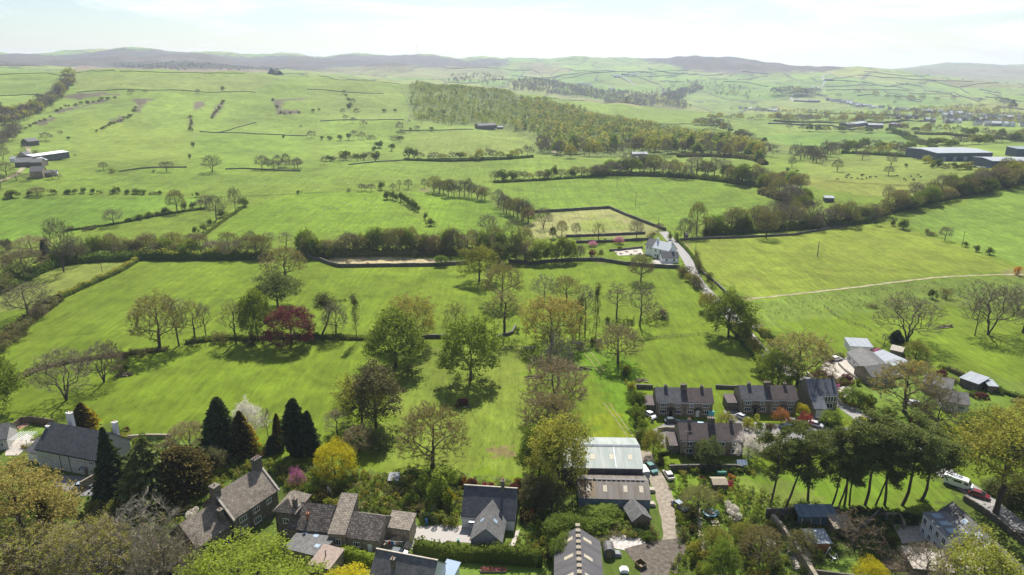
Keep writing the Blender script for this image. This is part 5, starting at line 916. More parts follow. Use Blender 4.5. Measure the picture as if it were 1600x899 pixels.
# ---------------------------------------------------------------- woods that read as one mass
def mass(name, label, cat, poly, n, kinds, h, seed, **kw):
    """a wood too thick to count: many simple crowns on trunks in one mesh"""
    rng_ = np.random.default_rng(seed); P = np.array([p[:2] for p in Gs(poly + ' ' + poly.split()[0], 40)]); lo, hi = P.min(0), P.max(0); pts = []
    while len(pts) < n:
        q = rng_.uniform(lo, hi, (4000, 2)); ins = np.zeros(len(q), bool)
        for i in range(len(P)):
            (x1, y1), (x2, y2) = P[i], P[(i + 1) % len(P)]
            if y1 != y2: ins ^= ((y1 > q[:, 1]) != (y2 > q[:, 1])) & (q[:, 0] < (x2 - x1) * (q[:, 1] - y1) / (y2 - y1) + x1)
        pts += list(q[ins])
    pts = np.array(pts[:n]); zs = height(pts[:, 0], pts[:, 1]); K = 54; hs = rng_.uniform(*h, n); ws = hs * rng_.uniform(.5, .85, n)
    d = rng_.normal(size=(n, K, 3)); d /= np.linalg.norm(d, axis=2)[..., None]; d *= rng_.uniform(.45, 1.05, (n, K, 1))
    c = np.stack([pts[:, None, 0] + d[..., 0] * ws[:, None] * .5, pts[:, None, 1] + d[..., 1] * ws[:, None] * .5, zs[:, None] + hs[:, None] * (.6 + .4 * d[..., 2])], -1).reshape(-1, 3)
    v, q = cards(c, np.repeat(hs, K) * .16 * rng_.uniform(.6, 1.4, n * K), rng_, up=.2, asp=.7); sp = rng_.integers(0, len(kinds), n)
    mi = np.repeat(sp, K); rn = np.repeat(np.repeat(rng_.random(n), K) * .6 + rng_.random(n * K) * .4, 4)
    tv, tq = tubes(np.column_stack([pts, zs - .5, pts, zs + hs * .75, hs * .02, hs * .006]), 3)
    vv, qq = join([(v, q), (tv, tq)]); mi = np.r_[mi, np.full(len(tq), len(kinds))]
    return link(name, new_mesh(name, vv, qq, [LM[k] for k in kinds] + [BARK], mi, attr=np.r_[rn, np.zeros(len(tv))]), label=label, category=cat, kind='stuff', **kw)
mass('plantation_wood', 'young yellow-green plantation covering the brow beside the big hill field', 'woodland', '640,136 690,134 760,142 810,156 830,180 838,196 790,200 700,196 645,188', 3400, ['larch', 'larch', 'haw', 'olive', 'larch'], (6, 11.5), 50)
mass('slope_wood', 'mixed budding wood on the slope running down towards the white-roofed farm', 'woodland', '810,158 850,158 900,172 960,190 1020,200 1100,214 1200,232 1110,240 1000,238 880,243 842,238 845,215 800,202 835,196', 1700, ['larch', 'scrub', 'ochre', 'larch', 'olive', 'green'], (8, 15), 51)
mass('valley_wood', 'grey bare wood filling the hidden valley behind the ridge wall', 'woodland', '800,128 860,128 930,140 1020,152 1070,160 1080,170 1060,172 980,162 900,152 800,142', 1500, ['twig', 'twig', 'scrub', 'bud'], (12, 20), 52)
mass('valley_wood', 'dark wood in the gap between the far pastures', 'woodland', '1035,150 1060,142 1090,132 1100,140 1070,152 1060,164', 350, ['twig', 'scrub', 'dark'], (12, 18), 53)
mass('village_wood', 'bare trees scattered through the far village', 'woodland', '1130,168 1200,176 1260,182 1340,184 1420,186 1500,192 1600,196 1600,182 1520,176 1450,170 1380,176 1300,178 1200,172', 520, ['twig', 'bud', 'scrub', 'green'], (8, 14), 54)
mass('village_wood', 'thicker trees above the far village terraces', 'woodland', '1470,170 1500,166 1540,170 1590,178 1600,184 1500,180', 160, ['twig', 'bud'], (8, 14), 55)
mass('gill_wood', 'bare wood filling the gill at the left edge', 'woodland', '-60,170 0,172 25,180 60,166 100,134 112,124 118,128 100,152 60,180 20,200 -60,200', 420, ['twig', 'twig', 'scrub', 'bud'], (9, 14), 56)
mass('far_copses', 'scattered far copses between the stone-walled pastures', 'woodland', '700,116 760,116 800,128 1000,146 1060,128 1090,128 1150,135 1190,150 1170,160 1080,140 1040,152 900,140 700,130', 260, ['twig', 'bud', 'dark'], (12, 18), 57)
mass('heather_plantation', 'dark young conifer plantation at the foot of the left moor', 'woodland', '175,100 260,98 380,104 470,111 300,109 180,107', 260, ['dark', 'dark', 'scrub'], (6, 10), 58)
mass('rough_grass_tufts', 'tall rough grass and rushes on the stream banks', 'rough grass', '150,575 230,548 330,530 420,528 520,522 560,528 560,536 420,542 330,540 240,556 160,590', 260, ['scrub', 'haw', 'olive'], (.5, 1.6), 59)
mass('bank_undergrowth', 'rank undergrowth on the lane banks', 'undergrowth', '1056,420 1066,418 1110,460 1160,508 1215,568 1205,582 1150,520 1100,470', 260, ['scrub', 'haw', 'olive'], (.8, 2.2), 60)
mass('bramble_bank', 'brambles and nettles covering the ditch by the middle trees', 'undergrowth', '890,500 940,496 960,500 1030,492 1030,504 960,512 900,530', 120, ['scrub', 'green'], (.6, 1.8), 61)
mass('garden_undergrowth', 'tangled low planting between the left garden shrubs', 'undergrowth', '205,705 300,705 420,722 560,745 645,748 730,790 715,830 640,815 560,800 470,788 420,735 340,760 280,800 200,800', 1500, ['haw', 'green', 'fresh', 'olive', 'scrub'], (.7, 2.4), 62)
mass('yard_undergrowth', 'nettles and weeds around the corrugated barns', 'undergrowth', '880,800 1010,805 1030,850 940,832 900,850 870,830', 420, ['green', 'haw', 'scrub'], (.6, 1.8), 63)
mass('allotment_undergrowth', 'low mixed planting filling the lower right gardens', 'undergrowth', '1052,760 1140,750 1230,790 1420,806 1420,830 1280,850 1290,899 1200,915 1040,915 1060,850', 1500, ['haw', 'green', 'fresh', 'olive', 'scrub'], (.5, 1.9), 64)
mass('lower_undergrowth', 'rough growth under the big trees at lower left', 'undergrowth', '-60,780 60,770 130,790 250,800 330,850 330,960 -60,960', 900, ['scrub', 'olive', 'budbrown', 'haw'], (1, 3.5), 65)
mass('cottage_undergrowth', 'weeds and flowers around the slate cottage gardens', 'undergrowth', '715,752 860,752 865,860 820,880 800,870 815,815 812,770 730,765 718,800', 380, ['haw', 'green', 'olive', 'scrub'], (.5, 1.6), 66)
mass('meadow_tussocks', 'coarse tussocks in the pale meadow', 'grass', '600,580 830,545 828,730 720,740 600,700', 500, ['olive', 'haw'], (.25, .55), 67)
mass('rush_tussocks', 'rushes in the rough strip below the sandy track', 'grass', '1180,475 1440,440 1600,436 1600,470 1400,476 1190,506', 520, ['haw', 'scrub'], (.4, 1.0), 68)

# ---------------------------------------------------------------- hedges, walls, fences: each run a thing
def hedge(s, h, wd, leaf, label, name='hedge', core=True, dens=9, lsize=.4, top=None, **kw):
    P = resample(smoothline(Gs(s, 30), 1), 1.5); rng_ = np.random.default_rng(len(label)); n = len(P)
    T = np.gradient(P, axis=0); T /= np.maximum(np.hypot(T[:, 0], T[:, 1]), 1e-6)[:, None]; N = np.stack([-T[:, 1], T[:, 0]], 1); z = height(P[:, 0], P[:, 1])
    hh = h * (1 + .16 * np.sin(np.arange(n) * .9) + rng_.normal(0, .09, n)); prof = [(-.42, 0), (-.45, .55), (-.28, .86), (.28, .86), (.45, .55), (.42, 0)]
    cv = np.stack([np.stack([P[:, 0] + N[:, 0] * a * wd, P[:, 1] + N[:, 1] * a * wd, z - .05 + hh * b_], 1) for a, b_ in prof], 1).reshape(-1, 3); k = len(prof)
    cq = np.array([(i * k + j, i * k + j + 1, (i + 1) * k + j + 1, (i + 1) * k + j) for i in range(n - 1) for j in range(k - 1)] + [(0, 1, 4, 5), (1, 2, 3, 4), ((n - 1) * k, (n - 1) * k + 5, (n - 1) * k + 4, (n - 1) * k + 1), ((n - 1) * k + 1, (n - 1) * k + 4, (n - 1) * k + 3, (n - 1) * k + 2)])
    m_ = int(n * 1.5 * dens * (h + wd)); i = rng_.integers(0, n, m_); u = rng_.random(m_) * (2 * h + wd); off = np.where(u < h, -.5, np.where(u > h + wd, .5, (u - h) / wd - .5)) ; zz = np.where(u < h, u / h, np.where(u > h + wd, (2 * h + wd - u) / h, 1))
    zz = np.clip(zz, 0, 1); off = off * (1 - .35 * zz ** 3) * (1 + rng_.normal(0, .1, m_))
    c = np.stack([P[i, 0] + N[i, 0] * off * wd + T[i, 0] * rng_.uniform(-.9, .9, m_), P[i, 1] + N[i, 1] * off * wd + T[i, 1] * rng_.uniform(-.9, .9, m_), z[i] + hh[i] * zz * rng_.uniform(.86, 1.08, m_)], 1)
    lv, lq = cards(c, lsize * rng_.uniform(.6, 1.4, m_), rng_, up=.25); vv, qq = join([(cv, cq), (lv, lq)])
    mi = np.r_[np.zeros(len(cq), int), np.ones(len(lq), int) if top else np.zeros(len(lq), int)]
    if top: mi[len(cq):] = (zz > .8).astype(int)
    return link(name, new_mesh(name, vv, qq, [LM[leaf]] + ([LM[top]] if top else []), mi, attr=np.r_[np.full(len(cv), .2), np.repeat(rng_.random(m_), 4)]), label=label, category='hedge', **kw)
H_ = [
 ('30,592 60,577 100,568 150,560 200,554 260,547', 1.1, 3.0, 'scrub', 'dark scrubby ditch bank left of the tall budding tree', 5, .5, None),
 ('290,537 340,530 400,530 470,527 560,530 600,531', 1.5, 3.2, 'haw', 'dark scrubby bank behind the stream-side trees', 5, .5, None),
 ('462,400 520,401 600,399 700,398 792,397', 4.0, 5, 'scrub', 'dense thorn undergrowth along the right half of the long belt', 4, .7, 'haw'),
 ('100,412 150,408 200,406 232,404', 4.0, 7, 'haw', 'undergrowth at the left end of the long belt', 4, .7, None),
 ('1104,368 1150,364 1200,361 1250,357 1300,353 1350,347', 3.5, 8, 'haw', 'undergrowth of the hedgerow wood right of the inn', 4, .8, None),
 ('1190,302 1220,312 1240,320 1250,330 1235,342', 4, 8, 'scrub', 'undergrowth of the wood bending down to the hedgerow wood', 3, .9, None),
 ('925,275 980,274 1040,276 1100,280 1160,288 1200,294', 3.5, 7, 'haw', 'undergrowth of the far wood edge behind the round field', 3, .9, None),
 ('772,286 850,282 945,276', 2.2, 3, 'haw', 'low hedge under the row above the round field', 3, .7, None),
 ('632,251 700,253 790,250 832,246', 2.5, 4, 'haw', 'low hedge at the hill foot right of the wood gap', 3, .8, None),
 ('1060,246 1110,244 1180,250 1195,258', 3.5, 7, 'scrub', 'undergrowth beside the yellow hill pasture', 3, .9, None),
 ('1315,240 1360,242 1420,246', 3, 6, 'haw', 'hedge in front of the warehouses', 3, .8, None),
 ('1210,190 1260,192 1320,194 1380,192 1440,190', 3, 7, 'scrub', 'hedge below the far village', 2, 1.0, None),
 ('1395,209 1415,215 1435,223 1462,234', 3.5, 6, 'haw', 'thick hedge climbing past the warehouses', 3, 1.0, None),
 ('1430,210 1490,212 1540,216 1610,222', 3, 6, 'scrub', 'hedge with trees beside the far cottages', 3, 1.0, None),
 ('0,455 30,440 60,425 100,412', 3, 8, 'haw', 'dark thicket left of the pale field', 4, .8, None),
 ('215,404 260,406 330,405 400,405 425,406', 4.6, 5, 'haw', 'thick tall hedge along the top of the left lush field', 4, .7, 'olive'),
 ('92,468 130,450 160,437 190,424 220,404', 2.2, 3.2, 'haw', 'clipped hedge slanting between the pale and the lush left field', 7, .5, 'olive'),
 ('-10,545 20,522 50,500 90,470', 3, 5, 'scrub', 'overgrown grey hedge continuing down to the left edge', 5, .6, None),
 ('648,866 690,870 750,874 848,880', 3.4, 3.0, 'haw', 'high dark clipped hedge below the slate cottage', 12, .38, 'green'),
 ('536,868 560,876 596,880 632,886', 2.0, 2.6, 'fresh', 'bright green hedge in front of the stone barns', 12, .38, None),
 ('1306,612 1312,622 1326,634 1346,636', .9, .9, 'gold', 'low lime-green hedge on the bend of the lane', 14, .28, None),
 ('1346,655 1358,664 1372,678', .9, 1.2, 'gold', 'low yellow clipped hedge around the small lane-side lawn', 14, .28, None),
 ('1268,585 1276,592 1290,600 1330,602', 1.4, 1.4, 'budbrown', 'brownish hedge before the bungalow drive', 12, .3, None),
 ('1170,694 1182,702 1192,710', 1.2, 1.4, 'fresh', 'short bright hedge right of the brown-tiled terrace', 14, .3, None),
 ('1480,578 1500,588 1515,592', 1.5, 1.5, 'scrub', 'brown hedge left of the pale sheds', 10, .35, None),
 ('1540,602 1570,616 1600,624 1660,640', 1.4, 1.6, 'haw', 'dark hedge along the field edge right of the pale sheds', 10, .35, None),
 ('1240,812 1330,812 1430,816', 1.6, 2.4, 'dark', 'dark hedge closing the lower side of the pine lawn', 8, .4, None),
 ('640,742 700,750 722,758', 1.6, 2.5, 'haw', 'rough hedge between the meadow and the wild garden', 8, .4, None),
 ('1140,510 1165,540 1190,570 1205,588', 1.8, 2.2, 'haw', 'hedge on the left side of the lane below the round shadow', 8, .4, 'olive'),
 ('1172,506 1200,530 1225,558', 1.5, 1.8, 'haw', 'hedge on the right side of the lane above the bungalows', 8, .4, None),
 ('1058,376 1072,390 1084,404 1094,426', 1.3, 1.6, 'haw', 'clipped hedge along the outer side of the lane by the inn', 5, .5, None),
 ('380,325 350,345 325,364 314,373', 1.4, 2, 'haw', 'low hedge under the curved line of trees', 4, .6, None),
 ('100,362 180,351 260,335 320,327', 1.2, 1.8, 'haw', 'low hedge under the left line of trees', 4, .6, None),
 ('1340,348 1400,331 1470,314 1560,295 1640,279', 2, 3, 'haw', 'low dark hedge bottom of the hedgerow wood at right', 3, .8, None),
 ('1030,712 1060,706 1110,735', 1, 1, 'haw', 'low garden hedge at the end of the terrace', 10, .3, None)]
for s, h, wd, lf, lab, dn_, ls, tp in H_: hedge(s, h, wd, lf, lab, dens=dn_, lsize=ls, top=tp)
def wall(s, h, wd, m, label, name='dry_stone_wall', step=2.5, cat='wall', cap=True, **kw):
    """a wall of rough height following the land, with a row of cope stones"""
    R_ = random.Random(len(s)); P = resample([p[:2] for p in Gs(s, 40)], step); n = len(P); T = np.gradient(P, axis=0); T /= np.maximum(np.hypot(T[:, 0], T[:, 1]), 1e-6)[:, None]; N = np.stack([-T[:, 1], T[:, 0]], 1); z = height(P[:, 0], P[:, 1])
    mb = MB(); prof = [(-.5, -.3), (-.4, 1), (.4, 1), (.5, -.3)]; rows_ = []
    for i in range(n):
        hh = h * (1 + R_.uniform(-.08, .08)); rows_.append([(P[i, 0] + N[i, 0] * a * wd, P[i, 1] + N[i, 1] * a * wd, z[i] + hh * b_) for a, b_ in prof])
    acc = 0
    for i in range(n - 1):
        for j in range(3): mb.face([rows_[i][j], rows_[i + 1][j], rows_[i + 1][j + 1], rows_[i][j + 1]], [(acc, j * h), (acc + step, j * h), (acc + step, j * h + h), (acc, j * h + h)])
        acc += step
    mb.face(rows_[0]); mb.face(rows_[-1][::-1]); o_ = mb.build(name, m, label=label, category=cat, **kw)
    return o_
WL = [('120,145 200,140 300,143 400,145', 'faint wall across the upper hill field'), ('480,140 560,145 600,147', 'wall across the top of the right-hand hill field'), ('0,150 40,148 70,150', 'wall across the pasture left of the gill'), ('500,190 560,188 632,188', 'wall across the middle of the right-hand hill field'),
  # far walls drawn thicker than life would be lost: hill walls stand 1.5 m high with a strip of dark rushes at the foot
 ('-40,118 0,117 60,115 108,118 116,122 120,130', 'wall under the top left pastures'), ('-40,104 0,103 110,102 118,103 116,116', 'wall above the top left pasture'), ('118,114 150,112 178,110 190,112 260,114 330,115 430,115 480,117', 'wall along the crest of the big hill field'), ('478,120 560,126 622,131', 'crest wall falling right to the plantation'),
 ('622,131 630,146 640,165 642,180 636,192', 'wall between the big hill field and the plantation'), ('800,151 860,154 960,161 1050,170 1128,178', 'long dark wall along the middle ridge'), ('1000,195 1080,194 1140,196', 'wall across the pasture below the middle ridge'), ('312,206 350,208 400,210 480,213', 'hill-foot wall below the left scars'),
 ('340,208 370,200 400,192', 'short wall slanting from the hill-foot wall'), ('186,269 220,264 250,262 292,262', 'low wall left of the two field trees'), ('352,265 380,264 420,266 470,268', 'wall joining the clump line on the left'), ('630,205 680,204 740,203', 'wall under the plantation'), ('545,258 620,252 640,250 830,246', 'wall at the foot of the hillside right of centre'), ]
FW = ['700,108 760,106 830,110', '745,106 760,98', '800,118 860,122 900,116 990,112', '830,108 845,116 862,128', '870,126 900,120 940,114 960,108', '860,118 880,108 905,112', '900,112 1010,112 1030,120', '940,108 955,118 985,130', '985,112 1000,122 1030,132', '960,122 1000,120 1100,118', '1030,128 1070,128', '1000,114 1040,112 1080,108', '1040,122 1110,118 1130,116', '1100,118 1090,130', '1110,124 1160,124 1200,120', '1130,128 1170,130 1200,136', '1160,112 1200,116', '700,130 760,126 800,124', '760,112 800,128', '1290,142 1340,140 1420,142', '1290,136 1360,134 1420,130', '1345,128 1400,136 1460,144 1500,152', '1340,118 1400,122 1460,126 1520,128', '1400,130 1440,136 1500,150 1530,160', '1455,126 1500,138 1560,150', '1480,124 1540,126 1600,136', '1500,136 1560,130', '1280,128 1330,120', '1420,146 1480,148', '1340,150 1400,150 1440,160', '1380,142 1440,158', '1560,168 1600,172', '1540,152 1600,160', '1255,176 1330,178 1440,182', '1200,194 1260,196 1330,204 1370,202', '850,104 870,96 900,92', '640,112 680,104 700,108', '720,104 740,98 780,100', '1010,106 1030,112 1070,116', '1350,112 1400,118 1480,122', '1420,112 1440,126', '1300,126 1340,128 1350,140', '1530,140 1560,146 1600,150']
for s, lab in WL: wall(s, 1.1, .8, M['drystone'], 'dark ' + lab, step=8, group='walls on the near hillsides')
for i, s in enumerate(sorted(FW, key=lambda q: float(q.split(',')[0]))): wall(s, 2.6, 3.0, M['drystone'], 'dark field wall on the far hills, %s counting from the left' % ordn(i + 1), step=25, group='field walls on the far hills')
wall('482,404 500,408 516,414 530,418 600,417 680,416 730,413', 1.8, .7, M['drystone'], 'dark stone wall below the sandy strip and the belt of trees')
wall('795,410 830,414 860,410 900,408 940,408 975,414 1020,418 1062,420', 1.8, .7, M['drystone'], 'stone wall in shadow below the inn garden')
wall('833,333 870,331 952,326 990,342 1040,361', 1.9, .8, M['drystone'], 'stone wall around the back of the cricket field')
wall('884,371 940,369 1008,366', 1.5, .7, M['drystone'], 'stone wall along the front of the cricket field')
wall('900,380 950,379 1018,375', 1.5, .7, M['drystone'], 'stone wall between the inn garden and the cricket field')
wall('952,393 968,392 1004,388', 1.2, .6, M['drystone'], 'short garden wall beside the inn tables')
wall('1062,376 1100,374 1160,372 1240,368 1330,352', 1.3, .7, M['drystone'], 'stone wall along the top of the big right field')
wall('658,529 700,528 724,530', 1.4, .8, M['drystone'], 'pale-topped wall between the two big leafy trees')
wall('776,530 800,522 806,512', 1.2, .8, M['drystone'], 'curved stone wall by the ivied tree')
wall('1095,425 1120,445 1140,465', 1.2, .7, M['drystone'], 'stone wall beside the lane under the right field')
wall('884,668 884,668.1 1000,612 1000,612.1', .1, .1, M['drystone'], 'x') if False else None
wall('994,607 1020,608', 1.4, .5, M['drystone'], 'wall behind the left stone pair of houses')
wall('1118,607 1150,608 1155,607', 1.2, .5, M['drystone'], 'wall between the two stone pairs')
wall('1028,674 1040,672 1054,673', 1.1, .5, M['stone'], 'curved front garden wall left of the path')
wall('1060,675 1076,680 1088,685 1098,686', 1.1, .5, M['stone'], 'curved front garden wall right of the path')
wall('1045,736 1080,735 1150,735 1160,737', 1.6, .6, M['drystone'], 'garden retaining wall below the brown-tiled terrace')
wall('1206,816 1222,836 1240,860 1258,888 1275,915', 2.2, 1.0, M['stone'], 'thick pale garden wall slanting down through the gardens', name='garden_wall')
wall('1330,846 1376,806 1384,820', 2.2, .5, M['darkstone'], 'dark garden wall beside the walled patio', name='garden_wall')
wall('1374,813 1404,812 1412,828', 1.8, .5, M['stone'], 'wall of the raised bed near the long slate roof', name='garden_wall')
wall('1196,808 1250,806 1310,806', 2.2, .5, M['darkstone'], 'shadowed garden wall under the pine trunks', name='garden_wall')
wall('0,690 16,676 34,662 50,660 85,666', 1.9, .3, M['wood'], 'dark board fence round the corner garden lawn', name='board_fence', cat='fence')
wall('60,712 90,692 112,686', 1.6, .35, M['stone'], 'garden wall behind the left end of the slate house', name='garden_wall')
wall('128,768 156,752 158,750', 2.4, .5, M['stone'], 'wall with pale coping slanting from the slate house', name='garden_wall')
wall('200,686 230,684 268,684', 1, .8, M['stone'], 'low rockery wall behind the dark conifers', name='garden_wall')
wall('632,860 640,845 650,824', .8, .5, M['cap'], 'kerb wall beside the gravel drive', name='garden_wall')
wall('600,862 616,850 632,846', 1.6, .5, M['stone'], 'curved yard wall right of the stone barns', name='garden_wall')
wall('1310,570 1320,580 1340,594', .9, .4, M['cap'], 'low wall at the bungalow drive', name='garden_wall')
wall('1260,584 1270,592 1282,602', .8, .4, M['cap'], 'low verge wall by the large budding tree', name='garden_wall')
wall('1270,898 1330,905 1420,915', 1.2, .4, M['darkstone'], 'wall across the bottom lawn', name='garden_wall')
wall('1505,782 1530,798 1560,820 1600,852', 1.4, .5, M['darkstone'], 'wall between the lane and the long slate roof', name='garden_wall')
def fence(s, label, h=1.1, gap=3, rails=3, m=None, name='post_and_rail_fence', pw=.12):
    P = resample([p[:2] for p in Gs(s, 30)], gap); r = thing(name, label, 'fence', (P[0][0], P[0][1], float(height(*P[0])))); L0 = Vector(r.location); n = min(len(P), 100)
    rl = MB(); zs = [float(height(*p)) for p in P]
    pm = MB(); pm.box(-pw / 2, pw / 2, -pw / 2, pw / 2, -.3, h + .1); first = None
    for i in range(n):
        if first is None: first = pm.build('post', m or M['wood'], r); q = first
        else: q = first.copy(); C.objects.link(q); q.parent = r
        q.location = Vector((P[i][0], P[i][1], zs[i])) - L0
    for i in range(len(P) - 1):
        a = Vector((P[i][0], P[i][1], zs[i])) - L0; b_ = Vector((P[i + 1][0], P[i + 1][1], zs[i + 1])) - L0; d = b_ - a; nrm = Vector((-d.y, d.x, 0)).normalized() * .03
        for k in range(rails):
            z0 = h * (k + .6) / rails; up = Vector((0, 0, .05))
            f = [a + nrm + up * -1, b_ + nrm - up, b_ + nrm + up, a + nrm + up]; g = [p - 2 * nrm for p in f]; o3 = Vector((0, 0, z0))
            for qd in ([f[0], f[1], f[2], f[3]], [g[3], g[2], g[1], g[0]], [f[3], f[2], g[2], g[3]], [f[1], f[0], g[0], g[1]]): rl.face([p + o3 for p in qd])
    rl.build('rail', m or M['wood'], r); return r
fence('886,533 905,536 930,538 960,536', 'pale rail fence behind the tall grey bare tree', m=M['palewood'])
fence('1000,532 1050,527 1105,523', 'post and wire fence across the bright slope', rails=2)
fence('660,552 700,555 740,552', 'faint wire fence between the two big leafy trees', rails=2)
fence('920,697 960,700 994,702', 'rail fence behind the green barn', m=M['palewood'])
fence('1288,480 1310,498 1350,512 1370,525', 'line of fence posts across the right field', rails=2)
fence('780,548 800,545 830,546', 'short fence left of the rounded ochre tree', rails=2)
fence('250,313 380,308 460,304 560,300', 'wire fence across the middle left fields', gap=6, rails=2)
fence('1290,284 1350,288 1420,291 1455,297', 'dark fence before the cow pasture', gap=6)
fence('636,862 644,838 650,826', 'pale garden fence left of the gravel drive', m=M['palewood'], gap=2)
fence('555,808 562,800 574,788', 'rustic fence in the wild garden', m=M['palewood'], gap=2)
# ---------------------------------------------------------------- buildings
def frame(A, B):
    """local frame of a front wall whose foot runs from picture point A to B: origin, turn, length"""
    a = G(*A); b_ = G(*B); return a, atan2(b_[1] - a[1], b_[0] - a[0]), sqrt((b_[0] - a[0]) ** 2 + (b_[1] - a[1]) ** 2)
def roof_slab(name, x0, x1, y0, y1, h0, r, mt, root, ridge='x', over=.3, kind='gable', th=.18, side=None, **kw):
    """gable: two slopes over y0..y1 (ridge along x) or over x0..x1 (ridge along y); mono: one slope rising from h0 to h0+r"""
    mb = MB(); a, b_, lo, hi = (y0, y1, x0, x1) if ridge == 'x' else (x0, x1, y0, y1)
    ax = 'x' if ridge == 'x' else 'y'; mid = (a + b_) / 2
    if kind == 'gable':
        s = r / (mid - a); e = over * s
        top = [(a - over, h0 - e + th), (mid, h0 + r + th), (b_ + over, h0 - e + th)]; bot = [(b_ + over, h0 - e), (mid, h0 + r), (a - over, h0 - e)]
    else:
        s = r / (b_ - a); e = over * s; top = [(a - over, h0 - e + th), (b_ + over, h0 + r + e + th)]; bot = [(b_ + over, h0 + r + e), (a - over, h0 - e)]
    mb.prism(top + bot, lo - over * .8, hi + over * .8, ax); return mb.build(name, mt, root, **kw)
def walls(name, x0, x1, y0, y1, h0, r, mt, root, ridge='x', kind='gable', z0=-.8, **kw):
    mb = MB(); e = .02
    if ridge == 'x': P = [(y0, z0), (y1, z0), (y1, h0 + (r if kind == 'mono' else 0) - e)] + ([((y0 + y1) / 2, h0 + r - e)] if kind == 'gable' else []) + [(y0, h0 - e)]; mb.prism(P, x0, x1, 'x')
    else: P = [(x0, z0), (x1, z0), (x1, h0 + (r if kind == 'mono' else 0) - e)] + ([((x0 + x1) / 2, h0 + r - e)] if kind == 'gable' else []) + [(x0, h0 - e)]; mb.prism(P, y0, y1, 'y')
    me = mb.build(name, mt, root, **kw)
    # upright courses
    uv = me.data.uv_layers[0].data
    for p in me.data.polygons:
        for li in p.loop_indices:
            co = me.data.vertices[me.data.loops[li].vertex_index].co; uv[li].uv = (co.y if abs(p.normal.x) > .7 else co.x, co.z)
    return me
def window(root, x, z, w_, h_, y=0, mt=None, face='y', name='window', bars=1):
    """frame standing 6 cm proud of the wall with a dark pane behind its bars; face y: front wall; -x / x: end walls; back"""
    s = -1; fr = MB(); t_ = .09
    def bx(m_, a0, a1, z0, z1, d0, d1):
        if face == 'y': m_.box(x + a0, x + a1, y - d1, y - d0, z0, z1)
        elif face == 'x': m_.box(y + d0, y + d1, x + a0, x + a1, z0, z1)
        else: m_.box(y - d1, y - d0, x + a0, x + a1, z0, z1)
    bx(fr, -w_ / 2, w_ / 2, z, z + t_, .003, .07); bx(fr, -w_ / 2, w_ / 2, z + h_ - t_, z + h_, .003, .07); bx(fr, -w_ / 2, -w_ / 2 + t_, z + t_, z + h_ - t_, .003, .07); bx(fr, w_ / 2 - t_, w_ / 2, z + t_, z + h_ - t_, .003, .07)
    for k in range(bars): c_ = -w_ / 2 + w_ * (k + 1) / (bars + 1); bx(fr, c_ - .04, c_ + .04, z + t_, z + h_ - t_, .003, .06)
    f = fr.build(name, mt or M['white'], root); p = MB(); bx(p, -w_ / 2 + t_, w_ / 2 - t_, z + t_, z + h_ - t_, .002, .035); p.build('pane', GLASS, f)
    sl = MB(); bx(sl, -w_ / 2 - .1, w_ / 2 + .1, z - .12, z - .004, .002, .14); sl.build('sill', M['cap'], f); return f
def door(root, x, w_=.95, h_=2.05, y=0, mt=None, face='y', name='door'):
    d = MB(); 
    if face == 'y': d.box(x - w_ / 2, x + w_ / 2, y - .06, y - .003, 0, h_)
    else: d.box(y - .06, y - .003, x - w_ / 2, x + w_ / 2, 0, h_)
    o_ = d.build(name, mt or M['wood'], root); k = MB()
    if face == 'y': k.box(x + w_ * .3, x + w_ * .38, y - .11, y - .062, 1, 1.1)
    else: k.box(y - .11, y - .062, x + w_ * .3, x + w_ * .38, 1, 1.1)
    k.build('handle', M['black'], o_); return o_
def chimney(root, x, y, z0, z1, w_=.9, d_=.6, mt=None, pots=2, cap=None):
    c_ = MB(); c_.box(x - w_ / 2, x + w_ / 2, y - d_ / 2, y + d_ / 2, z0, z1 - .12); c_.box(x - w_ / 2 - .08, x + w_ / 2 + .08, y - d_ / 2 - .08, y + d_ / 2 + .08, z1 - .12, z1)
    o_ = c_.build('chimney', mt or M['darkstone'], root)
    for i in range(pots): p = MB(); px = x + (i - (pots - 1) / 2) * w_ / max(pots, 1); p.cyl(px, y, z1 + .002, z1 + .45, .13, 8, .1); p.build('chimney_pot', M['pot'], o_)
    return o_
def on_slope(root, x, y, h0, y0, ym, r, w_, l_, mt, name='rooflight', over=.03, ridge='x', th=.18, trim=None):
    """a panel lying on the slope that starts at height h0 over y0 and reaches h0+r at ym"""
    sl = r / (ym - y0); f = lambda q: h0 + (q - y0) * sl + th
    n = sqrt(1 + sl * sl); mb = MB(); a0, a1 = y - l_ / 2, y + l_ / 2
    P = [(a0, f(a0) + .004), (a1, f(a1) + .004), (a1, f(a1) + .004 + over * n), (a0, f(a0) + .004 + over * n)]
    mb.prism(P, x - w_ / 2, x + w_ / 2, 'x' if ridge == 'x' else 'y'); o_ = mb.build(name, mt, root)
    if trim:
        b2 = MB(); P2 = [(a0 - .07, f(a0 - .07) + .003), (a1 + .07, f(a1 + .07) + .003), (a1 + .07, f(a1 + .07) + over * .7 * n), (a0 - .07, f(a0 - .07) + over * .7 * n)]; b2.prism(P2, x - w_ / 2 - .07, x + w_ / 2 + .07, 'x' if ridge == 'x' else 'y'); b2.build('frame', trim, o_)
    return o_
def gutter(root, x0, x1, y, z, mt, name='gutter'):
    g = MB(); g.box(x0, x1, y - .14, y - .02, z - .1, z + .02); return g.build(name, mt, root)
def pipe(root, x, y, z0, z1, mt=None): g = MB(); g.cyl(x, y - .09, z0, z1, .05, 6); return g.build('downpipe', mt or M['black'], root)
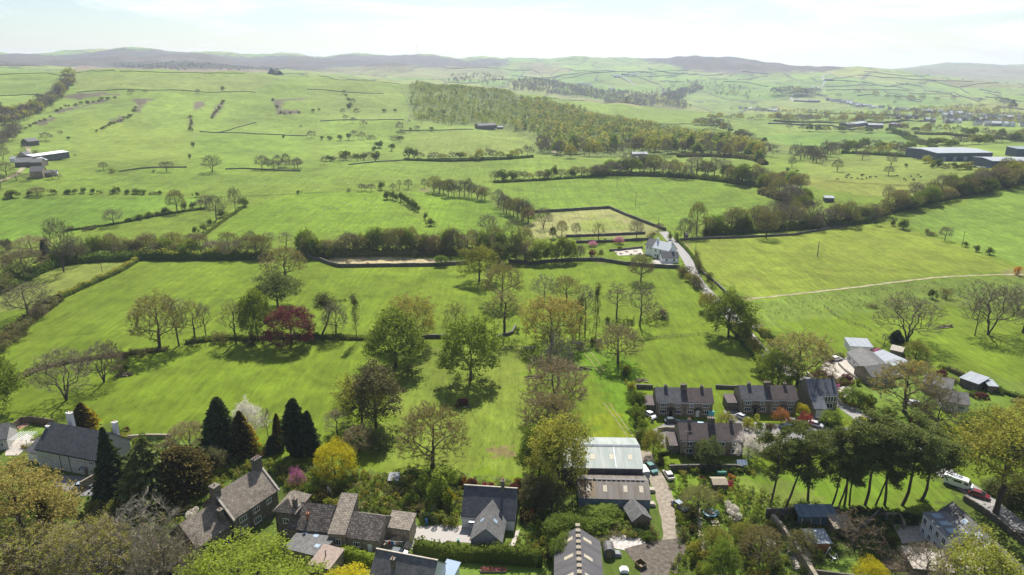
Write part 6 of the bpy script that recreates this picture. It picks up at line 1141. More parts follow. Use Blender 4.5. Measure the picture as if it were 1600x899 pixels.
def house(A, B, dep_, h, r, wm, rm, name, label, cat='house', ridge='x', kind='gable', L_=None, over=.3, group=None, rturn=0):
    a, rz, Ln = frame(A, B); Ln = L_ or Ln; root = thing(name, label, cat, (a[0], a[1], a[2]), rz + rturn, group)
    walls('wall', 0, Ln, 0, dep_, h, r, wm, root, ridge, kind); roof_slab('roof', 0, Ln, 0, dep_, h, r, rm, root, ridge, over, kind); return root, Ln

# -- stone pair at the top of the close
def stone_pair(A, B, label, rm2, group, chim=((.18, .9), (.5, 1.7), (.83, .8)), front=True):
    r_, W_ = house(A, B, 7.5, 4.7, 2.5, M['stone'], M['slate'], 'stone_house_pair', label, 'house', group=group)
    if rm2: rr = roof_slab('tiled_roof', W_ / 2, W_, 0, 7.5, 4.72, 2.5, rm2, r_, over=.33, th=.2)
    gutter(r_, .2, W_ - .2, -.28, 4.5, M['white'])
    for f, w_ in chim: chimney(r_, f * W_, 3.75 if f != .5 else 3.4, 4.6, 8.6 if f == .5 else 8.1, w_, .7, M['darkstone'], 3 if f == .5 else 1)
    for k in (0, 1):
        o_ = k * W_ / 2; s = (lambda q: q) if k == 0 else (lambda q: W_ / 2 - q)
        for q, z, w_, h_ in ((1.9, 3.0, 1.9, 1.0), (6.0, 3.0, 1.3, 1.0), (1.9, .9, 2.0, 1.2), (6.2, .9, 1.7, 1.2)):
            if q < W_ / 2 - .6: window(r_, o_ + s(q), z, w_, h_, bars=2)
        dx = o_ + s(4.1); door(r_, dx, mt=M['white'] if k else M['black'])
        p = MB(); p.prism([(dx - 1.2, 2.35), (dx, 3.0), (dx + 1.2, 2.35), (dx + 1.2, 2.22), (dx, 2.86), (dx - 1.2, 2.22)], -1.2, -.003, 'y'); p.build('porch_roof', M['browntile'], r_)
        for sx in (-1.0, 1.0): q = MB(); q.box(dx + sx - .12, dx + sx + .12, -1.1, -.9, 0, 2.3); q.build('porch_post', M['stone'], r_)
    for x in (.2, W_ / 2, W_ - .2): pipe(r_, x, 0, 0, 4.5)
    return r_, W_
g1 = 'stone houses of the close'
r_, W_ = stone_pair((1025, 650), (1112, 652), 'stone pair of houses at the close, half slate and half brown-tiled roof', M['browntile'], g1)
e = MB(); e.box(-3.0, -.02, 1.5, 6.5, -.5, 2.5); e.build('side_garage', M['darkstone'], r_); roof_slab('garage_roof', -3.0, -.03, 1.5, 6.5, 2.5, .6, M['browntile'], r_, kind='mono', over=.1)
r_, W_ = stone_pair((1157, 647), (1243, 647), 'stone pair of houses joined to the blue slate house', M['browntile'], g1)
e = MB(); e.box(-3.4, -.02, 2, 6.5, -.5, 2.4); e.build('side_garage', M['darkstone'], r_); roof_slab('garage_roof', -3.4, -.03, 2, 6.5, 2.4, .6, M['browntile'], r_, kind='mono', over=.1)
r_, W_ = house((1062, 712), (1160, 713), 8, 4.6, 2.6, M['stone'], M['browntile'], 'stone_terrace', 'stone terrace with a brown tiled roof and three tall chimneys', 'house', group=g1)
gutter(r_, .2, W_ - .2, -.28, 4.42, M['white'])
for f, w_ in ((.17, .7), (.52, 1.8), (.84, .8)): chimney(r_, f * W_, 4.0, 4.6, 8.9 if f == .52 else 8.4, w_, .8, M['darkstone'], 3 if w_ > 1 else 2)
for q in (2.2, 6.5, 10.5, 14.0):
    if q < W_ - 1: window(r_, q, 2.9, 1.6, 1.1); window(r_, q, .8, 1.8, 1.2)
door(r_, 4.4); door(r_, 12.3)
e = MB(); e.box(-2.6, -.02, .6, 6, -.5, 2.4); e.build('side_wing', M['darkstone'], r_); roof_slab('side_wing_roof', -2.6, -.03, .6, 6, 2.4, .7, M['browntile'], r_, kind='mono', over=.1)
for x in (3, 9.2, W_ - .3): pipe(r_, x, 0, 0, 4.4)
# -- blue slate house with a wing under one long slope
r_, W_ = house((1262, 641), (1306, 641), 8.2, 4.8, 3.2, M['stone'], M['slateblue'], 'slate_roofed_house', 'house with a new blue slate roof and a garage wing', over=.2)
walls('garage_wing_wall', 0, W_ * .42, -4.2, -.05, 2.5, 1.9, M['stone'], r_, kind='mono'); roof_slab('garage_wing_roof', 0, W_ * .42, -4.2, -.35, 2.5, 2.0, M['slateblue'], r_, kind='mono', over=.2)
door(r_, W_ * .21, 2.6, 2.1, -4.2, M['white'], name='garage_door')
for i in range(5): window(r_, W_ * (.5 + .1 * i), 2.7, .8, 1.7, bars=0)
chimney(r_, W_ * .93, 4.1, 4.8, 9.4, .6, .6, M['darkstone'], 1); window(r_, W_ * .7, .6, 2.6, 1.6, bars=2)
gutter(r_, W_ * .42, W_, -.16, 4.68, M['white'])
# -- slate house at the left
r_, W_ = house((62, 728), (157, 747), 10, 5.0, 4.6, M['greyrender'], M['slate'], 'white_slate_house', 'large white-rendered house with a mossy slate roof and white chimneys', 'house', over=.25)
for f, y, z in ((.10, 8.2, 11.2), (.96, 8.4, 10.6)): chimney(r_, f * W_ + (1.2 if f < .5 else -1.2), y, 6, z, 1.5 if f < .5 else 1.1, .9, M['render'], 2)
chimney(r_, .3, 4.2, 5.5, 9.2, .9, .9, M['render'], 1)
for x, z, w_, h_ in ((3.2, 3.3, .6, .7), (6, 1.9, .5, .6), (3.5, 1.0, .5, .6), (8.5, 1.4, .6, .7), (12.2, 3.2, .5, .9), (13.3, 3.2, .5, .9), (14.2, 3.2, .5, .9), (15.2, 3.2, .6, .9), (17.3, 3.3, 1.9, 1.0), (13.0, .8, .8, 1)):
    if x < W_ - .8: window(r_, x, z, w_, h_, bars=0 if w_ < 1 else 2)
door(r_, 15.0, 1.1); p = MB(); p.box(14.0, 16.0, -1.1, -.01, 2.3, 2.45); p.build('porch_roof', M['lead'], r_)
pipe(r_, 7.4, 0, 0, 4.8); pipe(r_, 10.3, 0, 0, 4.8); gutter(r_, .1, W_, -.25, 4.75, M['black'])
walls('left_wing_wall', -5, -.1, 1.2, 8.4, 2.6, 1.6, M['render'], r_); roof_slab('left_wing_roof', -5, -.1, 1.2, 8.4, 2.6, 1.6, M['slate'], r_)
# -- garden house far left
r_, W_ = house((-30, 708), (14, 702), 7, 3.2, 2.6, M['greyrender'], M['greytile'], 'garden_house', 'grey-roofed house cut off by the left edge of the picture'); window(r_, W_ - 1.5, 1, 1.2, 1.1)
pg = thing('pergola', 'white slatted pergola beside the corner lawn', 'pergola', G(18, 700))
for k in range(7): q = MB(); q.box(k * .7, k * .7 + .12, -.2, 4.4, 2.3, 2.45); q.build('slat', M['white'], pg)
for x in (0, 4.2):
    for y in (0, 4.1): q = MB(); q.box(x, x + .14, y, y + .14, 0, 2.29); q.build('post', M['white'], pg)
# -- manor
r_, W_ = house((369, 846), (437, 798), 9.5, 5.6, 4.4, M['darkstone'], M['stoneslate'], 'stone_manor_house', 'old stone manor with a big stone-slate roof seen from its corner', 'house', over=.35)
chimney(r_, W_ - .7, 4.75, 8, 12.6, 1.9, 1.3, M['darkstone'], 3); chimney(r_, .2, 4.75, 8, 12.0, 1.6, 1.6, M['darkstone'], 1)
for x, z, w_, h_ in ((2.4, 3.5, 1.8, 1.2), (6, 3.5, 1.6, 1.2), (2.4, .8, 1.8, 1.4), (6, .8, 1.8, 1.4), (9.5, 3.5, 1.4, 1.2)):
    if x < W_ - 1: window(r_, x, z, w_, h_, bars=2)
q = MB(); q.prism([(-.6, 5.15), (4.75, 10.1), (4.75, 10.45), (-.6, 5.5)], -.34, .12, 'x'); q.prism([(-.6, 5.15), (4.75, 10.1), (4.75, 10.45), (-.6, 5.5)], W_ - .12, W_ + .34, 'x'); q.build('verge_coping', M['cap'], r_)
walls('lower_wing_wall', -8.5, -.4, .6, 9.0, 4.2, 3.9, M['darkstone'], r_); roof_slab('lower_wing_roof', -8.5, -.45, .6, 9.0, 4.2, 3.9, M['stoneslate'], r_)
chimney(r_, -1.4, 1.8, 4.5, 8.2, .9, .9, M['darkstone'], 1); window(r_, -4, 1, 1.6, 1.3, y=.6); pipe(r_, 4.3, 0, 0, 5.4)
# hipped turret beside the manor
def hip(name, x0, x1, y0, y1, h, r, mt, root, o_=.35, rl=.3):
    mb = MB(); a, b_, c_, d_ = x0 - o_, x1 + o_, y0 - o_, y1 + o_; xm = (a + b_) / 2; ins = (d_ - c_) * rl
    P = [(a, c_, h), (b_, c_, h), (b_, d_, h), (a, d_, h)]; R1, R2 = (xm, c_ + ins, h + r), (xm, d_ - ins, h + r)
    mb.face([P[0], P[1], R1], [(0, 0), (4, 0), (2, 4)]); mb.face([P[1], P[2], R2, R1], [(0, 0), (6, 0), (4, 4), (2, 4)]); mb.face([P[2], P[3], R2], [(0, 0), (4, 0), (2, 4)]); mb.face([P[3], P[0], R1, R2], [(0, 0), (6, 0), (4, 4), (2, 4)]); mb.face(P[::-1]); return mb.build(name, mt, root)
a_, rz_, Lt_ = frame((434, 838), (462, 842)); r_ = thing('manor_turret_wing', 'tall square stone wing with a hipped stone roof and a slender chimney', 'house', a_, rz_)
walls('wall', 0, 4.6, 0, 6.5, 6.4, .01, M['darkstone'], r_); hip('roof', 0, 4.6, 0, 6.5, 6.4, 2.2, M['stoneslate'], r_); chimney(r_, 4.2, 1.2, 3, 9.2, .8, .8, M['darkstone'], 1); window(r_, 2.4, 3.6, 1.3, 1.2); window(r_, 2.4, .8, 1.3, 1.3); pipe(r_, .2, 0, 0, 6.2)
# -- stone barns row
r_, W_ = house((452, 846), (514, 852), 8.2, 3.3, 3.5, M['stone'], M['stoneslatedark'], 'long_stone_cottage', 'long low stone cottage with a dark mossy stone roof', 'house', group='stone barn row', over=.25)
chimney(r_, W_ * .44, 1.7, 3.2, 6.2, .5, .5, M['pot'], 1); chimney(r_, 1.2, 3.0, 4.5, 6.9, .6, .6, M['lead'], 0); window(r_, 4.0, .9, 1.3, 1.1); window(r_, W_ - 1.6, .9, 1.1, 1.1); door(r_, W_ * .72, mt=M['white'])
r2, W2 = house((515, 858), (541, 859.5), 9.5, 3.7, 3.1, M['stone'], M['stoneslate'], 'stone_barn_wing', 'narrow stone wing with one long pale slope between two dark roofs', 'house', kind='mono', group='stone barn row', over=.15)
window(r2, W2 * .5, 1.1, 1.6, 1.5, bars=2)
r3, W3 = house((543, 858.5), (593, 866), 8.2, 3.1, 3.0, M['stone'], M['stoneslatedark'], 'stone_barn', 'stone barn with a dark slate slope at the right of the row', 'house', group='stone barn row', over=.2)
window(r3, 2.2, 1.0, 1.5, 1.1, bars=2); door(r3, W3 - 2.0, mt=M['white'])
walls('yard_wing_wall', W3 + .02, W3 + 5, 4.3, 8.2, 3.5, .9, M['stone'], r3, kind='mono')
roof_slab('yard_wing_roof', W3 + .02, W3 + 5, 4.3, 8.2, 3.5, .9, M['stoneslate'], r3, kind='mono')
# flat-roofed extensions
r_, W_ = house((446, 872), (500, 886), 8, 2.5, .25, M['stone'], M['greytile'], 'flat_roofed_extension', 'low grey flat-roofed building with three rooflights', 'outbuilding', kind='mono', rturn=0)
for x, y in ((1.6, 5.2), (4.2, 5.0), (6.2, 2.4)): on_slope(r_, x, y, 2.5, 0, 8, .25, 1.0, .9, SKYG, trim=M['lead'])
r_, W_ = house((486, 897), (516, 905), 5, 2.4, .5, M['stone'], M['pinkfelt'], 'pink_roofed_store', 'small store with a pinkish felt roof and an iron flue', 'outbuilding', kind='mono'); q = MB(); q.cyl(2, 2.5, 2.4, 4.2, .1, 8); q.build('flue', M['black'], r_)
# -- bottom slate house
r_, W_ = house((578, 942), (672, 962), 8.5, 4.6, 4.0, M['render'], M['greytile'], 'blue_gabled_house', 'slate-roofed house with a blue-white gable cut by the bottom edge', 'house', over=.2)
chimney(r_, W_ * .34, 2.3, 5, 9.0, .7, .7, M['darkstone'], 1); q = MB(); q.box(-.2, W_ + .2, 4.1, 4.4, 8.77, 8.9); q.build('ridge_tile', M['cap'], r_); window(r_, 4, 3, 1.6, 1.2, y=W_, face='x')
q = house((683, 925), (702, 930), 5, 2.4, .8, M['render'], SKYG, 'lean_to_glasshouse', 'blue glazed lean-to beside the blue-white gable', 'conservatory', kind='mono')
# -- slate cottage with a gabled wing
r_, W_ = house((722, 824), (803, 830), 9.2, 2.8, 4.6, M['render'], M['slate'], 'slate_cottage', 'white cottage with a dark slate roof and a grey gabled wing in front', 'house', over=.25)
window(r_, 2.0, .9, 1.2, 1.2); window(r_, 3.9, .9, .8, 1.2); window(r_, 2.8, 1, 1, 1.1, y=W_, face='x'); chimney(r_, W_ * .74, 4.4, 6, 9.6, .7, .9, M['darkstone'], 2); q = MB(); q.box(-.3, W_ + .3, 4.45, 4.75, 7.57, 7.72); q.build('ridge_tile', M['cap'], r_)
x0, x1 = W_ * .28, W_ * .28 + 6.4; walls('wing_wall', x0, x1, -7.2, -.02, 2.6, 2.9, M['bluesheet'] if False else M['lead'], r_, ridge='y'); roof_slab('wing_roof', x0, x1, -7.2, 3.2, 2.62, 2.9, M['greytile'], r_, ridge='y', over=.25)
for sx, q in ((.28, 1), (.72, -1)):
    xm = (x0 + x1) / 2; xc = x0 + (x1 - x0) * sx; sl = 2.9 / 3.2; zt = 2.62 + (3.2 - abs(xc - xm)) * sl + .2
    p = MB(); Mx = Matrix.Translation((xc, -3.0, zt)) @ Matrix.Rotation((-1 if sx < .5 else 1) * atan(sl), 4, 'Y'); p.box(-.5, .5, -.45, .45, 0, .05, Mx); p.build('rooflight', SKYG, r_)
q = MB(); q.box(x0 - 1.5, x0 - .3, -1.2, -.01, 2.2, 2.3); q.build('porch_roof', M['white'], r_)
q = MB(); q.box(-.27, x0 - .3, -.42, -.28, 2.55, 2.68); q.build('gutter', M['black'], r_)
# -- barns
r_, W_ = house((881, 757), (1003, 759), 14, 4.6, 1.9, M['darksheet'], M['green'], 'green_barn', 'large barn with a pale green corrugated roof', 'barn', over=.2)
for x in (2.5, 7, 11.6, 16): on_slope(r_, x, 3.3, 4.6, 0, 7, 1.9, 1.0, 1.5, M['fibre'], 'roof_panel')
q = MB(); q.box(W_ * .62, W_ * .62 + .12, -.2, 7, 0, .02); Mx = None
on_slope(r_, W_ * .66, 3.5, 4.6, 0, 7, 1.9, .12, 6.6, M['white'], 'joint_strip'); q = MB(); q.prism([(6.5, 6.62), (7, 6.76), (7.5, 6.62), (7, 6.9)], -.2, W_ + .2, 'x'); q.build('ridge_cap', M['palesheet'], r_)
door(r_, W_ - 3, 2.8, 3.4, mt=M['bluewall'], name='barn_door')
r_, W_ = house((904, 797), (1015, 800), 9.4, 3.1, 1.8, M['bluesheet'], M['asb'], 'brown_barn', 'barn with a brown rust-stained corrugated roof in front of the green one', 'barn', over=.2)
for x in (2.2, 6, 10.6, 14.2):
    if x < W_: on_slope(r_, x, 2.4, 3.1, 0, 4.7, 1.8, .9, 1.6, M['fibre'], 'roof_panel')
for i in range(int(W_ / 1.1)): q = MB(); q.box(i * 1.1, i * 1.1 + .9, 4.45, 4.95, 5.06, 5.2); q.build('ridge_piece', M['darksheet'], r_)
q = MB(); sl = 1.8 / 4.7; q.prism([(.2, 3.1 + .2 * sl + .185), (4.3, 3.1 + 4.3 * sl + .185), (4.3, 3.1 + 4.3 * sl + .2), (.2, 3.1 + .2 * sl + .2)], .2, 3.9, 'x'); q.build('stained_sheets', M['rust'], r_)
r_, W_ = house((866, 962), (943, 966), 16.5, 3.6, 3.0, M['darkstone'], M['darksheet'], 'ridge_vented_barn', 'dark slate-roofed barn with pale roof panels and ridge vents at the bottom edge', 'barn', ridge='y', over=.2)
xm = W_ / 2; sl = 3.0 / xm
for y in (4, 9.2, 14.2):
    for s in (-1, 1):
        xc = xm + s * xm * .42; zt = 3.6 + (xm - abs(xc - xm)) * sl + .19; p = MB(); Mx = Matrix.Translation((xc, y, zt)) @ Matrix.Rotation(s * atan(sl), 4, 'Y'); p.box(-1.0, 1.0, -.45, .45, 0, .03, Mx); p.build('roof_panel', M['fibre'], r_)
for i in range(10): p = MB(); y = 1.5 + i * 1.7; p.box(xm - .45, xm + .45, y, y + .9, 6.7, 6.95); p.build('ridge_vent', M['darkpanel'], r_)
r_, W_ = house((988, 826), (1016, 822), 5.5, 1.9, 1.5, M['wood'], M['greytile'], 'small_shed', 'small grey gabled shed among the nettles', 'shed', ridge='y'); door(r_, W_ / 2, mt=M['wood'])
r_ = thing('store_hut', 'dark round-topped hut behind the bottom barn', 'shed', G(952, 872)); q = MB(); q.prism([(1.2 * cos(a), 1.0 + 1.2 * sin(a)) for a in [radians(k) for k in range(-10, 191, 20)]] + [(-1.2, -.1), (1.2, -.1)], 0, 2.6, 'y'); q.build('shell', M['darksheet'], r_); door(r_, 0, .9, 1.7)
# -- right bottom long house
r_, W_ = house((1450, 826), (1567, 950), 8.5, 2.9, 3.6, M['render'], M['greytile'], 'long_slate_bungalow', 'long bungalow with a ribbed grey roof running off the lower right corner', 'house', over=.25)
q = MB(); q.box(1.2, 9.6, -2.6, 2.4, -.3, 4.9); d_ = q.build('dormer_wing', M['render'], r_); q = MB(); q.box(1.0, 9.8, -2.8, 2.9, 4.91, 5.08); q.build('dormer_roof', M['lead'], r_)
for i in range(3): q = MB(); q.box(1.9 + i * 2.5, 3.3 + i * 2.5, -1.6, .4, 5.083, 5.25); q.build('rooflight', SKYG, r_)
for i in range(4): window(r_, 2.2 + i * 2.1, 2.7, 1.1, 1.5, y=-2.6); window(r_, 2.2 + i * 2.1, .4, 1.1, 1.3, y=-2.6)
for x, y in ((5.5, 3.2), (9.8, 3.2), (13, 3.0)): on_slope(r_, x, y, 2.9, 0, 4.25, 3.6, 1.0, .7, SKYG, trim=M['white'])
q = MB(); q.box(12.8, 17.5, -3.2, 1.2, -.3, 3.7); q.build('flat_extension', M['cream'], r_); q = MB(); q.box(12.6, 17.7, -3.4, 1.4, 3.71, 3.86); q.build('flat_extension_roof', M['paving'], r_); window(r_, 15, 1, 1.6, 1.3, y=-3.2)
r_, W_ = house((1424, 905), (1488, 912), 6, 2.6, .1, M['wood'], M['paving'], 'flat_roofed_garage', 'flat-roofed garage with a pale roof at the bottom right', 'outbuilding', kind='mono')
r_, W_ = house((1263, 862), (1296, 862), 3.6, 2.1, .35, M['orangewood'], M['palesheet'], 'orange_garden_shed', 'orange timber shed with a white roof in the walled garden', 'shed', kind='mono'); door(r_, W_ * .7, .8, 1.8, mt=M['orangewood'])
r_, W_ = house((1302, 838), (1332, 838), 3.6, 2.0, .5, M['wood'], M['darkpanel'], 'weathered_shed', 'weathered shed with a stained pale roof by the copper bush', 'shed', kind='mono')
r_, W_ = house((1248, 822), (1306, 822), 3.2, 2.4, .5, M['bluesheet'], M['bluesheet'], 'open_fronted_shelter', 'low dark shelter with pale posts against the garden wall', 'shed', kind='mono')
for i in range(4): q = MB(); q.box(.2 + i * W_ / 4, .35 + i * W_ / 4, -.6, -.45, 0, 2.2); q.build('post', M['palewood'], r_)
r_, W_ = house((1114, 768), (1135, 768), 2.8, 1.9, .5, M['wood'], M['darkpanel'], 'allotment_shed', 'small shed with a mossy roof among dark red shrubs', 'shed')
r_, W_ = house((608, 760), (622, 760), 2.4, 1.6, .3, M['wood'], M['lead'], 'stone_store', 'tiny dark store in the wild garden', 'shed', kind='mono')
# -- bungalows
def bung(A, B, dep_, label, rm, h=2.6, r=1.9, wm=None, ridge='x', kind='gable', ws=(2, 5, 8), **kw):
    r_, W_ = house(A, B, dep_, h, r, wm or M['render'], rm, kw.pop('name', 'bungalow'), label, kw.pop('cat', 'house'), ridge, kind, over=.3, **kw)
    for x in ws:
        if x < W_ - 1: window(r_, x, .9, 1.6, 1.1, bars=2)
    return r_, W_
bung((1322, 562), (1348, 588), 9, 'white-walled bungalow with a brown tiled roof beside its paved drive', M['greytile'], ws=(2.5, 6, 9.5))
bung((1350, 566), (1390, 584), 8, 'low wing with a pale blue metal roof behind the brown-tiled bungalow', M['palesheet'], 2.5, .5, kind='mono', ws=())
bung((1327, 551), (1362, 553), 6.5, 'outbuilding with a pale blue roof at the top of the drive', M['palesheet'], 2.4, .5, kind='mono', ws=(), name='outbuilding', cat='outbuilding')
bung((1360, 604), (1398, 600), 8, 'grey-roofed stone bungalow below the pale blue roofs', M['greytile'], wm=M['stone'], h=3.2)
bung((1440, 612), (1484, 622), 8, 'grey bungalow seen between the branches of two big trees', M['greytile'], wm=M['stone'])
bung((1470, 640), (1512, 646), 8, 'grey bungalow with a pale gable left of the yellow-olive tree', M['greytile'])
bung((1498, 602), (1526, 612), 6, 'dark-walled shed with a pale sheet roof at the field edge', M['palesheet'], 2.5, .6, M['darkstone'], kind='mono', ws=(), name='field_shed', cat='shed')
bung((1543, 613), (1557, 614), 4, 'small shed with a white roof next to the pale sheet roof', M['palesheet'], 2.1, .3, M['wood'], kind='mono', ws=(), name='garden_shed', cat='shed')
bung((1390, 556), (1408, 560), 5, 'stone hut with a pale roof in the bungalow garden', M['cap'], 2.3, .8, M['darkstone'], ws=(), name='garden_hut', cat='shed')
# -- inn
r_, W_ = house((1019, 402), (1044, 408), 7, 5.4, 3.2, M['inn'], M['whitesheet'], 'white_inn', 'white roadside inn with a pale main roof and a slate gabled wing', 'inn', over=.3)
walls('left_wing_wall', -6.5, -.05, 2.2, 10, 5.2, 2.8, M['inn'], r_, ridge='x'); roof_slab('left_wing_roof', -6.8, -.05, 2.2, 10, 5.2, 2.8, M['slate'], r_, ridge='x')
for x in (2, 5, 8): window(r_, x, 3.5, 1.1, 1.2); window(r_, x, .9, 1.1, 1.2)
for x in (-5, -3): window(r_, x, 3.4, 1.1, 1.2, y=2.2)
door(r_, 3.5, mt=M['black']); chimney(r_, .3, 3.5, 7, 10, .9, .7, M['inn'], 2); chimney(r_, W_ - .6, 3.5, 7, 10, .9, .7, M['inn'], 2)
r_, W_ = house((1034, 411), (1060, 411), 6.5, 2.7, 2.3, M['inn'], M['slate'], 'inn_annexe', 'low white annexe with a slate roof in front of the inn', 'outbuilding', over=.3); window(r_, W_ - 2.4, .9, 1.2, 1.2); window(r_, 2.4, .9, 1.2, 1.2)
r_, W_ = house((1070, 373), (1075, 373), 3, 2, 1, M['wood'], M['slate'], 'roadside_shed', 'small dark shed at the gateway across the lane from the inn', 'shed')
r_, W_ = house((1288, 316), (1303, 316), 5, 3, .8, M['darksheet'], M['palesheet'], 'field_shelter', 'dark field shelter with a pale roof in the meadow before the cows', 'shed', kind='mono')
r_, W_ = house((806, 397), (824, 397), 5, 3, 1.6, M['cream'], M['palesheet'], 'garden_cabin', 'pale cabin hidden by the dark trees at the lush field corner', 'outbuilding')
# -- farm at the left, buildings on the hill, white-roofed farm
r_, W_ = house((54, 254), (110, 250), 16, 5, 1.2, M['darksheet'], M['whitesheet'], 'white_roofed_barn', 'long barn with a white roof at the left hill farm', 'barn', kind='gable')
farm = [((24, 262), (48, 262), 16, 4, 3, 'darkstone', 'greytile', 'grey-roofed barn at the front left of the hill farm'), ((46, 262), (66, 262), 12, 4, 2.5, 'darkstone', 'greytile', 'grey-roofed barn in the middle of the hill farm'), ((62, 261), (76, 258), 9, 4, 2.4, 'darkstone', 'palesheet', 'pale-roofed shed below the white-roofed barn'), ((48, 279), (68, 279), 10, 5, 3.4, 'stone', 'greytile', 'stone farmhouse nearest the field at the hill farm'), ((70, 277), (80, 277), 8, 3, 2, 'darkstone', 'greytile', 'small outbuilding right of the stone farmhouse'), ((81, 275), (90, 275), 6, 2.6, 1.5, 'render', 'greytile', 'white shed at the right end of the hill farm'), ((45, 229), (62, 227), 10, 5, 3, 'darkstone', 'slate', 'slate farmhouse higher up the farm lane'), ((42, 250), (52, 249), 8, 4, 3, 'darkstone', 'slate', 'dark gable behind the grey-roofed barns'), ((16, 254), (24, 254), 6, 3, 1.5, 'render', 'palesheet', 'low pale shed left of the farm barns')]
for A, B, d_, h, r, wm, rm, lab in farm:
    r_, W_ = house(A, B, d_, h, r, M[wm], M[rm], 'farm_building', lab, 'farm building', group='hill farm buildings')
for A, B, d_, h, r, wm, rm, lab in [((748, 202), (776, 203), 12, 5, 3, 'darkstone', 'slate', 'dark slate farmhouse under the plantation'), ((778, 202), (786, 202), 8, 3, 1.5, 'darkstone', 'palesheet', 'small shed beside the plantation farmhouse'), ((988, 248), (1012, 247), 14, 5, 1.6, 'stone', 'palesheet', 'white-roofed shed at the lower wood edge'), ((996, 253), (1010, 252), 8, 3.5, 2, 'stone', 'palesheet', 'pale low building in front of the white-roofed shed'),
        ((1327, 200), (1355, 200), 20, 6, 2, 'darksheet', 'palesheet', 'dark barn left of the far farm sheds'), ((1356, 201), (1380, 200), 20, 7, 2.5, 'darksheet', 'palesheet', 'dark gabled barn at the far farm sheds'), ((1388, 199), (1407, 199), 16, 7, 2, 'darkstone', 'slate', 'long dark building right of the far farm sheds'),
        ((1240, 159), (1262, 160), 18, 6, 3, 'darkstone', 'greytile', 'left of two long sheds at the cream farm on the far slope'), ((1264, 160), (1281, 160), 18, 6, 3, 'darkstone', 'greytile', 'right of two long sheds at the cream farm on the far slope'), ((1288, 126), (1300, 127), 12, 6, 3, 'darkstone', 'slate', 'lone dark farmhouse on the moor road'),
        ((958, 120), (968, 120), 14, 6, 3, 'render', 'palesheet', 'white farmhouse on the far hillside road'), ((974, 118), (984, 118), 14, 6, 3, 'darkstone', 'slate', 'dark barn beside the white far farmhouse'), ((986, 118), (994, 119), 12, 5, 3, 'render', 'palesheet', 'white shed right of the far farmhouse'), ((904, 132), (912, 132), 12, 6, 3, 'render', 'palesheet', 'left white cottage in the far trees'), ((914, 134), (924, 134), 12, 6, 3, 'render', 'greytile', 'right white cottage in the far trees'), ((950, 140), (958, 140), 12, 5, 3, 'render', 'palesheet', 'low white shed in front of the far wood'),
        ((1240, 320), (1245, 320), 5, 3, 2, 'render', 'palesheet', 'scrap of a pale building inside the hedgerow wood')]:
    house(A, B, d_, h, r, M[wm], M[rm], 'farmhouse' if 'house' in lab or 'cottage' in lab else 'farm_building', lab, 'farmhouse' if 'house' in lab or 'cottage' in lab else 'farm building')
r_, W_ = house((1462, 252.5), (1549, 251.5), 48, 8, 1.4, M['bluewall'], M['palesheet'], 'warehouse', 'long blue-walled warehouse with a pale low roof', 'warehouse', over=.5)
for i in range(6): q = MB(); q.box(6 + i * 11, 10 + i * 11, -.12, -.003, 0, 4.2); q.build('loading_door', M['palesheet'], r_)
r_, W_ = house((1549, 263), (1640, 262), 30, 6, 1.2, M['bluewall'], M['palesheet'], 'warehouse', 'second warehouse cut off by the right edge', 'warehouse', over=.5)
r_, W_ = house((1588, 245), (1612, 245), 20, 8, .6, M['bluewall'], M['bluesheet'], 'blue_depot', 'small square blue depot above the second warehouse', 'warehouse', kind='mono')
# far village: rows of small houses
VR = random.Random(5); vill = []
for s, n in (('1288,157 1310,160 1330,165 1350,168 1390,172', 16), ('1400,172 1430,176 1470,178 1500,180', 20), ('1470,182 1520,184 1570,186 1620,188', 24), ('1480,188 1530,190 1580,191 1620,192', 22), ('1150,170 1180,173 1210,175', 7), ('1440,190 1480,193 1500,193', 6), ('1520,196 1570,198 1620,200', 9), ('1330,190 1400,186 1440,186', 5)):
    pts = [tuple(map(float, q.split(','))) for q in s.split()]
    for i in range(n):
        f = (i + VR.uniform(.2, .8)) / n * (len(pts) - 1); j = int(f); f -= j; vill.append((pts[j][0] + (pts[j + 1][0] - pts[j][0]) * f, pts[j][1] + (pts[j + 1][1] - pts[j][1]) * f + VR.uniform(-.8, .8)))
vill.sort()
for i, (x, y) in enumerate(vill):
    w_ = VR.choice([5, 7, 9, 13]); p = G(x, y); Lm = w_ * mpp(p); root = thing('village_house', '%s house of the far village, %s counting from the left' % (('grey', 'pale')[i % 2], ordn(i + 1)), 'house', p, VR.uniform(-.5, .5), 'houses of the far village')
    walls('wall', 0, Lm, 0, 10, 6, 4, M[VR.choice(['stone', 'render', 'cream', 'stone'])], root); roof_slab('roof', 0, Lm, 0, 10, 6, 4, M[VR.choice(['slate', 'whitesheet', 'palesheet', 'greytile', 'whitesheet'])], root)
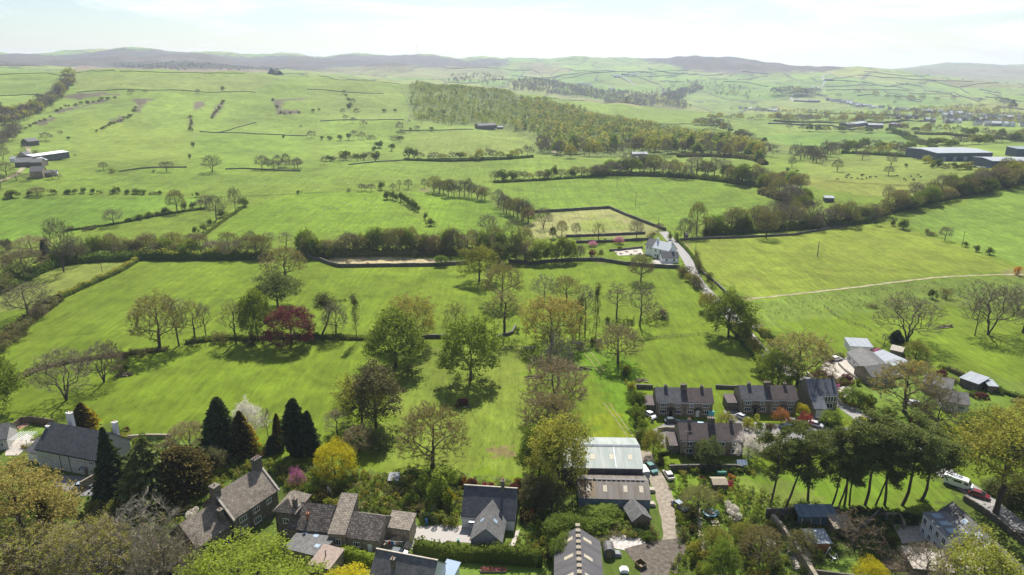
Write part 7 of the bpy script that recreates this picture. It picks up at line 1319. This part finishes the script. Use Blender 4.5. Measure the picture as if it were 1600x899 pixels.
# ---------------------------------------------------------------- vehicles
def car(kind, x, y, rot, paint_c, label, L_=4.3, group=None, h=1.45):
    """rot: heading in degrees from the picture's rightward direction, anticlockwise on the ground"""
    nm = {'car': 'parked_car', 'van': 'parked_van'}[kind]; root = thing(nm, label, kind, G(x, y), radians(rot), group); pm = plain('car_paint', paint_c, .28, .02, 1, .1, spec=.6); s = L_ / 4.3; mb = MB(); gl = MB()
    if kind == 'car':
        side = [(-2.15, .35), (-2.12, .78), (-1.95, .92), (-1.2, .98), (1.1, .96), (1.95, .78), (2.15, .62), (2.15, .35)]; cab = [(-1.75, .955), (-1.35, h - .02), (-.3, h), (.45, h - .03), (1.15, .93)]
        mb.prism([(a * s, z) for a, z in side], -.86, .86, 'y'); mb.prism([(a * s * .96, z) for a, z in [(-1.3, h - .12), (-1.2, h - .02), (.38, h - .01), (.5, h - .12)]], -.68, .68, 'y')
        body = mb.build('body', pm, root); gl.prism([(a * s, z) for a, z in [(-1.8, .96), (-1.38, h - .1), (.52, h - .1), (1.2, .95)]], -.76, .76, 'y'); gl.build('window', GLASS, root)
    else:
        side = [(-3, .4), (-3, 2.35), (-2.8, 2.5), (1.6, 2.5), (2.0, 2.3), (2.5, 1.45), (3, 1.2), (3.05, .4)]; mb.prism(side, -.98, .98, 'y'); body = mb.build('body', pm, root)
        gl.prism([(2.03, 2.2), (2.52, 1.48), (2.56, 1.5), (2.07, 2.24)], -.85, .85, 'y'); gl.build('windscreen', GLASS, root)
        for sy in (-.985, .965): q = MB(); q.box(1.2, 2.1, sy, sy + .02, 1.45, 2.0); q.box(-.9, .7, sy, sy + .02, 1.5, 2.05); q.build('window', GLASS, root)
        q = MB(); q.box(-1.6, .6, -.55, .55, 2.502, 2.58); q.box(-.2, .6, .1, .6, 2.582, 2.7); q.build('roof_rack', M['palesheet'], root)
    wx = 1.35 * s if kind == 'car' else 1.95
    for sx in (-1, 1):
        for sy in (-1, 1):
            q = MB(); yy = sy * (.8 if kind == 'car' else .92); q.cyl(sx * wx, .33, yy - .1, yy + .1, .33, 12, axis='y'); wh = q.build('wheel', M['black'], root); q = MB(); q.cyl(sx * wx, .33, yy + sy * .101 - .01, yy + sy * .101 + .01, .18, 10, axis='y'); q.build('rim', M['stalk'], wh)
    e_ = 2.15 * s if kind == 'car' else 3.04
    for sy in (-.6, .6): q = MB(); q.box(e_ - .04, e_ + .02, sy - .18, sy + .18, .62 if kind == 'car' else .9, .76 if kind == 'car' else 1.1); q.build('headlight', M['palesheet'], root); q = MB(); q.box(-e_ - .01, -e_ + .04, sy - .15, sy + .15, .66, .82); q.build('tail_light', M['redpl'], root)
M['redpl'] = plain('red_lens', (.3, .02, .02), .3, .02)
car('van', 1496, 760, -42, (.8, .8, .8), 'white high-roofed van driving down the lane beside the pine lawn')
car('car', 1529, 776, -40, (.16, .01, .015), 'dark red car half hidden behind the very large olive tree')
car('car', 1049, 660, 4, (.02, .04, .06), 'dark blue car parked alone in the turning space')
car('car', 1016, 651, -62, (.75, .75, .76), 'white car beside the end wall of the left stone pair')
car('car', 1092, 668, 172, (.40, .55, .66), 'pale blue car parked in front of the left stone pair')
car('car', 1160, 655, -50, (.55, .56, .58), 'silver car in the drive between the two stone pairs')
car('car', 1230, 670, 6, (.02, .06, .12), 'dark blue car at the left end of the parking court')
car('car', 1240, 662, -10, (.22, .18, .2), 'dull purple car behind the dark blue one in the parking court')
car('car', 1281, 660, -28, (.02, .02, .022), 'black car with white roof bars outside the garage wing')
car('car', 1274, 666, -35, (.5, .5, .52), 'silver car under the red maple')
car('car', 1306, 563, 15, (.8, .8, .8), 'white car on the bungalow drive')
car('car', 1017, 735, -70, (.02, .13, .12), 'dark green car on the yard track beside the green barn', 4.4, h=1.75)
car('car', 1044, 745, 100, (.5, .47, .42), 'old pale car with an open boot in the grass right of the yard track')
car('car', 1062, 794, -60, (.12, .15, .18), 'grey-blue car in the weeds right of the yard track')
car('car', 1427, 632, 20, (.6, .62, .66), 'silver car under the large budding tree by the bungalows')
car('car', 1400, 590, 20, (.6, .6, .6), 'pale car behind the brown-tiled bungalow')
car('car', 622, 868, -15, (.03, .05, .06), 'dark car with a shiny windscreen at the end of the stone barns')
car('car', 130, 762, 15, (.3, .32, .34), 'grey car in the shade before the white slate house')
row_c = [('white', 1470, 258), ('silver', 1476, 259), ('dark', 1522, 262), ('white', 1529, 263), ('silver', 1536, 263), ('blue', 1543, 263), ('white', 1452, 247)]
for i, (c_, x, y) in enumerate(row_c): car('car', x, y, 90, {'white': (.8, .8, .8), 'silver': (.5, .5, .52), 'dark': (.03, .03, .03), 'blue': (.05, .12, .3)}[c_], '%s car at the warehouse, %s from the left of the car park' % (c_, ordn(i + 1)), group='cars at the warehouse')
# trailer, tanks, bins
r_ = thing('horse_trailer', 'silver livestock trailer standing beside the green barn', 'trailer', G(1006, 745), radians(-80)); q = MB(); q.box(-1.6, 1.6, -.9, .9, .5, 2.2); q.build('box', M['palesheet'], r_); q = MB(); q.prism([(.9 * cos(a), 2.21 + .3 * sin(a)) for a in [radians(k) for k in range(0, 181, 20)]], -1.6, 1.6, 'x'); q.build('roof', M['white'], r_)
for sx in (-.5, .5):
    for sy in (-1, 1): q = MB(); q.cyl(sx, .32, sy * .8 - .1, sy * .8 + .1, .32, 10, axis='y'); q.build('wheel', M['black'], r_)
q = MB(); q.box(1.6, 2.8, -.06, .06, .5, .62); q.build('drawbar', M['black'], r_)
def trampoline(x, y, label, r=1.8):
    t_ = thing('trampoline', label, 'trampoline', G(x, y)); q = MB(); q.cyl(0, 0, .78, .84, r, 20); q.build('mat', M['black'], t_); q = MB()
    for i in range(20):
        a, b_ = 2 * pi * i / 20, 2 * pi * (i + 1) / 20; q.face([(cos(a) * r, sin(a) * r, .88), (cos(b_) * r, sin(b_) * r, .88), (cos(b_) * (r + .25), sin(b_) * (r + .25), .86), (cos(a) * (r + .25), sin(a) * (r + .25), .86)])
    q.build('rim', M['cyan'], t_)
    for i in range(4): a = pi / 4 + i * pi / 2; q = MB(); q.cyl(cos(a) * r, sin(a) * r, 0, .8, .05, 6); q.build('leg', M['stalk'], t_)
trampoline(1109, 806, 'blue-rimmed trampoline in the garden right of the yard track', 1.3)
def table(x, y, label, m_, w_=1.6, rz=0):
    t_ = thing('picnic_table', label, 'table', G(x, y), rz); q = MB(); q.box(-w_ / 2, w_ / 2, -.4, .4, .7, .76); q.build('tabletop', m_, t_)
    for s in (-1, 1): q = MB(); q.box(-w_ / 2, w_ / 2, s * .85 - .13, s * .85 + .13, .43, .48); q.build('seat', m_, t_)
    for s in (-1, 1): q = MB(); q.box(s * w_ * .35 - .05, s * w_ * .35 + .05, -.8, .8, .34, .42); q.box(s * w_ * .35 - .05, s * w_ * .35 + .05, -.3, .3, 0, .69); q.build('leg', m_, t_)
table(801, 866, 'pale picnic table on the paved strip right of the slate cottage', M['white'], 2.0, .3); table(1117, 820, 'garden table on the small lawn by the yard', M['palewood'])
for i, (x, y) in enumerate([(962, 395), (970, 397), (979, 394), (986, 398), (993, 393), (1000, 397)]): table(x, y, 'picnic table of the inn garden, %s from the left' % ordn(i + 1), M['palewood'], 1.8, RN.uniform(0, 3))
for g_, lst in {'tables': []}.items(): pass
r_ = thing('parasol', 'closed grey parasol beside the pale picnic table', 'parasol', G(821, 872)); q = MB(); q.cyl(0, 0, 0, 2.7, .03, 6); q.build('pole', M['stalk'], r_); q = MB(); q.cyl(0, 0, 1.0, 2.6, .22, 8, .05); q.build('canopy', M['lead'], r_); q = MB(); q.cyl(0, 0, 0, .1, .3, 10); q.build('base', M['black'], r_)
def bin_(x, y, m_, label, h=1.05):
    r_ = thing('wheelie_bin', label, 'bin', G(x, y)); q = MB(); q.box(-.27, .27, -.3, .3, .12, h); q.build('body', m_, r_); q = MB(); q.box(-.3, .3, -.34, .34, h + .003, h + .08); q.build('lid', m_, r_)
    for s in (-.2, .2): q = MB(); q.cyl(.3, .1, s - .05, s + .05, .1, 8, axis='y'); q.build('wheel', M['black'], r_)
bin_(667, 819, M['bluepl'], 'blue bin at the edge of the gravel drive', 1.4); bin_(1019, 660, M['lead'], 'dark bin left of the parked dark blue car'); bin_(716, 850, M['tankgreen'], 'green bin behind the dark hedge')
def panel(x, y, m_, label, name='cyan_cover', cat='cover', w_=1.6, h=1.9, d_=.5):
    r_ = thing(name, label, cat, G(x, y)); q = MB(); q.box(-w_ / 2, w_ / 2, 0, d_, .1, h); q.build('cover', m_, r_); q = MB(); q.box(-w_ / 2 - .05, w_ / 2 + .05, -.05, d_ + .05, 0, .098); q.build('base', M['palewood'], r_)
panel(1111, 653, M['cyan'], 'bright blue covered store by the door of the left stone pair')
panel(1119, 806, M['bluepl'], 'blue tarpaulin stack in the garden right of the yard track', 'tarpaulin_stack', 'stack', 1.4, .7, 1)
r_ = thing('oil_tank', 'dark green oil tank in the allotment grass', 'tank', G(1127, 744)); q = MB(); q.cyl(0, .8, -1.1, 1.1, .55, 12, axis='x'); q.build('barrel', M['tankgreen'], r_)
for s in (-.7, .7): q = MB(); q.box(s - .1, s + .1, -.4, .4, 0, .35); q.build('leg', M['stone'], r_)
def glasshouse(x, y, label, L_=5, rz=0, w_=3):
    r_ = thing('greenhouse', label, 'greenhouse', G(x, y), rz); q = MB(); q.prism([(0, 0), (w_, 0), (w_, 1.5), (w_ / 2, 2.4), (0, 1.5)], 0, L_, 'x'); q.build('glazing', SKYG, r_); q = MB()
    for k in range(int(L_ / .7) + 1):
        xx = k * L_ / int(L_ / .7); q.box(xx - .03, xx + .03, -.03, -.004, 0, 1.5); q.prism([(-.03, 1.53), (w_ / 2, 2.45), (w_ / 2, 2.41), (-.03, 1.49)], xx - .03, xx + .03, 'x')
    q.build('frame', M['white'], r_)
glasshouse(588, 892, 'aqua glass frames at the bottom edge behind the golden-green tree', 6, -.4); glasshouse(1152, 735, 'small glass lean-to behind the brown-tiled terrace', 2.4, 0, 2)
glasshouse(622, 905, 'second aqua glass frame nearer the bottom barn gable', 5, -.5)
# log piles, rubble, troughs
def logs(x, y, label, L_=6, n=14, rz=0, cat='log pile'):
    r_ = thing('log_pile', label, cat, G(x, y), rz)
    for i in range(n):
        q = MB(); a = RN.uniform(-.3, .3); Mx = Matrix.Translation((RN.uniform(-L_ / 2, L_ / 2), RN.uniform(-.9, .9), .2 + RN.uniform(0, .7) * (i % 3) / 2)) @ Matrix.Rotation(a, 4, 'Z') @ Matrix.Rotation(RN.uniform(-.15, .15), 4, 'Y'); l_ = RN.uniform(1.2, L_ * .5)
        P = [(.17 * cos(2 * pi * k / 7), .17 * sin(2 * pi * k / 7)) for k in range(7)]; q.prism(P, -l_ / 2, l_ / 2, 'x', M=Mx); q.build('log', M['palewood'] if i % 3 == 0 else M['wood'], r_)
logs(905, 578, 'heap of felled branches right of the grey bare tree', 7, 22, -.1); logs(840, 590, 'long felled trunk lying left of the central column of trees', 6, 8, .1); logs(191, 588, 'pale heap of stones and logs on the stream bank', 5, 14, .2); logs(730, 637, 'cut stump beside the small bush in the meadow', 2, 4)
logs(1480, 512, 'fallen branches in the right field', 9, 10, .1); logs(1000, 596, 'heap of debris at the top of the hedge by the stone pair', 4, 12)
def skip(x, y, label, m_): r_ = thing('skip', label, 'skip', G(x, y), .6); q = MB(); q.prism([(-1, .9), (-.7, 0), (.7, 0), (1, .9), (.92, .9), (.65, .08), (-.65, .08), (-.92, .9)], -.8, .8, 'x'); q.prism([(-1, .9), (-.7, 0), (.7, 0), (1, .9)], -.86, -.803, 'x'); q.prism([(-1, .9), (-.7, 0), (.7, 0), (1, .9)], .803, .86, 'x'); q.build('tub', m_, r_)
skip(1001, 885, 'rusty open box lying by the churned yard', M['rust'])
for x, y, lab, c_ in ((975, 893, 'white sack at the bottom edge left of the rusty box', 'white'), (1018, 768, 'pale pink drum on the verge by the barns', 'cap'), (1018, 790, 'pale rubble sack at the barn corner', 'cap'), (964, 868, 'grey drum leaning near the round-topped hut', 'lead')):
    r_ = thing('sack', lab, 'sack', G(x, y)); q = MB(); q.prism([(-.8, 0), (.8, 0), (.9, .4), (.5, .8), (-.4, .85), (-.9, .4)], -.6, .6, 'y'); q.build('bag', M[c_], r_)
def trough(x, y, label): r_ = thing('sheep_pen_panel', label, 'hurdle', G(x, y)); q = MB(); q.box(-2, 2, -.05, .05, .2, 1.1); q.build('boards', M['palewood'], r_); [(lambda z: (z.box(s - .08, s + .08, -.1, .1, 0, 1.3), z.build('post', M['wood'], r_)))(MB()) for s in (-2, 2)]
trough(827, 546, 'pale board gate in the meadow fence left of the ochre tree'); trough(901, 539, 'pale gate at the head of the wheel ruts'); trough(932, 534, 'pale gate behind the brown round-headed tree')
# hurdle boards in kitchen garden, cold frames, raised beds
def bed(x, y, label, L_=4, w_=1.3, rz=0):
    r_ = thing('raised_bed', label, 'raised bed', G(x, y), rz); q = MB(); q.box(0, L_, 0, .08, 0, .45); q.box(0, L_, w_ - .08, w_, 0, .45); q.box(0, .08, .083, w_ - .083, 0, .45); q.box(L_ - .08, L_, .083, w_ - .083, 0, .45); q.build('boards', M['wood'], r_); q = MB(); q.box(.083, L_ - .083, .083, w_ - .083, 0, .36); q.build('soil', M['darksoil'], r_)
bed(1382, 882, 'raised bed right of the yellow bush on the bottom lawn'); bed(1390, 892, 'raised bed nearest the bottom lawn edge'); bed(750, 896, 'raised bed of red flowers on the bottom lawn', 5, 1.2)
r_ = thing('flower_row', 'row of red and white tulips behind the bottom lawn bed', 'flowers', G(752, 896)); rng_ = np.random.default_rng(8); c = np.column_stack([rng_.uniform(0, 5, 260), rng_.uniform(.1, 1.1, 260), rng_.uniform(.4, .75, 260)]); v, q_ = cards(c, .22, rng_); link('blooms', new_mesh('blooms', v, q_, [LM['red'], LM['pink'], LM['orange']], rng_.integers(0, 3, 260), attr=rng_.random(len(v))), r_); c[:, 2] *= .6; v, q_ = cards(c, .3, rng_); link('leaves', new_mesh('leaves', v, q_, [LM['green']], attr=rng_.random(len(v))), r_)
r_ = thing('hammock_swing', 'white garden swing in the walled garden shade', 'swing', G(1300, 872), .2); q = MB()
for s in (-1, 1): q.prism([(-.9, 0), (-.8, 0), (.05, 1.9), (-.05, 1.9)], s - .04, s + .04, 'y'); q.prism([(.9, 0), (.8, 0), (-.05, 1.9), (.05, 1.9)], s - .04, s + .04, 'y')
q.build('frame', M['white'], r_); q = MB(); q.box(-.3, .3, -.9, .9, .45, .52); q.build('seat', M['white'], r_)
# washing line
r_ = thing('washing_line', 'line of coloured washing in the yard right of the stone barns', 'washing line', G(600, 858), -.1); q = MB(); q.cyl(0, 0, 0, 2.2, .04, 6); q.build('post', M['stalk'], r_); q = MB(); q.cyl(4, 0, 0, 2.2, .04, 6); q.build('post', M['stalk'], r_); q = MB(); q.box(0, 4, -.01, .01, 2.1, 2.12); q.build('line', M['white'], r_)
for i in range(6): q = MB(); q.box(.4 + i * .58, .85 + i * .58, -.02, .02, 1.1 + .1 * (i % 2), 2.095); q.build('garment', [M['white'], M['redpl'], M['bluepl'], M['white'], M['terra'], M['lead']][i], r_)
# ---------------------------------------------------------------- poles and masts
def pole(x, y, h, label, arm=True, group='wooden electricity poles'):
    r_ = thing('utility_pole', label, 'utility pole', G(x, y), 0, group); q = MB(); q.cyl(0, 0, -.5, h, .16, 8, .11); q.build('pole', M['wood'], r_)
    if arm:
        q = MB(); q.box(-.9, .9, -.06, .06, h - .45, h - .33); q.build('crossarm', M['wood'], r_)
        for s in (-.8, 0, .8): q = MB(); q.cyl(s, 0, h - .328, h - .1, .05, 6); q.build('insulator', M['lead'], r_)
for x, y, h, lab in ((160, 426, 9.5, 'wooden pole standing in the clipped slanting hedge'), (1028, 365, 10, 'wooden pole at the corner of the cricket field by the lane'), (993, 322, 10, 'pole in the round field nearest the cricket field'), (964, 293, 8, 'pole in the round field near its far edge'), (942, 284, 8, 'farthest pole behind the round field'), (1086, 402, 9, 'pole on the verge across the lane from the inn'), (1503, 386, 9, 'pole among the small trees of the right field'), (1071, 722, 9, 'pole before the brown-tiled terrace'), (994, 706, 6, 'pale pole at the corner of the green barn'), (760, 251, 7, 'pole on the hill foot below the plantation')): pole(x, y, h, lab, arm=h > 7)
r_ = thing('dead_tree', 'dead bare pole-like trunk alone in the big right field', 'tree', G(1277, 401)); q = MB(); q.cyl(0, 0, -.3, 8.5, .28, 7, .12); q.build('trunk', M['wood'], r_); q = MB()
for i, (z, a, l_) in enumerate(((4.5, .3, .8), (5.5, 2.6, .7), (6.4, 1, .6), (7, 4, .8), (7.7, 5.4, .5))): q.prism([(-.06, -.06), (.06, -.06), (.04, .06)], 0, l_, 'x', M=Matrix.Translation((0, 0, z)) @ Matrix.Rotation(a, 4, 'Z') @ Matrix.Rotation(-.5, 4, 'Y'))
q.build('branch_stub', M['wood'], r_)
for x, y, h, lab in ((652, 88, 90, 'tall thin radio mast on the far moor skyline'), (636, 86, 30, 'short mast left of the tall radio mast on the moor')):
    r_ = thing('radio_mast', lab, 'mast', G(x, y)); q = MB(); q.prism([(-.7, -.7), (.7, -.7), (0, .8)], 0, h, 'z'); q.build('lattice_shaft', M['stalk'], r_); q = MB(); q.box(-4, 4, -1.6, 1.6, h * .85, h * .85 + 3); q.build('aerial', M['stalk'], r_)
# ---------------------------------------------------------------- animals
def beast(kind):
    cow = kind == 'cow'; S_ = 1.0 if cow else .55; me = bpy.data.meshes.new(kind); import bmesh; bm = bmesh.new()
    P = [(-1.0, 0, 1.05), (-.4, 0, 1.12), (.3, 0, 1.1), (.8, 0, 1.15), (1.15, 0, 1.3), (1.5, 0, 1.15)]; R_ = [.3, .42, .42, .36, .2, .15]
    for sx, fx in ((-.8, 0), (.65, 3)):
        for sy in (-.22, .22): pass
    vs = [bm.verts.new(p) for p in P]; [bm.edges.new((vs[i], vs[i + 1])) for i in range(5)]; rad = list(R_)
    for a, xo in ((0, -.9), (3, .7)):
        for sy in (-.24, .24):
            k = bm.verts.new((xo, sy, .72)); f = bm.verts.new((xo + (.08 if a else -.1), sy, .38)); g_ = bm.verts.new((xo, sy, .03)); bm.edges.new((vs[a], k)); bm.edges.new((k, f)); bm.edges.new((f, g_)); rad += [.15, .09, .07]
    for v in bm.verts: v.co *= S_
    bm.to_mesh(me); bm.free(); o_ = bpy.data.objects.new('tmp', me); C.objects.link(o_); md = o_.modifiers.new('s', 'SKIN')
    for i, sv in enumerate(me.skin_vertices[0].data): sv.radius = (rad[i] * S_, rad[i] * S_)
    me.skin_vertices[0].data[1].use_root = True; o_.modifiers.new('d', 'SUBSURF').levels = 1
    dg = bpy.context.evaluated_depsgraph_get(); m2 = bpy.data.meshes.new_from_object(o_.evaluated_get(dg)); bpy.data.objects.remove(o_); m2.materials.clear(); return m2
cm, sm = beast('cow'), beast('sheep'); cm2 = cm.copy(); cm.materials.append(M['hide']); cm2.materials.append(M['hideblack']); sm.materials.append(M['wool'])
AR = random.Random(3); cows = sorted((AR.uniform(1308, 1368) if i < 14 else AR.uniform(1395, 1440), AR.uniform(274, 283), i) for i in range(22))
for k, (x, y, i) in enumerate(cows): link('cow', cm if i % 2 else cm2, label='%s cow in the far pasture, %s from the left of the herd' % ('red-brown' if i % 2 else 'black', ordn(k + 1)), category='cow', group='cattle in the far pasture').location = G(x, y); C.objects[-1].rotation_euler[2] = AR.uniform(0, 6)
for wh, x0, x1, y0, y1, n in (('the upper middle field', 380, 760, 272, 294, 34), ('the left far field', 90, 360, 276, 296, 14), ('the left middle field', 440, 600, 312, 330, 12), ('the big hill field', 200, 600, 190, 245, 24), ('the pasture under the plantation', 660, 820, 214, 234, 14)):
    s = sorted((AR.uniform(x0, x1), AR.uniform(y0, y1)) for _ in range(n))
    for k, (x, y) in enumerate(s): o_ = link('sheep', sm, label='white sheep grazing in %s, %s from the left' % (wh, ordn(k + 1)), category='sheep', group='sheep in ' + wh); o_.location = G(x, y); o_.rotation_euler[2] = AR.uniform(0, 6)
# walls, fences and hedges stand as things
for o_ in list(C.objects):
    if o_.parent is None and 'label' in o_ and 'kind' not in o_ and o_.type in ('MESH', 'EMPTY'): o_['kind'] = 'thing'
